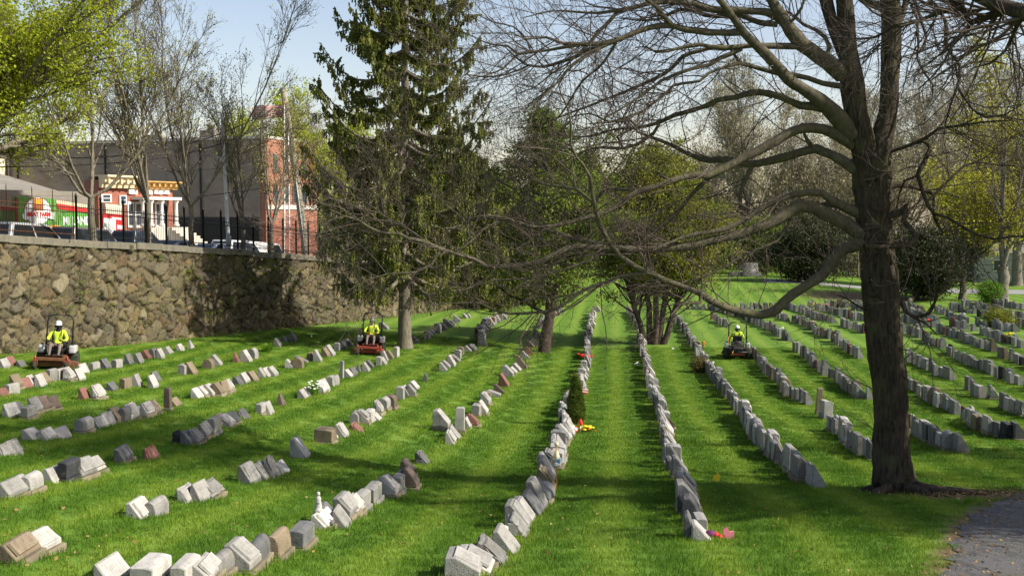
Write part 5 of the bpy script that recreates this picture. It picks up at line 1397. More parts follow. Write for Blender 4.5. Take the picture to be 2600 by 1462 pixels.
def mow(u, v, rz, mlab, rlab, hat, glove, mask, chute, deckm, back=False):
    p = hit(u, v); p.y += .8 if not back else .7; p.z = ground(p.x, p.y)
    R = mower(p, rz, mlab, chute, deckm, back)
    rider(R, rlab, hat, glove, mask, back=back)
mow(118, 938, 0.22, 'rusty red ride-on mower facing the camera beside the stone wall', 'person in yellow hi-vis top and white hard hat riding beside the wall', M_HARD, M_GLOVEK, True, True, M_RUSTY)
mow(934, 902, 0.06, 'red ride-on mower facing the camera left of the spruce trunk', 'person in hi-vis top, grey cap and orange gloves riding by the spruce', M_CAPG, M_GLOVEO, False, False, M_RED)
mow(1877, 912, math.pi - 0.14, 'dark ride-on mower seen from behind between two rows of stones', 'person in hi-vis top seen from behind with white hard hat, mowing away', M_HARD, M_GLOVEK, True, False, M_BLK, True)
# ---------------------------------------------------------------- big bare tree in the foreground, limbs traced one by one
def limb_px(txt):
    out = []; reg = None
    for tok in txt.split():
        if len(tok) == 1: reg = tok; continue
        x, y, h = (float(q) for q in tok.split(',')); u, v = Z(reg, x, y); out.append((u, v, h / REG[reg][2]))
    return out
LIMBS = {}
TD = TREE_XY[1]
def limb(name, parent, dz, txt):
    px = limb_px(txt)
    if parent is None: d0 = TD
    else:
        Q = LIMBS[parent]; d = (Q['uv'][:, 0] - px[0][0]) ** 2 + (Q['uv'][:, 1] - px[0][1]) ** 2; d0 = Q['dep'][int(d.argmin())]
    L = [0.0]
    for a, b in zip(px, px[1:]): L.append(L[-1] + math.hypot(b[0] - a[0], b[1] - a[1]))
    dep = [d0 + dz * (l / L[-1]) ** 1.2 for l in L]
    P = [tuple(at(u, v, y)) for (u, v, h), y in zip(px, dep)]; R = [max(.008, h * y / FN * (.94 if parent is None else .91)) for (u, v, h), y in zip(px, dep)]
    P2, R2 = resample(P, R, 0.16)
    rg = np.random.default_rng(abs(hash(name)) % 1000 if False else sum(ord(c) * (i + 3) for i, c in enumerate(name)))
    if parent is not None:
        w = rg.normal(size=P2.shape); w = (w + np.roll(w, 1, 0) + np.roll(w, -1, 0)) / 3
        P2 = P2 + w * np.minimum(R2, .05)[:, None] * .35
        R2 = R2 * (1 + rg.normal(0, .05, len(R2)))
    uv = np.array([inframe(Vector(p)) for p in P2])
    LIMBS[name] = dict(P=P2, R=R2, uv=uv, dep=P2[:, 1], parent=parent)
limb('trunk', None, 0, 'f 1545,770,150 1528,700,150 1508,600,147 1492,400,140 1485,200,138 1483,0,136 7 1425,1400,146 1408,1200,150 1398,1000,148 1372,750,135 1348,500,142 1335,250,150 1322,0,160 6 1312,1180,165 1310,1100,160')
limb('left leader', 'trunk', 0, '7 1300,100,120 6 1260,1180,118 1222,1060,108 1200,920,102 1178,760,98 1152,600,88 1132,400,76 1120,200,72 1108,0,74 1090,-200,66 1080,-500,52 1090,-900,36 1070,-1300,18')
limb('right leader', 'trunk', .4, '7 1370,100,120 6 1400,1180,108 1440,1050,88 1458,920,80 1474,780,80 1492,600,84 1492,400,80 1498,200,76 1475,60,88 1462,-80,76 1470,-400,60 1480,-800,42 1500,-1200,20')
limb('mid leader', 'left leader', .3, '6 1150,560,60 1090,440,46 1035,290,52 990,110,56 960,-20,56 925,-250,48 880,-600,36 860,-1000,16')
limb('right spar', 'right leader', .3, '6 1560,200,26 1600,90,28 1620,20,26 1650,-80,24 1700,-300,18 1760,-600,10')
limb('L1', 'left leader', -.8, '6 1100,610,80 1010,545,76 900,470,70 760,360,66 660,250,60 585,130,54 520,30,46 470,-80,40 400,-300,30 300,-600,16')
limb('L1b', 'L1', -1.0, '6 720,385,30 550,376,27 430,376,25 200,385,22 0,387,20 4 1850,370,17 1700,388,15 1600,415,13 1500,425,11 1420,385,8 1330,390,5')
limb('L1c', 'L1b', -.8, '6 270,400,22 100,470,20 0,530,18 4 1800,560,17 1680,600,15 1550,660,14 1400,770,12 1280,850,10 1150,930,8 1000,1010,6')
limb('L1d', 'L1b', .8, '4 2050,372,18 1870,415,18 1720,460,18 1640,550,17 1470,655,15 1260,745,13 1000,850,10 760,940,8 500,1035,6 300,1050,4')
limb('L1e', 'L1', .8, '6 970,440,22 985,380,20 950,300,18 880,245,17 780,205,16 715,150,15 640,100,11 560,150,6')
limb('L1f', 'L1', -.5, '6 640,205,16 700,150,14 760,60,12 790,-40,9')
limb('L2', 'left leader', -1.6, '6 1170,1100,88 1080,990,82 950,870,72 800,750,58 650,640,52 525,510,50 400,385,42 280,270,38 205,170,34 130,60,30 60,-30,27 -40,-200,20')
limb('LA', 'L1', -1.4, '6 640,230,40 560,150,38 4 2400,105,34 2200,85,30 1950,75,28 1800,25,26 1600,18,24 1400,45,22 1250,75,18 1050,110,13 850,100,10 650,90,8 400,150,5')
limb('LA2', 'LA', 1.2, '4 2200,90,24 2080,130,22 1900,120,18 1750,60,16 1600,-30,13 1400,-90,9')
limb('LA3', 'L1', 1.5, '6 560,200,26 430,190,25 300,140,22 100,100,20 4 1850,75,18 1640,100,15 1560,150,12 1400,170,9 1200,150,6')
limb('LB', 'L2', -1.2, '4 2185,262,34 2000,258,30 1750,245,28 1600,215,27 1450,232,25 1300,280,24 1150,342,22 960,368,20 860,358,17 750,360,15 600,310,10 430,320,7 300,260,5')
limb('LBb', 'LB', -.6, '4 1640,210,24 1560,130,22 1500,60,20 1440,10,16 1360,-60,10')
limb('LB2', 'LB', .9, '4 1180,330,19 1040,390,19 930,410,18 850,460,17 745,500,16 580,555,13 430,530,9 340,460,7 260,380,5')
limb('LB3', 'LB', -.9, '4 1320,270,20 1100,370,18 950,450,17 830,520,15 770,580,12 680,690,10 560,800,7 420,900,5')
limb('LB4', 'LB', 1.4, '4 1170,350,15 1110,450,13 1020,560,12 900,660,11 780,850,9 700,960,7 600,1050,5')
limb('LC', 'LA', -.8, '4 1290,70,18 1180,110,17 1110,190,17 1040,250,16 960,350,15 880,430,12 780,520,9 650,600,7 500,720,5 380,760,4')
limb('LD', 'LB', 1.0, '4 900,362,16 740,385,15 620,410,14 480,430,13 370,442,12 290,380,10 150,365,8 0,300,6 g 1750,210,5 1600,90,4')
limb('LD2', 'LD', -.6, '4 370,445,9 250,560,8 130,605,6 0,640,5 g 1880,600,4')
limb('LD3', 'LB2', -.6, '4 460,540,9 300,600,8 100,635,7 -60,610,6 g 1800,680,4')
limb('LD4', 'LD', .5, '4 480,430,9 440,320,8 330,220,7 180,185,6 40,120,4')
limb('L3', 'left leader', -1.2, '6 1120,700,28 1040,695,25 930,675,24 800,635,22 680,615,22 550,600,20 400,555,20 250,515,18 150,540,15 0,600,14 4 1860,665,13 1640,700,13 1560,780,12 1400,900,10 1200,990,8 950,1010,6')
limb('L3b', 'L3', .5, '6 245,505,12 175,400,10 140,330,9 100,230,6')
limb('L4', 'L2', .9, '6 940,890,42 840,870,37 740,862,35 600,800,31 490,772,29 340,765,28 230,800,26 80,820,24 0,860,23 4 1790,905,22 1650,945,20 1530,1005,18 1350,1045,14 1150,1060,10 950,1120,8 700,1110,6')
limb('L4b', 'L4', -.7, '4 1525,1010,16 1480,1090,15 1350,1185,15 1240,1213,14 1000,1210,10 850,1270,9 650,1380,8 450,1440,6')
limb('L4c', 'L4', .6, '4 1350,1045,12 1250,960,10 1130,1000,9 960,930,7 800,960,5')
limb('L4d', 'L4', -.6, '4 1230,1210,10 1180,1120,10 1280,1060,8 1230,960,7 1300,850,5')
limb('L5', 'left leader', -1.6, '6 1180,1190,60 1090,1130,54 1000,1080,50 850,1045,48 700,1070,46 560,1140,44 400,1230,42 250,1310,40 100,1390,38 0,1440,34 5 1830,148,31 1620,190,28 1480,240,27 1340,280,26 1200,380,25 1060,460,22 900,500,20 700,550,18 500,565,15 350,520,11 150,475,8 0,490,6')
limb('L5b', 'L5', 1.0, '5 1990,120,26 1850,240,20 1730,370,18 1600,520,16 1450,630,12 1380,690,8')
limb('L5c', 'L5', .6, '5 1330,275,16 1180,262,14 1080,262,13 1010,350,10 900,470,6')
limb('L6', 'trunk', 1.2, '6 1200,1390,56 1130,1340,50 1000,1260,42 880,1210,45 700,1255,40 500,1320,38 330,1345,36 150,1310,30 0,1310,26 4 1870,1300,25 1750,1250,20 1600,1180,18 1450,1120,14 1350,1080,10 1280,1000,6')
limb('L6s', 'L6', -.3, '6 850,1205,24 805,1150,18 780,1095,12')
limb('L6b', 'L6', -.9, '7 350,70,24 290,200,18 265,260,17 265,420,14 290,540,12 310,640,10 270,740,9 180,830,6')
limb('L7', 'trunk', -1.0, '7 1230,450,52 1120,410,44 1000,350,40 930,300,32 820,285,32 700,310,30 550,350,30 420,420,28 300,500,26 150,570,24 0,605,22 5 1820,625,19 1700,660,16 1560,715,13 1430,700,8')
limb('L7b', 'trunk', .5, '7 1200,440,38 1080,395,30 960,380,26 880,395,22 780,390,12')
limb('L8', 'trunk', -2.4, '7 1290,640,76 1200,600,70 1100,535,62 950,460,58 820,400,56 720,400,55 620,470,52 500,540,48 350,590,45 200,640,42 0,690,39 5 1750,730,36 1500,750,34 1300,745,32 1120,735,30 950,718,28 860,710,27 700,780,28 550,850,27 300,890,24 120,890,23 h 1950,830,20 1800,790,19 1680,750,20 1550,690,20 1400,665,19 1330,630,17 1180,615,14 1080,570,12 1000,515,10 880,480,8 760,420,5')
limb('L8b', 'L8', 1.2, '5 1120,735,24 960,690,22 780,655,20 620,600,18 450,570,16 400,540,14 200,490,12 0,510,9 h 1850,480,6')
limb('L8c', 'L8', -.8, '5 1120,735,16 900,860,12 700,930,10 450,985,8 150,1000,6')
limb('L8d', 'L8', .6, 'h 1550,690,13 1430,600,11 1350,555,10 1220,520,10 1100,520,8 960,570,7 800,640,6 680,740,5')
limb('L8e', 'L8d', .3, 'h 1350,555,10 1380,460,9 1340,370,8 1230,300,6 1150,200,5 1080,120,4')
limb('L8f', 'L8', -.5, 'h 1670,760,13 1600,870,12 1480,940,11 1350,945,10 1250,950,8 1050,1010,6 900,1100,4')
limb('L8g', 'L8', .6, 'h 1330,630,9 1210,450,8 1200,330,7 1260,220,6 1300,120,4')
limb('L8h', 'L8', -.4, 'h 1180,615,9 1050,560,8 950,480,7 830,400,6 700,380,5 600,330,4')
limb('L8i', 'L8', .4, 'h 1800,790,9 1900,650,8 1850,500,7 1700,380,6 1600,250,5 1500,180,4')
limb('L8j', 'L8b', .4, '5 400,540,10 430,420,8 380,300,7 250,200,6 100,120,4')
limb('L10', 'trunk', -2.8, '7 1330,690,80 1240,695,68 1120,735,58 1020,830,52 950,930,48 850,1020,46 700,1110,46 610,1180,44 560,1240,42 480,1280,40 350,1280,37 200,1250,35 0,1160,30 5 1850,1100,30 1650,1040,28 1480,960,26 1350,910,25 1200,800,24 1120,700,24 1060,580,22 1010,430,20 980,300,17 960,160,14 900,50,12 850,0,12 4 800,1180,11 805,1050,10 780,900,8 720,760,6 690,640,4')
limb('L10b', 'L10', -.8, '5 1440,945,22 1350,955,19 1250,960,18 1100,1010,16 900,1090,15 750,1190,14 600,1255,14 300,1275,12 180,1250,10 60,1190,8 h 1800,1190,6 1600,1200,5')
limb('L10c', 'L10', .8, '5 985,370,14 850,260,13 760,245,11 540,205,9 400,110,7 300,0,5')
limb('L10d', 'L10', .5, '5 1480,960,14 1420,900,12 1380,790,9 1300,690,6')
limb('L10e', 'L10', -.4, '5 1870,1110,20 1860,1180,16 1700,1200,9 1620,1290,6')
limb('L10f', 'L10b', -.4, '5 870,1100,11 720,1140,9 580,1145,7 420,1120,5')
limb('L11', 'L8', -.7, '7 720,440,18 680,470,14 640,560,13 560,680,12 400,750,11 280,800,11 150,880,10 0,960,9 5 1800,1000,8 1620,1040,7 1350,1050,5')
limb('R1', 'trunk', -1.0, '7 1300,700,46 1340,640,42 1400,530,37 1470,480,38 1570,440,34 1605,400,27 1600,430,25 1592,520,25 1660,600,26 1685,660,26 1660,700,26 1600,718,25 1450,735,24 1270,722,22')
limb('R1s', 'R1', 0, '7 1605,400,16 1640,358,8')
limb('R2', 'trunk', .9, '7 1440,240,24 1540,232,21 1640,232,20 1740,260,18 1830,300,14 1835,420,10 1840,520,6')
limb('R3', 'trunk', -1.2, '6 1300,1270,26 1380,1255,20 1500,1240,18 1650,1190,16 1780,1130,16 1870,1060,14 2050,1030,11 2250,1000,8 2480,985,5')
limb('R3b', 'R3', -.3, '6 1700,1170,16 1770,1155,18 1812,1210,20 1770,1300,22 1720,1400,22 7 1705,140,20 1745,260,18 1785,380,16 1830,450,14 1870,560,14 1905,605,8')
limb('R3c', 'R3b', .5, '7 1700,150,13 1600,190,11 1560,290,8 1530,420,5')
limb('R3d', 'R3b', -.7, '7 1790,390,16 1850,460,14 1960,490,13 2080,570,13 2200,630,12 2330,668,12 2480,645,10 2600,640,7')
limb('R3e', 'R3b', .6, '7 1780,370,14 1950,200,13 2100,60,11 6 2130,1340,10 2200,1325,9 2400,1350,7 2576,1360,5')
limb('R4', 'right spar', -.8, '6 1650,40,16 1700,150,12 1710,400,10 1700,480,9 1760,600,9 1830,690,8 1820,820,5')
limb('R4b', 'right spar', -.3, '6 1670,-20,18 1740,180,12 1782,300,12 1752,405,12 1712,425,9')
limb('R5', 'right spar', -1.2, '6 1700,-90,22 1790,-10,18 1900,100,16 1950,250,16 1945,390,16 2050,530,14 2055,650,14 1990,820,10 1935,1000,8 1920,1100,5')
limb('R5b', 'R5', -.5, '6 2040,725,12 2150,880,12 2270,960,10 2420,940,8 2550,860,5')
limb('R5c', 'R5', .5, '6 2055,560,10 2150,510,9 2350,505,8 2440,530,5')
limb('R6', 'trunk', -1.0, '7 1500,1120,34 1570,1150,24 1620,1260,22 1690,1310,18 1800,1275,16 1850,1160,12 1860,1050,8 1960,1020,5')
limb('R6b', 'R6', -.4, '7 1690,1310,12 1780,1360,8 1860,1440,5')
limb('R6c', 'trunk', -.8, '7 1300,1250,12 1230,1220,9 1120,1150,7 1000,1100,5')
BT = empty('bare_tree', (TREE_XY[0], TREE_XY[1], ground(*TREE_XY)), 0, 'large bare deciduous tree with wide sweeping limbs and dark ridged trunk', 'tree')
BT0 = np.array(BT.location)
def build_main_tree():
    rg = np.random.default_rng(21)
    for name, Lb in LIMBS.items():
        P, R = Lb['P'], Lb['R']
        big = name in ('trunk', 'left leader', 'right leader', 'mid leader')
        if big:
            n = 56; step = .07
            P, R = resample(P[::3], R[::3], step); K = len(P)
            ang = np.arange(n) * 2 * math.pi / n
            z = P[:, 2]; zb = BT0[2]
            T = norm(np.gradient(P, axis=0)); A = norm(np.cross(T, np.array([0, 1.0, 0]))); B = np.cross(T, A)
            # bark ridges that wander with height; root flare at the foot
            ph = 1.4 * np.sin(z[:, None] * .8 + 1) + .6 * np.sin(z[:, None] * 2.1)
            rid = np.abs(np.sin(ang[None] * 9 + ph)) * .6 + np.abs(np.sin(ang[None] * 14 - ph * 1.7 + .5 * np.sin(z[:, None] * 5))) * .4
            jag = rg.normal(size=(K, n)); jag = (jag + np.roll(jag, 1, 0) + np.roll(jag, 2, 0) + np.roll(jag, 3, 0)) / 4
            rr = R[:, None] * (1 + (.13 * (rid - .5) + .08 * jag) * (1.0 if name == 'trunk' else .7))
            if name == 'trunk':
                h = np.clip((z - zb), 0, 3); lobes = .5 + .5 * np.cos(ang[None] * 5 + .8)
                rr = rr * (1 + np.exp(-h / .30)[:, None] * (.22 + .5 * lobes ** 2))
            V = P[:, None] + rr[..., None] * (A[:, None] * np.cos(ang)[None, :, None] + B[:, None] * np.sin(ang)[None, :, None])
            if name == 'trunk': V[0, :, 2] -= .5; V[:4, :, 2] = np.minimum(V[:4, :, 2], V[:4, :, 2])
            idx = np.arange(K * n).reshape(K, n); a = idx[:-1]; b = np.roll(a, -1, 1); c = idx[1:]; d = np.roll(c, -1, 1)
            V, F = V.reshape(-1, 3), np.stack([a, b, d, c], -1).reshape(-1, 4)
        else:
            V, F = tubes(P[None], R[None], 10)
        nm = 'trunk' if name == 'trunk' else ('leader' if big else 'limb')
        link(nm, mesh_np(nm, V - BT0, F, BARK_MAIN if big or name[0] == 'R' else BARK_LIMB, smooth=True), BT)
    # knots and old pruning scars on the trunk
    TP, TR = LIMBS['trunk']['P'], LIMBS['trunk']['R']
    for f_, a_ in ((.22, -1.9), (.37, -.6), (.50, -1.3), (.61, -2.3), (.70, -.9), (.82, -1.6), (.90, -.4)):
        i_ = int(f_ * (len(TP) - 1)); d_ = Vector((math.cos(a_), math.sin(a_), .15)); c_ = Vector(TP[i_]) - BT.location + d_ * TR[i_] * .93
        m = MB(); m.tube([c_ - d_ * .1, c_ + d_ * .03, c_ + d_ * .055, c_ + d_ * .04], [.15, .13, .09, .03], 10); m.build('knot', BARK_MAIN, BT)
    # root buttresses running to the right over the bank
    m = MB()
    for dx, dy, L in ((.9, -.25, 2.2), (.85, .15, 1.9), (.6, -.6, 1.3), (-.6, -.5, .9), (.95, -.05, 2.8), (-.7, .3, .8)):
        pts = []
        for k in range(7):
            f = k / 6; x = TREE_XY[0] + .35 * dx + dx * L * f + .08 * math.sin(k * 2 + dx * 9); y = TREE_XY[1] - .25 + .3 * dy + dy * L * f
            pts.append(Vector((x, y, ground(x, y) + .12 * (1 - f) ** 2 - .015 - .03 * f)) - BT.location)
        m.tube(pts, [.13, .10, .075, .06, .05, .04, .02], 8)
    m.build('root', BARK_MAIN, BT)
    # boughs of the upper crown
    parts = []
    P1, R1 = [], []
    for nm_, n_ in (('left leader', 9), ('right leader', 9), ('mid leader', 6)):
        Q0, QR = LIMBS[nm_]['P'], LIMBS[nm_]['R']; x = np.linspace(0, len(Q0) - 1, 10).astype(int)
        U1, UR1 = grow(rg, Q0[x][None], QR[x][None], n_, 6.5, .95, .5, .98, .15, .04, .07, 9, .55, .12, .02, .25, .3)
        for q_, r_ in zip(U1, UR1):
            V, F = tubes(q_[None], r_[None], 8); link('limb', mesh_np('limb', V - BT0, F, BARK_LIMB, smooth=True), BT)
        U2, UR2 = grow(rg, U1, UR1, 6, 2.8, .75, .2, 1, .1, .03, .1, 8, .6, .06, .01, .3, .3)
        V, F = tubes(U2.reshape(-1, 8, 3), UR2, 5); parts.append((V, F))
        U3, UR3 = grow(rg, U2, UR2, 7, 1.3, .75, .1, 1, .1, .03, .14, 6, .5, .0125, .0045, .4, .3); P1.append(U3); R1.append(UR3)
    # twigs
    for name, Lb in LIMBS.items():
        P, R = Lb['P'], Lb['R']; K = len(P)
        if name == 'trunk': n = 10
        else:
            seg = np.linalg.norm(np.diff(P, axis=0), axis=1).sum(); thin = np.clip(1.5 - R.mean() / .06, .4, 1.3)
            n = int(seg * 4.6 * thin)
        if name in ('L8d', 'L8e', 'L8g', 'L8h', 'L8i', 'L8j'): n = int(n * 1.7)
        if name in ('left leader', 'right leader', 'mid leader'): n = int(n * .8)
        x = np.linspace(0, K - 1, 8); i = np.minimum(x.astype(int), K - 2); f = (x - i)[:, None]
        p = P[i] * (1 - f) + P[i + 1] * f
        t0 = .35 if Lb['parent'] in ('trunk', 'left leader') else .12
        Q, RR = grow(rg, p[None], np.interp(np.linspace(0, K - 1, 8), np.arange(K), R)[None], n, 1.9, .85, t0, 1.0, .10, .02, .16, 6, .5, .0125, .0045, .4, .35)
        P1.append(Q); R1.append(RR)
    P1 = np.concatenate(P1); R1 = np.concatenate(R1); parts.append(tubes(P1, R1, 4))
    P2, R2 = grow(rg, P1, R1, 5, .85, .75, .2, 1, .06, .03, .17, 5, .6, .0075, .0036, .5, .3); parts.append(tubes(P2, R2, 3))
    P3, R3 = grow(rg, P2, R2, 4, .36, .7, .25, 1, .10, .05, .15, 3, .7, .0045, .003, .6, .3); parts.append(tubes(P3, R3, 3))
    V, F = join(parts); o = link('twigs', mesh_np('twigs', V - BT0, F, BARK_TWIG, smooth=True), BT); tag(o, kind='stuff')
    C = P3[:, -1]; C = C[rg.uniform(size=len(C)) < .35]
    V, F = quads(rg, C, .035, 0, .7); o = link('buds', mesh_np('buds', V - BT0, F, mat('brown_bud', col=(0.14, 0.1, 0.06), rough=.8)), BT); tag(o, kind='stuff')
    print('main twigs', len(P1), len(P2), len(P3))
build_main_tree()
# ---------------------------------------------------------------- other trees
def finish_tree(name, base, parts_tr, parts_tw, leaves, barkm, twigm, leafm, label, group=None, cat='tree', crown='crown', shape_extra=None):
    b = np.array(base); root = empty(name, tuple(base), 0, label, cat, group)
    V, F = join(parts_tr); link('trunk', mesh_np('trunk', V - b, F, barkm, smooth=True), root)
    if parts_tw:
        V, F = join(parts_tw); o = link('twigs', mesh_np('twigs', V - b, F, twigm, smooth=True), root); o['kind'] = 'stuff'
    if leaves is not None:
        V, F = leaves; link(crown, mesh_np(crown, V - b, F, leafm), root)
    return root
def bare_tree(name, base, H, r0, seed, label, barkm=BARK_PALE, twigm=None, leafm=LEAF_PALE, forks=5, spread=.5, leafn=.5, lsize=.09, group=None, trunk_h=.22, lean=(0, 0), dens=1.0, tw=.012, up=.25, leaf_jit=.12):
    rg = np.random.default_rng(seed); b = np.array(base, float)
    K = 7; top = b + np.array([lean[0], lean[1], H * trunk_h])
    P0 = np.linspace(b - [0, 0, .4], top, K)[None] + rg.normal(size=(1, K, 3)) * r0 * .15
    R0 = np.linspace(r0 * 1.15, r0 * .85, K)[None]; R0[0, 0] *= 1.3
    A, RA = grow(rg, P0, R0, forks, H * .80, spread, .86, 1.0, up * 2.2, up * .35, .055, 9, .55, 9, .02, .22, 0)
    A[:, 0] = P0[0, -1]; 
    B, RB = grow(rg, A, RA, int(11 * dens), H * .30, .62, .14, 1, .25, up * .25, .08, 6, .6, 9, .015, .25, .45)
    C, RC = grow(rg, B, RB, int(7 * dens), H * .13, .65, .15, 1, .2, up * .2, .10, 5, .6, 9, tw, .4, .4)
    D, RD = grow(rg, C, RC, int(5 * dens), H * .055, .65, .2, 1, .15, .08, .12, 4, .7, 9, tw * .75, .5, .3)
    tr = [tubes(P0, R0, 12), tubes(A, RA, 8), tubes(B, RB, 5)]
    twg = [tubes(C, RC, 3), tubes(D, RD, 3)]
    lv = None
    if leafn > 0:
        pts = np.concatenate([D[:, -1], D[:, -2]]); n = int(len(pts) * leafn)
        pts = pts[rg.integers(0, len(pts), n)] + rg.normal(size=(n, 3)) * leaf_jit
        lv = quads(rg, pts, lsize, 0, .75)
    return finish_tree(name, base, tr, twg, lv, barkm, twigm or BARK_TWIG, leafm, label, group)
def tree_at(u, Y, d=None):
    x = (u - CX) / FN * Y
    return x
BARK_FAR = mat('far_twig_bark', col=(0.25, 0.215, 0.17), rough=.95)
# street trees behind the wall
def street_base(u, d):
    t = t_for_u(u, d); return sp(t, d)
bare_tree('budding_street_tree', street_base(236, 1.3), 11.0, .17, 101, 'budding street tree forking low behind the fence before the mural', BARK_GREY, BARK_TWIG, LEAF_BUD, 5, .62, 1.3, .085, 'street trees behind the fence', .26, dens=1.1, up=.16)
bare_tree('budding_street_tree', street_base(372, 1.3), 14.5, .17, 102, 'tall budding street tree in front of the brick house', BARK_GREY, BARK_TWIG, LEAF_BUD, 6, .55, 1.3, .085, 'street trees behind the fence', .2, lean=(.1, 0), dens=1.15, up=.18)
bare_tree('budding_street_tree', street_base(486, 1.4), 15.0, .15, 103, 'budding street tree in front of the sooty blank side wall', BARK_GREY, BARK_TWIG, LEAF_BUD, 5, .55, 1.3, .085, 'street trees behind the fence', .2, dens=1.1, up=.18)
bare_tree('budding_street_tree', street_base(618, 1.5), 10.5, .14, 107, 'budding street tree right of the tall grey street pole', BARK_GREY, BARK_TWIG, LEAF_BUD, 5, .5, 1.6, .09, 'street trees behind the fence', .2, dens=.85)
bare_tree('budding_street_tree', street_base(690, 1.6), 8.5, .14, 104, 'small budding street tree right before the orange brick front', BARK_GREY, BARK_TWIG, LEAF_BUD, 6, .5, 1.8, .09, 'street trees behind the fence', .3, dens=.9)
# maple coming into leaf, upper left
bare_tree('leafing_maple', street_base(-115, 1.8), 11.6, .36, 105, 'maple in fresh yellow green leaf filling the top left corner', BARK_GREY, BARK_TWIG, LEAF_MAPLE, 15, 1.0, 6.5, .12, None, .36, lean=(.3, .2), dens=1.0, up=.10, leaf_jit=.25)
# yellow green tree behind the utility pole
_p = at(712, 600, 96); bare_tree('leafing_maple', (_p.x, _p.y, 3.0), 11.5, .26, 106, 'yellow green leafing tree behind the utility pole and brick block', BARK_GREY, BARK_TWIG, LEAF_MAPLE, 12, .85, 7.0, .2, None, .35, dens=.95, up=.12, leaf_jit=.35)
# ---------------------------------------------------------------- weeping spruce
def spruce(base, H, Rm, seed, label, bare=2.1, leafm=LEAF_SPRUCE, layers=40, r0=.36, dens=1.0, group=None, sag=.20, curl=.3, tp=.8, hl=1.0, top=.8):
    rg = np.random.default_rng(seed); b = np.array(base, float)
    P0 = np.linspace(b - [0, 0, .4], b + [0.2, 0.1, H], 30)[None]; P0[0, :, :2] += rg.normal(size=(30, 2)) * .03
    R0 = (np.linspace(r0, .03, 30) * (1 + .5 * np.exp(-np.linspace(0, H, 30) / .35)))[None]
    br, rr = [], []
    z = bare; tier = 0
    while z < H - .3:
        f = (z - bare) / (H - bare); L = Rm * (1 - f) ** tp * (.84 + .16 * min(1, f * 5 + .3))
        nb = int(rg.integers(6, 9)) if f < .3 else int(rg.integers(6, 9)); a0 = rg.uniform(0, 6.28); tier += 1
        for k in range(nb):
            a = a0 + k * 6.28 / nb + rg.normal() * .22; l = L * rg.uniform(.72, 1.16); K = 10; s = np.linspace(0, 1, K)
            # sweep down from the trunk, run level, then curl up at the tip
            zz = -l * sag * np.sin(np.minimum(1, s * 1.1) * math.pi * .6) + l * curl * s ** 3.2
            q = np.stack([np.cos(a + .12 * s * rg.normal()) * l * s, np.sin(a) * l * s, zz], 1)
            br.append(b + [0, 0, z + rg.normal() * .12] + [.2 * z / H, .1 * z / H, 0] + q); rr.append(np.linspace(.05 + .02 * (1 - f), .010, K) * (l / 3 + .4))
        z += rg.uniform(.85, 1.15) * (H - bare) / layers
    B = np.array(br); RB = np.array(rr)
    S, RS = grow(rg, B, RB, int(14 * dens), Rm * .17, .8, .15, 1, 0.0, -.03, .06, 5, .5, .02, .006, .4, .2); S[:, 1:, 2] = S[:, :1, 2] + (S[:, 1:, 2] - S[:, :1, 2]) * .35
    # hanging sprays under branches and side shoots
    def hang(P, n, lo, hi):
        M = len(P); idx = np.repeat(np.arange(M), n); t = rg.uniform(.08, 1, len(idx)); p, T, r = sample(P, np.zeros(P.shape[:2]), idx, t)
        K = 6; l = rg.uniform(lo, hi, len(idx)) * (.35 + .75 * np.sin(t * 2.9)) * np.interp((p[:, 2] - b[2]) / H, [.22, .45], [1.0, top]); Q = np.zeros((len(idx), K, 3)); Q[:, 0] = p; d = norm(T * .25 + rg.normal(size=T.shape) * .16 + [0, 0, -.8])
        for k in range(1, K):
            Q[:, k] = Q[:, k - 1] + d * (l / (K - 1))[:, None]; d = norm(d + [0, 0, -.9] + rg.normal(size=d.shape) * .05)
        return Q
    H1 = hang(B, int(46 * dens), .2 * hl, 1.0 * hl); H2 = hang(S, int(10 * dens), .15 * hl, .8 * hl)
    def needles(Q, w, m):
        M, K, _ = Q.shape; idx = np.repeat(np.arange(M), m); t = np.tile(np.linspace(.02, 1, m), M) + rg.uniform(-.02, .02, M * m); t = np.clip(t, 0, 1)
        p, T, r = sample(Q, np.zeros(Q.shape[:2]), idx, t)
        e = norm(np.cross(T, rg.normal(size=T.shape))); a = norm(T * .88 + e * .42); c = norm(np.cross(a, rg.normal(size=a.shape)))
        s = (w * rg.uniform(.6, 1.3, len(idx)))[:, None]
        V = np.stack([p - a * s * .1, p + a * s * .4 + c * s * .28, p + a * s, p + a * s * .4 - c * s * .28], 1).reshape(-1, 3)
        return V, np.arange(len(V)).reshape(-1, 4)
    lv = join([needles(H1, .135, 17), needles(H2, .12, 13), needles(B, .16, 80), needles(S, .135, 22)])
    return finish_tree('weeping_spruce', base, [tubes(P0, R0, 14), tubes(B, RB, 6)], [tubes(S, RS, 3)], lv, BARK_DARK if r0 < .3 else BARK_GREY, BARK_TWIG, leafm, label, group, 'tree')
_b = hit(1028, 884); spruce(_b, 28.0, 5.7, 7, 'tall weeping spruce with upswept branch tips and bare lower trunk', 3.9, sag=.25, curl=.50, layers=25, tp=.70, hl=.95, top=.58)
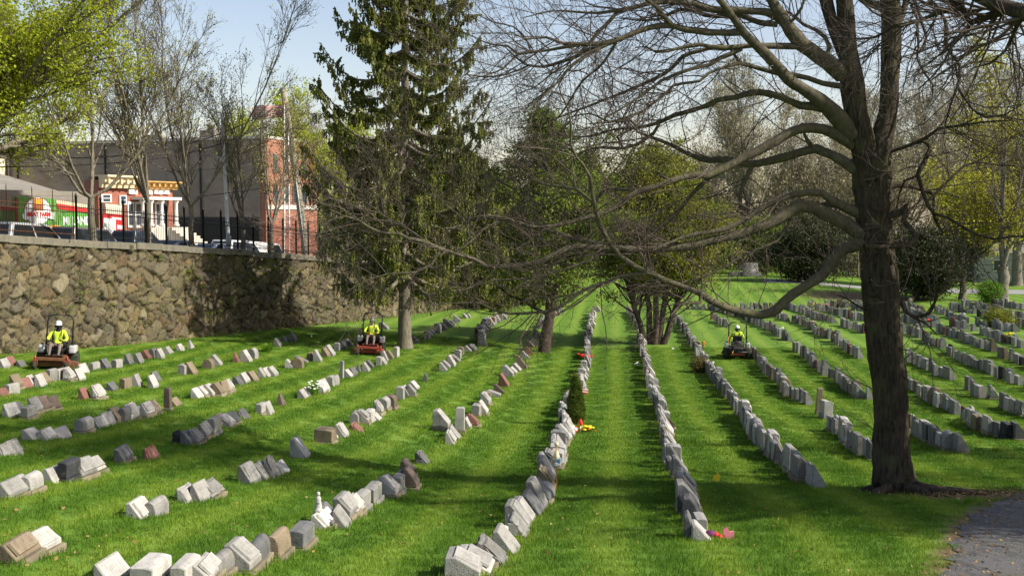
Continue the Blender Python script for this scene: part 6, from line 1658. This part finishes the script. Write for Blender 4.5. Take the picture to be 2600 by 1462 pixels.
# shaggier conifers behind and to the right of it
_b = at(1205, 760, 86); spruce((_b.x, _b.y, ground(_b.x, _b.y)), 12.5, 4.6, 8, 'shorter weeping conifer standing right of the tall spruce', .8, LEAF_SPRUCE, 12, .24, .8)
_b = at(1335, 760, 92); spruce((_b.x, _b.y, ground(_b.x, _b.y)), 10.5, 5.0, 9, 'olive weeping conifer behind the leaning dark trunk', 1.0, LEAF_CEDAR, 13, .26, .8)
_b = at(1010, 760, 92); spruce((_b.x, _b.y, ground(_b.x, _b.y)), 11.5, 4.4, 10, 'dark conifer standing close behind the tall spruce', 1.0, LEAF_SPRUCE, 11, .26, .7)
# ---------------------------------------------------------------- junipers and yews: sprays on real boughs
def bough_tree(name, base, stems, H, rx, ry, seed, label, leafm, bark=BARK_DARK, low=.22, lsize=.16, clumps=220, per=110, csz=.45, cat='tree', r0=.2, gap=0.0, top_pow=1.6, group=None):
    rg = np.random.default_rng(seed); b = np.array(base, float)
    P0, R0 = [], []
    for sx, sy, tx, ty, k in stems:
        s = np.linspace(0, 1, 8)[:, None]
        p = b + np.array([sx, sy, -.3]) + s * np.array([tx - sx, ty - sy, 0]) + np.array([0, 0, 1.0]) * s * H * k + rg.normal(size=(8, 3)) * .05
        P0.append(p); R0.append(np.linspace(r0 * 1.2, r0 * .35, 8))
    P0, R0 = np.array(P0), np.array(R0)
    A, RA = grow(rg, P0, R0, 18, max(rx, ry) * 1.15, .95, .3, 1, .2, .06, .1, 7, .45, 9, .02, .25, .25)
    # clump centres: shell of an uneven crown plus bough ends
    n = clumps; th = rg.uniform(0, 6.28, n); h = rg.beta(1.25, 1.25, n); 
    prof_ = (np.sin(np.clip(h, 0, 1) ** .8 * math.pi) ** (1 / top_pow)); lump = .74 + .42 * np.sin(3 * th + 5 * h) * np.sin(2 * th - 9 * h + seed)
    rad = prof_ * lump * rg.uniform(.45, 1.0, n) ** .5
    C = b + np.stack([np.cos(th) * rx * rad, np.sin(th) * ry * rad, H * (low + (1 - low) * h)], 1)
    C = np.concatenate([C, A[:, -1], A[:, -3]])
    m = len(C); k = rg.integers(int(per * .5), int(per * 1.4), m); idx = np.repeat(np.arange(m), k)
    off = rg.normal(size=(len(idx), 3)) * csz * rg.uniform(.55, 1.25, m)[idx][:, None] * np.array([1, 1, .62])
    pts = C[idx] + off
    lv = quads(rg, pts, lsize, .0, .5)
    # boughs out to clumps
    E = []
    st = P0[rg.integers(0, len(P0), len(C)), rg.integers(3, 8, len(C))]
    s = np.linspace(0, 1, 5)[None, :, None]; E = st[:, None] * (1 - s) + C[:, None] * s; E[:, 1:4, 2] -= .15
    return finish_tree(name, base, [tubes(P0, R0, 10), tubes(A, RA, 5)], [tubes(E, np.broadcast_to(np.linspace(.035, .008, 5), E.shape[:2]), 3)], lv, bark, BARK_TWIG, leafm, label, group, cat)
_b = hit(1378, 895)
bough_tree('juniper', _b, [(0, 0, 1.0, .1, .55), (.05, .05, 1.6, .4, .75)], 13.0, 4.1, 3.4, 31, 'olive green juniper with one thick leaning dark trunk among stones', LEAF_CEDAR, low=.24, r0=.27, clumps=270, per=150, lsize=.17, csz=.40, top_pow=1.1)
_b = hit(1660, 874)
bough_tree('yew', _b, [(-.42, 0, -2.1, .1, .5), (-.2, .1, -.9, .5, .75), (.02, 0, .3, -.3, .85), (.22, .1, 1.5, .2, .7), (.45, 0, 2.6, .3, .55)], 11.6, 4.9, 4.0, 32, 'yellow tipped yew on a fan of five dark stems', LEAF_YEW, low=.28, r0=.175, clumps=330, per=150, csz=.42, lsize=.17, top_pow=1.2)
for i, (u, Y, H, rx, lab, lm) in enumerate(((1480, 118, 13, 4.5, 'tall dark evergreen rising behind the juniper and the yew', LEAF_CEDAR), (1250, 112, 10, 4, 'broad evergreen behind the weeping conifer', LEAF_CEDAR), (1110, 108, 11, 4.2, 'dark evergreen at the end of the stone wall', LEAF_SPRUCE), (1590, 122, 10, 4.5, 'olive evergreen behind the yew at the lawn edge', LEAF_YEW))):
    p = at(u, 700, Y); bough_tree('evergreen_tree', (p.x, Y, ground(p.x, Y)), [(0, 0, .2, 0, .9)], H, rx, rx * .8, 40 + i, lab, lm, low=.08, r0=.25, clumps=260, per=130, csz=.6, lsize=.27)
for i, (u, Y, H, rx, lab) in enumerate(((2045, 112, 5.0, 4.1, 'dark spreading yew bush on the back bank left of the trunk'), (2350, 98, 5.6, 4.0, 'very dark evergreen bush right of the big trunk by the road'), (1935, 126, 6.0, 2.4, 'small green bush beside a grey monument far back'), (1215, 98, 3.2, 3.0, 'low green shrub at the far foot of the stone wall'), (1330, 100, 2.6, 2.6, 'low shrub right of the far wall end'))):
    p = at(u, 740, Y); bough_tree('evergreen_bush', (p.x, Y, ground(p.x, Y)), [(-.5, 0, -1.2, 0, .6), (0, 0, 0, .3, .8), (.4, 0, 1.2, 0, .6)], H, rx, rx * .8, 60 + i, lab, LEAF_DARK if i < 2 else LEAF_CEDAR, low=.10, r0=.13, clumps=170, per=150, csz=.55, cat='bush', lsize=.24)
# yellow trees on the right
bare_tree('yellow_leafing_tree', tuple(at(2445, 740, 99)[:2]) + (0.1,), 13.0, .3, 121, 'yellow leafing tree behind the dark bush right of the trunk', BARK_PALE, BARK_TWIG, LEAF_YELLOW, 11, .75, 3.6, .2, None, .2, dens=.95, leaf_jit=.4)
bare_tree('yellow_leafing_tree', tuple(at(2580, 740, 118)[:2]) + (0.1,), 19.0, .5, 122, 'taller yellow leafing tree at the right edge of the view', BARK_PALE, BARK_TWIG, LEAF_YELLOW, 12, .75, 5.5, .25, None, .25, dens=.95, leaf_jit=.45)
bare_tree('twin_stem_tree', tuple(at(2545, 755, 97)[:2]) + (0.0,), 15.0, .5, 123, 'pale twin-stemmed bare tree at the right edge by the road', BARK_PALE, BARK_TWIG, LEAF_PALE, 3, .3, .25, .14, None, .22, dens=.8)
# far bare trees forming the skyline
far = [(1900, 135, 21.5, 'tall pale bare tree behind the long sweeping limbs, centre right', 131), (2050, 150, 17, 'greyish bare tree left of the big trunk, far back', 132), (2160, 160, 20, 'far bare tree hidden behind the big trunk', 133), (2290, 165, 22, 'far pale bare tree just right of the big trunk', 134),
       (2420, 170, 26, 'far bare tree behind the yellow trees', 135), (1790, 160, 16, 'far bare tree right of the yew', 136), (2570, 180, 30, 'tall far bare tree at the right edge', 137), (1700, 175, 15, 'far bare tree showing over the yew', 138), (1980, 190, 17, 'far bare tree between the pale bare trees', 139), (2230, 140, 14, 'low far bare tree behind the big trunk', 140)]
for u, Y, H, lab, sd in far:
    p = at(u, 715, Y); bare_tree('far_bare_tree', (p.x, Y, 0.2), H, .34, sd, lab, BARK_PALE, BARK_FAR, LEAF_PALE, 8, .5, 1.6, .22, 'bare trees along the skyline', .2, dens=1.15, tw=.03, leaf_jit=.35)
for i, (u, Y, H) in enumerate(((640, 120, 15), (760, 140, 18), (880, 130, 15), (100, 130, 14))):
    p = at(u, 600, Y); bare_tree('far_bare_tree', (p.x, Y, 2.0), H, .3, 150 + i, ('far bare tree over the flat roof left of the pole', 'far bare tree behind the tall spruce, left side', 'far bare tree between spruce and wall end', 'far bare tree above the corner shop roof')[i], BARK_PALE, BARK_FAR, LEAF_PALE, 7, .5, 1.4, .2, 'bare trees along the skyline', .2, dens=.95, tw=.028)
# woods closing the view behind the lawn and beyond the wall
def far_woods():
    rg = np.random.default_rng(44); n = 700
    x = rg.uniform(-95, 190, n); y = 132 + 45 * rg.uniform(0, 1, n) + np.where(x < 0, -8, 0) - np.clip(x - 60, 0, 200) * .35
    keep = np.abs(x / y - .0) < .62; x, y = x[keep], y[keep]; n = len(x)
    h = rg.uniform(4, 9.5, n) * (1 + .9 * np.clip((x - 25) / 30, 0, 1)); K = 6; s = np.linspace(0, 1, K)[None, :, None]
    P = np.stack([x, y, np.full(n, -.3)], 1)[:, None] + s * np.stack([rg.normal(size=n) * .8, rg.normal(size=n) * .8, h], 1)[:, None]
    R = np.linspace(.14, .03, K)[None] * np.ones((n, 1))
    A, RA = grow(rg, P, R, 9, 3.6, .75, .1, 1, .25, .05, .12, 5, .5, 9, .03, .4, .3); B, RB = grow(rg, A, RA, 6, 1.5, .7, .1, 1, .15, .05, .12, 4, .6, 9, .024, .5, .3)
    V, F = join([tubes(P, R, 5), tubes(A, RA, 3), tubes(B, RB, 3)])
    C = B[:, -1]; C = C[rg.integers(0, len(C), 90000)] + rg.normal(size=(90000, 3)) * .5
    low = np.stack([rg.uniform(-95, 190, 60000), np.zeros(60000), rg.uniform(0, 1, 60000) ** 1.6 * 3.2], 1); low[:, 1] = 134 + rg.uniform(0, 25, 60000) - np.clip(low[:, 0] - 60, 0, 200) * .35
    V2, F2 = quads(rg, np.concatenate([C, low]), .42, 0, .7)
    me = mesh_np('far_woods', np.concatenate([V, V2]), np.concatenate([F, F2 + len(V)]), [BARK_PALE, leaf_mat('far_wood_leaf', (0.085, 0.085, 0.035), (0.20, 0.175, 0.075), .25, .12, 1.5)], mi=np.concatenate([np.zeros(len(F), int), np.ones(len(F2), int)]))
    o = link('far_woods', me); o['kind'] = 'stuff'
far_woods()
# neighbouring tree outside the right edge whose boughs hang in at the top right
NX, NY = 14.2, 19.3
NT = empty('overhanging_tree', (NX, NY, ground(NX, NY)), 0, 'dark bare tree beyond the right edge with boughs entering top right', 'tree')
def build_overhang():
    rg = np.random.default_rng(5); b = np.array(NT.location); parts = []
    g = b[2]
    L = [[(NX, NY, g - .4, .5), (NX + .1, NY, g + 3, .4), (NX, NY, g + 7, .36), (NX - .2, NY, g + 11, .28), (NX, NY, g + 15, .12)]]
    def px(pts, Y0, Y1):
        out = []
        for i, (x, y, h) in enumerate(pts):
            Y = Y0 + (Y1 - Y0) * i / (len(pts) - 1); u, v = Z('6', x, y); p = at(u, v, Y); out.append((p.x, p.y, p.z, h / 3.22 * Y / FN))
        return out
    L.append([(NX, NY, g + 6.8, .3)] + px([(2760, 170, 80), (2560, 100, 66), (2400, 50, 58), (2230, -10, 50), (2050, -110, 40), (1850, -220, 24)], 17, 18))
    L.append(px([(2420, 75, 40), (2370, 105, 36), (2250, 145, 33), (2130, 192, 30), (2085, 90, 25), (2025, 0, 20), (1980, -90, 14)], 17.6, 18))
    L.append(px([(2085, 60, 20), (1950, 90, 17), (1850, 120, 16), (1650, 190, 14), (1500, 215, 12), (1440, 260, 11), (1350, 310, 9), (1200, 325, 7)], 17.8, 18.6))
    L.append(px([(2560, 110, 30), (2500, 260, 16), (2420, 420, 11), (2300, 520, 8), (2150, 560, 5)], 17.2, 18))
    for k in range(7):
        a = rg.uniform(0, 6.28); z = g + rg.uniform(5, 12); l = rg.uniform(4, 7.5)
        L.append([(NX, NY, z, .2), (NX + math.cos(a) * l * .4, NY + math.sin(a) * l * .4, z + 1.0, .13), (NX + math.cos(a) * l * .8, NY + math.sin(a) * l * .8, z + 2.1, .08), (NX + math.cos(a) * l, NY + math.sin(a) * l, z + 3.2, .03)])
    P1, R1 = [], []
    for i, q in enumerate(L):
        P, R = resample([p[:3] for p in q], [p[3] for p in q], .2)
        V, F = tubes(P[None], R[None], 12 if i == 0 else 9); nm = 'trunk' if i == 0 else 'limb'
        link(nm, mesh_np(nm, V - b, F, BARK_MAIN, smooth=True), NT)
        x = np.linspace(0, len(P) - 1, 8).astype(int)
        if i: 
            A, RA = grow(rg, P[x][None], R[x][None], 26 if i < 5 else 16, 1.9, .8, .15, 1, .0, 0, .15, 6, .5, .025, .006, .4, .3); P1.append(A); R1.append(RA)
    P1 = np.concatenate(P1); R1 = np.concatenate(R1)
    P2, R2 = grow(rg, P1, R1, 5, .85, .75, .2, 1, .05, .02, .16, 5, .6, .012, .004, .5, .3); P3, R3 = grow(rg, P2, R2, 3, .4, .7, .2, 1, .05, 0, .15, 3, .7, .006, .0032, .6, .3)
    V, F = join([tubes(P1, R1, 4), tubes(P2, R2, 3), tubes(P3, R3, 3)]); o = link('twigs', mesh_np('twigs', V - b, F, BARK_TWIG, smooth=True), NT); o['kind'] = 'stuff'
build_overhang()
bough_tree('yew', (18.6, 16.2, ground(18.6, 16.2)), [(0, 0, .4, .2, .8), (.2, 0, 1.2, -.3, .6)], 12.5, 4.0, 4.0, 71, 'unseen evergreen added outside the right edge to shade the lower right lawn', LEAF_YEW, low=.16, r0=.3, clumps=150, per=120, csz=.5, lsize=.2, top_pow=1.2)  # out of view, added so its dense crown shades trunk and lower lawn
bare_tree('unseen_shade_tree', (25.0, 22.5, ground(25.0, 22.5)), 14, .34, 172, 'unseen budding tree added far outside the right edge to cast shade', BARK_GREY, BARK_TWIG, LEAF_BUD, 9, .8, 2.0, .16, None, .3, dens=.8)  # second unseen tree, added to throw shade in from the right
# ---------------------------------------------------------------- little cypress, plants, grave ornaments, litter
def cypress():
    p = hit(1462, 1078); rg = np.random.default_rng(6); b = np.array(p); H = 2.0 * (1462 * 0 + 130 / (FN / p.y)) / 2.0
    H = 131 / (FN / p.y); n = 950; h = rg.beta(1.0, 1.7, n); a = rg.uniform(0, 6.28, n); rad = .175 * H * (1 - h) ** .85 * (1 - np.exp(-h * 9 - .7)) * rg.uniform(.55, 1.08, n) * (1 + .12 * np.sin(5 * a + 9 * h))
    C = b + np.stack([np.cos(a) * rad, np.sin(a) * rad, h * H * .93 + .06], 1)
    k = 26; idx = np.repeat(np.arange(n), k); d = norm(np.stack([np.cos(a), np.sin(a), np.full(n, 2.2)], 1))[idx]
    pts = C[idx] + rg.normal(size=(n * k, 3)) * .028 * H / 1.6 + d * rg.uniform(0, .13, (n * k, 1)) * H / 1.6
    c = norm(np.cross(d, rg.normal(size=d.shape))); s = (.055 * rg.uniform(.6, 1.2, n * k))[:, None]
    aa = norm(d + rg.normal(size=d.shape) * .35)
    V = np.stack([pts, pts + aa * s * .5 + c * s * .28, pts + aa * s, pts + aa * s * .5 - c * s * .28], 1).reshape(-1, 3)
    P0 = np.linspace(b - [0, 0, .1], b + [0, 0, H * .9], 6)[None]
    finish_tree('cypress', p, [tubes(P0, np.linspace(.05, .008, 6)[None], 8)], None, (V, np.arange(len(V)).reshape(-1, 4)), BARK_DARK, BARK_TWIG, leaf_mat('cypress_sprays', (0.06, 0.10, 0.018), (0.15, 0.20, 0.03), .25, 3.0), 'small conical cypress planted beside a row of gravestones', None, 'tree')
cypress()
def tuft(name, u, v, n, w, h, m, label, cat='plant', flower=None, stem=True, fs=.05, nf=0):
    p = hit(u, v); rg = np.random.default_rng(int(u + v)); root = empty(name, p, 0, label, cat); b = np.array(p)
    r = rg.uniform(0, 1, n) ** .6 * w; a = rg.uniform(0, 6.28, n)
    base = np.stack([np.cos(a) * r * .6, np.sin(a) * r * .6, np.zeros(n)], 1); tip = np.stack([np.cos(a) * r * 1.5, np.sin(a) * r * 1.5, h * rg.uniform(.6, 1.1, n)], 1)
    K = 5; s = np.linspace(0, 1, K)[None, :, None]; Q = base[:, None] * (1 - s) + tip[:, None] * s; Q[:, :, 2] = base[:, None, 2] + tip[:, None, 2] * np.sin(s[..., 0] * 1.9) / .95
    d = norm(np.stack([-np.sin(a), np.cos(a), np.zeros(n)], 1))[:, None] * (np.array([.012, .014, .012, .008, .001])[None, :, None])
    V = np.stack([Q - d, Q + d], 2).reshape(-1, 3); idx = np.arange(n * K * 2).reshape(n, K, 2)
    F = np.stack([idx[:, :-1, 0], idx[:, :-1, 1], idx[:, 1:, 1], idx[:, 1:, 0]], -1).reshape(-1, 4)
    link('leaves', mesh_np('leaves', V, F, m), root)
    if flower:
        for k in range(nf):
            q = tip[k % n] + rg.normal(size=3) * [.05, .05, .02]; fm = MB()
            for j in range(5):
                an = j * 6.283 / 5; fm.ball((q[0] + math.cos(an) * fs * .55, q[1] + math.sin(an) * fs * .55, q[2] + .01), fs * .55, 0, 6, (1, 1, .8))
            fm.ball((q[0], q[1], q[2] + fs * .3), fs * .4, 0, 6); fm.build('flower', flower, root)
    return root
M_FW = mat('white_petal', col=(0.8, 0.8, 0.74), rough=.7); M_FY = mat('yellow_petal', col=(0.8, 0.62, 0.02), rough=.6); M_FR = mat('red_petal', col=(0.7, 0.03, 0.02), rough=.6); M_FO = mat('orange_petal', col=(0.85, 0.17, 0.02), rough=.6); M_FP = mat('pink_petal', col=(0.75, 0.22, 0.28), rough=.6); M_FU = mat('purple_petal', col=(0.12, 0.02, 0.09), rough=.7)
tuft('daffodil_clump', 678, 893, 170, .30, .36, LEAF_FRESH, 'bright green clump of strap leaves near the stone wall')
tuft('white_flower_bush', 796, 1008, 90, .24, .5, LEAF_FRESH, 'small bush with white flowers growing between light gravestones', 'plant', M_FW, nf=26, fs=.045)
tuft('tulip_bunch', 1783, 886, 26, .16, .42, LEAF_FRESH, 'bunch of orange red tulips near the yew stems', 'plant', M_FO, nf=9, fs=.05)
tuft('flower_bunch', 1805, 934, 22, .10, .35, LEAF_FRESH, 'pale cream flowers right of the round reddish shrub', 'plant', M_FW, nf=6, fs=.06)
tuft('flower_bunch', 2030, 822, 18, .1, .4, LEAF_FRESH, 'white flower bunch in the lawn left of the big trunk', 'plant', M_FW, nf=4, fs=.07)
tuft('flower_bunch', 1984, 848, 20, .12, .4, LEAF_FRESH, 'white flowers topping the stones right of the back-turned mower', 'plant', M_FW, nf=4, fs=.06)
tuft('flower_bunch', 2352, 826, 20, .16, .35, LEAF_FRESH, 'red flower bunch among far stones right of the big trunk', 'plant', M_FR, nf=9, fs=.09)
tuft('flower_bunch', 2440, 808, 20, .16, .35, LEAF_FRESH, 'pale flower bunch on a far row at right', 'plant', M_FW, nf=8, fs=.09)
tuft('flower_bunch', 2064, 783, 16, .14, .35, LEAF_FRESH, 'yellow flower bunch far back left of the big trunk', 'plant', M_FY, nf=7, fs=.09)
tuft('flower_bunch', 2098, 783, 16, .12, .3, LEAF_FRESH, 'pink flower bunch far back near the yellow ones', 'plant', M_FP, nf=5, fs=.08)
tuft('flower_bunch', 2560, 860, 16, .14, .35, LEAF_FRESH, 'yellow flower bunch on a far row at the right edge', 'plant', M_FY, nf=6, fs=.09)
for (u, v, H, rx, lab, lm) in ((1778, 945, .75, .38, 'round reddish green shrub on the row right of the yew', leaf_mat('reddish_shrub', (0.09, 0.07, 0.02), (0.17, 0.15, 0.03), .2, 4)), (2513, 772, 2.0, 1.1, 'fresh green shrub at the foot of the pale twin-stemmed tree', LEAF_FRESH), (2537, 828, 1.1, .9, 'rusty green low shrub on a far row at right', LEAF_YEW)):
    p = hit(u, v); bough_tree('shrub', p, [(-.1, 0, -.2, 0, .6), (0.05, 0, .1, 0, .7), (.1, 0, .25, .1, .6)], H, rx, rx, int(u), lab, lm, low=.08, r0=.03, clumps=60, per=60, csz=.16 * rx / .38 if rx < .5 else .22, cat='bush', lsize=.05 if rx < .5 else .11)
# red blooms between stones on the cypress row
tuft('flower_bunch', 1484, 921, 30, .2, .4, LEAF_FRESH, 'cluster of red flowers between stones on the cypress row', 'plant', M_FR, nf=22, fs=.075)
def orn(name, u, v, label, cat, fn, dz=0):
    p = hit(u, v); r = empty(name, p + Vector((0, 0, dz)), 0, label, cat); fn(r); return r
def f_ball(r):
    m = MB(); m.ball((0, 0, .11), .12, 0, 10); m.build('lower_ball', M_FR, r)
    m = MB(); m.ball((-.06, -.06, .19), .075, 0, 8); m.ball((.03, -.09, .13), .06, 0, 8); m.build('white_puff', M_FW, r)
orn('grave_ornament', 1458, 1099, 'red and white round ornament at the foot of the cypress', 'ornament', f_ball)
def f_lamp(r):
    m = MB(); m.tube([(0, 0, 0), (0, 0, .24)], .018, 6); m.build('stake', M_WHITE, r)
    m = MB(); m.lathe([(.02, .22), (.055, .27), (.06, .33), (.035, .40), (.005, .44)], 10); m.build('red_cup', M_FR, r)
orn('grave_light', 1474, 1099, 'red tulip-shaped light on a short stake before the cypress', 'ornament', f_lamp)
tuft('flower_bunch', 1486, 1098, 26, .14, .2, LEAF_FRESH, 'yellow flower bunch lying before the little cypress', 'plant', M_FY, nf=16, fs=.055)
tuft('flower_bunch', 1499, 1097, 12, .06, .12, LEAF_FRESH, 'small orange flowers right of the yellow ones by the cypress', 'plant', M_FO, nf=4, fs=.04)
def f_chime(r):
    m = MB(); m.tube([(0, 0, -.05), (0, 0, .9)], .012, 6); m.build('stake', M_STRAP, r)
    m = MB(); m.ball((0, 0, .93), .045, 0, 8); m.lathe([(.03, .80), (.07, .66), (.02, .56)], 8); m.build('cream_bird', M_CREAM, r)
    m = MB(); m.ball((.035, -.02, .62), .055, 0, 8, (.7, .7, 1.5)); m.build('blue_wing', mat('blue_plastic', col=(0.05, 0.28, 0.6), rough=.4), r)
    m = MB(); m.ball((0, -.03, .53), .05, 0, 8); m.build('pale_belly', M_WHITE, r)
orn('garden_stake', 1413, 1246, 'cream and blue ornament on a thin stake beside a grey block', 'ornament', f_chime)
def f_flagy(r):
    m = MB(); m.tube([(0, 0, 0), (0, 0, .16)], .006, 5); m.build('wire', M_METAL, r)
    m = MB(); m.prism([(-.03, .08), (.12, .06), (.13, .19), (.10, .22), (-.01, .17)], -.004, .004, 0, 'y'); m.build('flag_sheet', M_FY, r)
orn('marker_flag', 1812, 1228, 'small yellow marker flag stuck in the shaded lawn', 'flag', f_flagy)
def f_pink(r):
    m = MB(); m.prism([(.0, .02), (.16, .0), (.15, .12), (.09, .11), (.05, .19), (.0, .15)], -.02, .02, 0, 'y'); m.build('pink_cloth', M_FP, r)
    m = MB(); m.ball((-.10, .02, .05), .055, 0, 8); m.ball((-.05, -.03, .04), .04, 0, 8); m.build('red_bloom', M_FR, r)
    m = MB(); m.ball((-.18, .03, .07), .07, 0, 8, (1.2, 1, .8)); m.build('purple_bloom', M_FU, r)
orn('grave_flowers', 1836, 1368, 'pink, red and purple cloth flowers lying by the front stone', 'ornament', f_pink)
def f_statue(r):
    m = MB(); m.lathe([(.10, 0), (.10, .04), (.07, .05), (.075, .12), (.055, .2), (.06, .25), (.03, .29)], 12); m.ball((0, 0, .33), .042, 0, 8); m.tube([(.05, -.02, .24), (.03, -.06, .17), (-.02, -.07, .19)], .018, 6); m.build('figure', ROUGH['W'], r); r.scale = (.72, .72, .8)
def statue():
    row, kd, c_, p, W_, T_, H_, pl_ = [q for q in STONES if q[0] == 'bx'][3]; r = empty('kneeling_statue', (p.x - T_ * .34, p.y, p.z + H_ - .01), 0, 'small weathered praying figure on the white panel stone', 'statue'); f_statue(r)
statue()
def f_mini(r):
    m = MB(); m.tube([(0, 0, 0), (0.02, 0, .5)], .008, 5); m.build('stick', M_STRAP, r)
    for k, mm in enumerate((M_FR, M_FW, M_FR, M_FW)):
        m = MB(); m.prism([(.02, .30 + .045 * k), (.24, .28 + .045 * k), (.24, .325 + .045 * k), (.02, .345 + .045 * k)], -.004, .004, 0, 'y'); m.build('stripe', mm, r)
orn('stick_flag', 1478, 1017, 'tiny striped flag on a stick beside the row at the cypress', 'flag', f_mini)
orn('stick_flag', 2062, 832, 'tiny striped flag on a stick among far stones left of the trunk', 'flag', f_mini)
tuft('flower_bunch', 1619, 932, 12, .1, .2, LEAF_FRESH, 'white flower bunch alone on the lawn between two rows', 'plant', M_FW, nf=5, fs=.05)
def f_lily(r):
    m = MB(); m.box((0, 0, .05), (.14, .1, .1), 0, bev=.02); m.build('pot', M_WHITE, r)
orn('flower_pot', 1708, 887, 'white pot lying on the lawn right of the yew stems', 'pot', f_lily)
# grey monuments and house far right
def mono(u, v0, v1, Y, w, label):
    p = at(u, v1, Y); g = ground(p.x, Y); H = at(u, v0, Y).z - g; r = empty('monument', (p.x, Y, g), .2, label, 'monument')
    m = MB(); m.box((0, 0, .2), (w * 1.3, w * .9, .4), bev=.02); m.build('plinth', ROUGH['L'], r)
    m = MB(); m.box((0, 0, .4 + (H - .4) / 2), (w, w * .6, H - .4), 0, None, .9, .03); m.build('shaft', FACE['L'], r)
mono(1905, 668, 722, 122, 1.5, 'tall grey monument behind the bank beside a dark bush'); mono(1866, 690, 722, 122, .8, 'small pale monument left of the tall grey one')
p = at(2560, 735, 126); Hf = empty('pale_house', (p.x + 3, 126, 0.0), -.35, 'pale sided house with grey roof behind the twin-stemmed tree', 'house')
m = MB(); m.box((0, 0, 1.7), (13, 8, 3.4)); m.build('wall', noisy('pale_siding', (0.34, 0.33, 0.32), (0.44, 0.43, 0.41), 1, stretch=(.2, .2, 3)), Hf)
m = MB(); m.prism([(-4.4, 3.3), (4.4, 3.3), (0, 6.0)], -6.9, 6.9, 0, 'x'); m.build('roof', M_GREYR, Hf)
for x in (-4, -1, 3):
    m = MB(); m.box((x, -4.02, 1.9), (1.3, .1, 1.3)); w = m.build('window', M_WHITE, Hf); m = MB(); m.box((x, -4.08, 1.9), (1.1, .06, 1.1)); m.build('pane', M_WINDOW, w)
p = at(2470, 735, 132); Gd = empty('grey_shed', (p.x, 132, 0.0), .1, 'blue grey shed wall seen between the yellow tree and pale house', 'shed')
m = MB(); m.box((0, 0, 2.2), (6, 4, 4.4)); m.build('wall', noisy('blue_grey_wall', (0.3, 0.33, 0.38), (0.38, 0.41, 0.46), 1), Gd); m = MB(); m.prism([(-2.4, 4.38), (2.4, 4.38), (0, 5.6)], -3.3, 3.3, 0, 'x'); m.build('roof', M_GREYR, Gd)
# pale kerb at the litter bank
def kerb():
    pts = [Z('7', x, y) for x, y in ((1640, 1185), (1690, 1140), (1745, 1110))]; W = [hit(*q) for q in pts]; o = W[0]; r = empty('kerb_stone', o, 0, 'pale stone edging by the road right of the big trunk', 'kerb')
    m = MB(); m.tube([w - o + Vector((0, 0, .15)) for w in W], .22, 6); m.build('edging', PLINTH, r)
kerb()
# fallen leaves and straw scattered on the lawn
def litter():
    rg = np.random.default_rng(14); n = 2600; y = 11 + 45 * rg.uniform(0, 1, n) ** 1.3; x = rg.uniform(-.48, .48, n) * y
    k = rg.uniform(size=n) < .35
    cx = rg.normal(size=n) * .9 + TREE_XY[0] + 1.3; cy = rg.normal(size=n) * .5 + TREE_XY[1] - .6
    x = np.where(k, cx, x); y = np.where(k, cy, y)
    pm = rg.uniform(size=n) < .12; yy = rg.uniform(12, 21, n); xx = np.interp(yy, [q.y for q in PATH_W[::-1]], [q.x for q in PATH_W[::-1]]) + np.abs(rg.normal(size=n)) * .8 - .15
    x = np.where(pm, xx, x); y = np.where(pm, yy, y)
    C = np.array([(a, b, ground(a, b) + .045) for a, b in zip(x, y)])
    V, F = quads(rg, C, .055, .85, .6); o = link('fallen_leaves', mesh_np('fallen_leaves', V, F, leaf_mat('dead_leaf', (0.20, 0.11, 0.04), (0.36, 0.24, 0.10), .1, 6))); tag(o, kind='stuff')
litter()

# untrimmed grass and clippings hugging the stone bases
def base_tufts():
    rg = np.random.default_rng(31); V, T = [], []
    L = sorted(STONES, key=lambda s: s[3].y)[:420]
    for row, kind, c, p, W, Th, H, pl in L:
        n = int(rg.integers(50, 110)); a = rg.uniform(0, 6.28, n)
        x = p.x + np.sign(np.cos(a)) * np.abs(np.cos(a)) ** .4 * (Th / 2 + .05) + rg.normal(size=n) * .025; y = p.y + np.sign(np.sin(a)) * np.abs(np.sin(a)) ** .4 * (W / 2 + .05) + rg.normal(size=n) * .025
        h = rg.uniform(.04, .12, n) * rg.uniform(.6, 1.2)
        for i in range(n):
            z = ground(x[i], y[i]); w = rg.uniform(.006, .011); an = rg.uniform(0, 6.28)
            V += [(x[i] - math.cos(an) * w, y[i] - math.sin(an) * w, z - .01), (x[i] + math.cos(an) * w, y[i] + math.sin(an) * w, z - .01), (x[i] + rg.normal() * .03, y[i] + rg.normal() * .03, z + h[i])]
            t = rg.uniform(.5, 1.15); T += [((2.0, 1.2, 1.4) if rg.uniform() < .13 else (t, t, t))] * 3
    o = link('grass_tufts', mesh_np('grass_tufts', np.array(V), np.arange(len(V)).reshape(-1, 3), M_BLADE, attr=np.array(T))); tag(o, kind='stuff')
base_tufts()
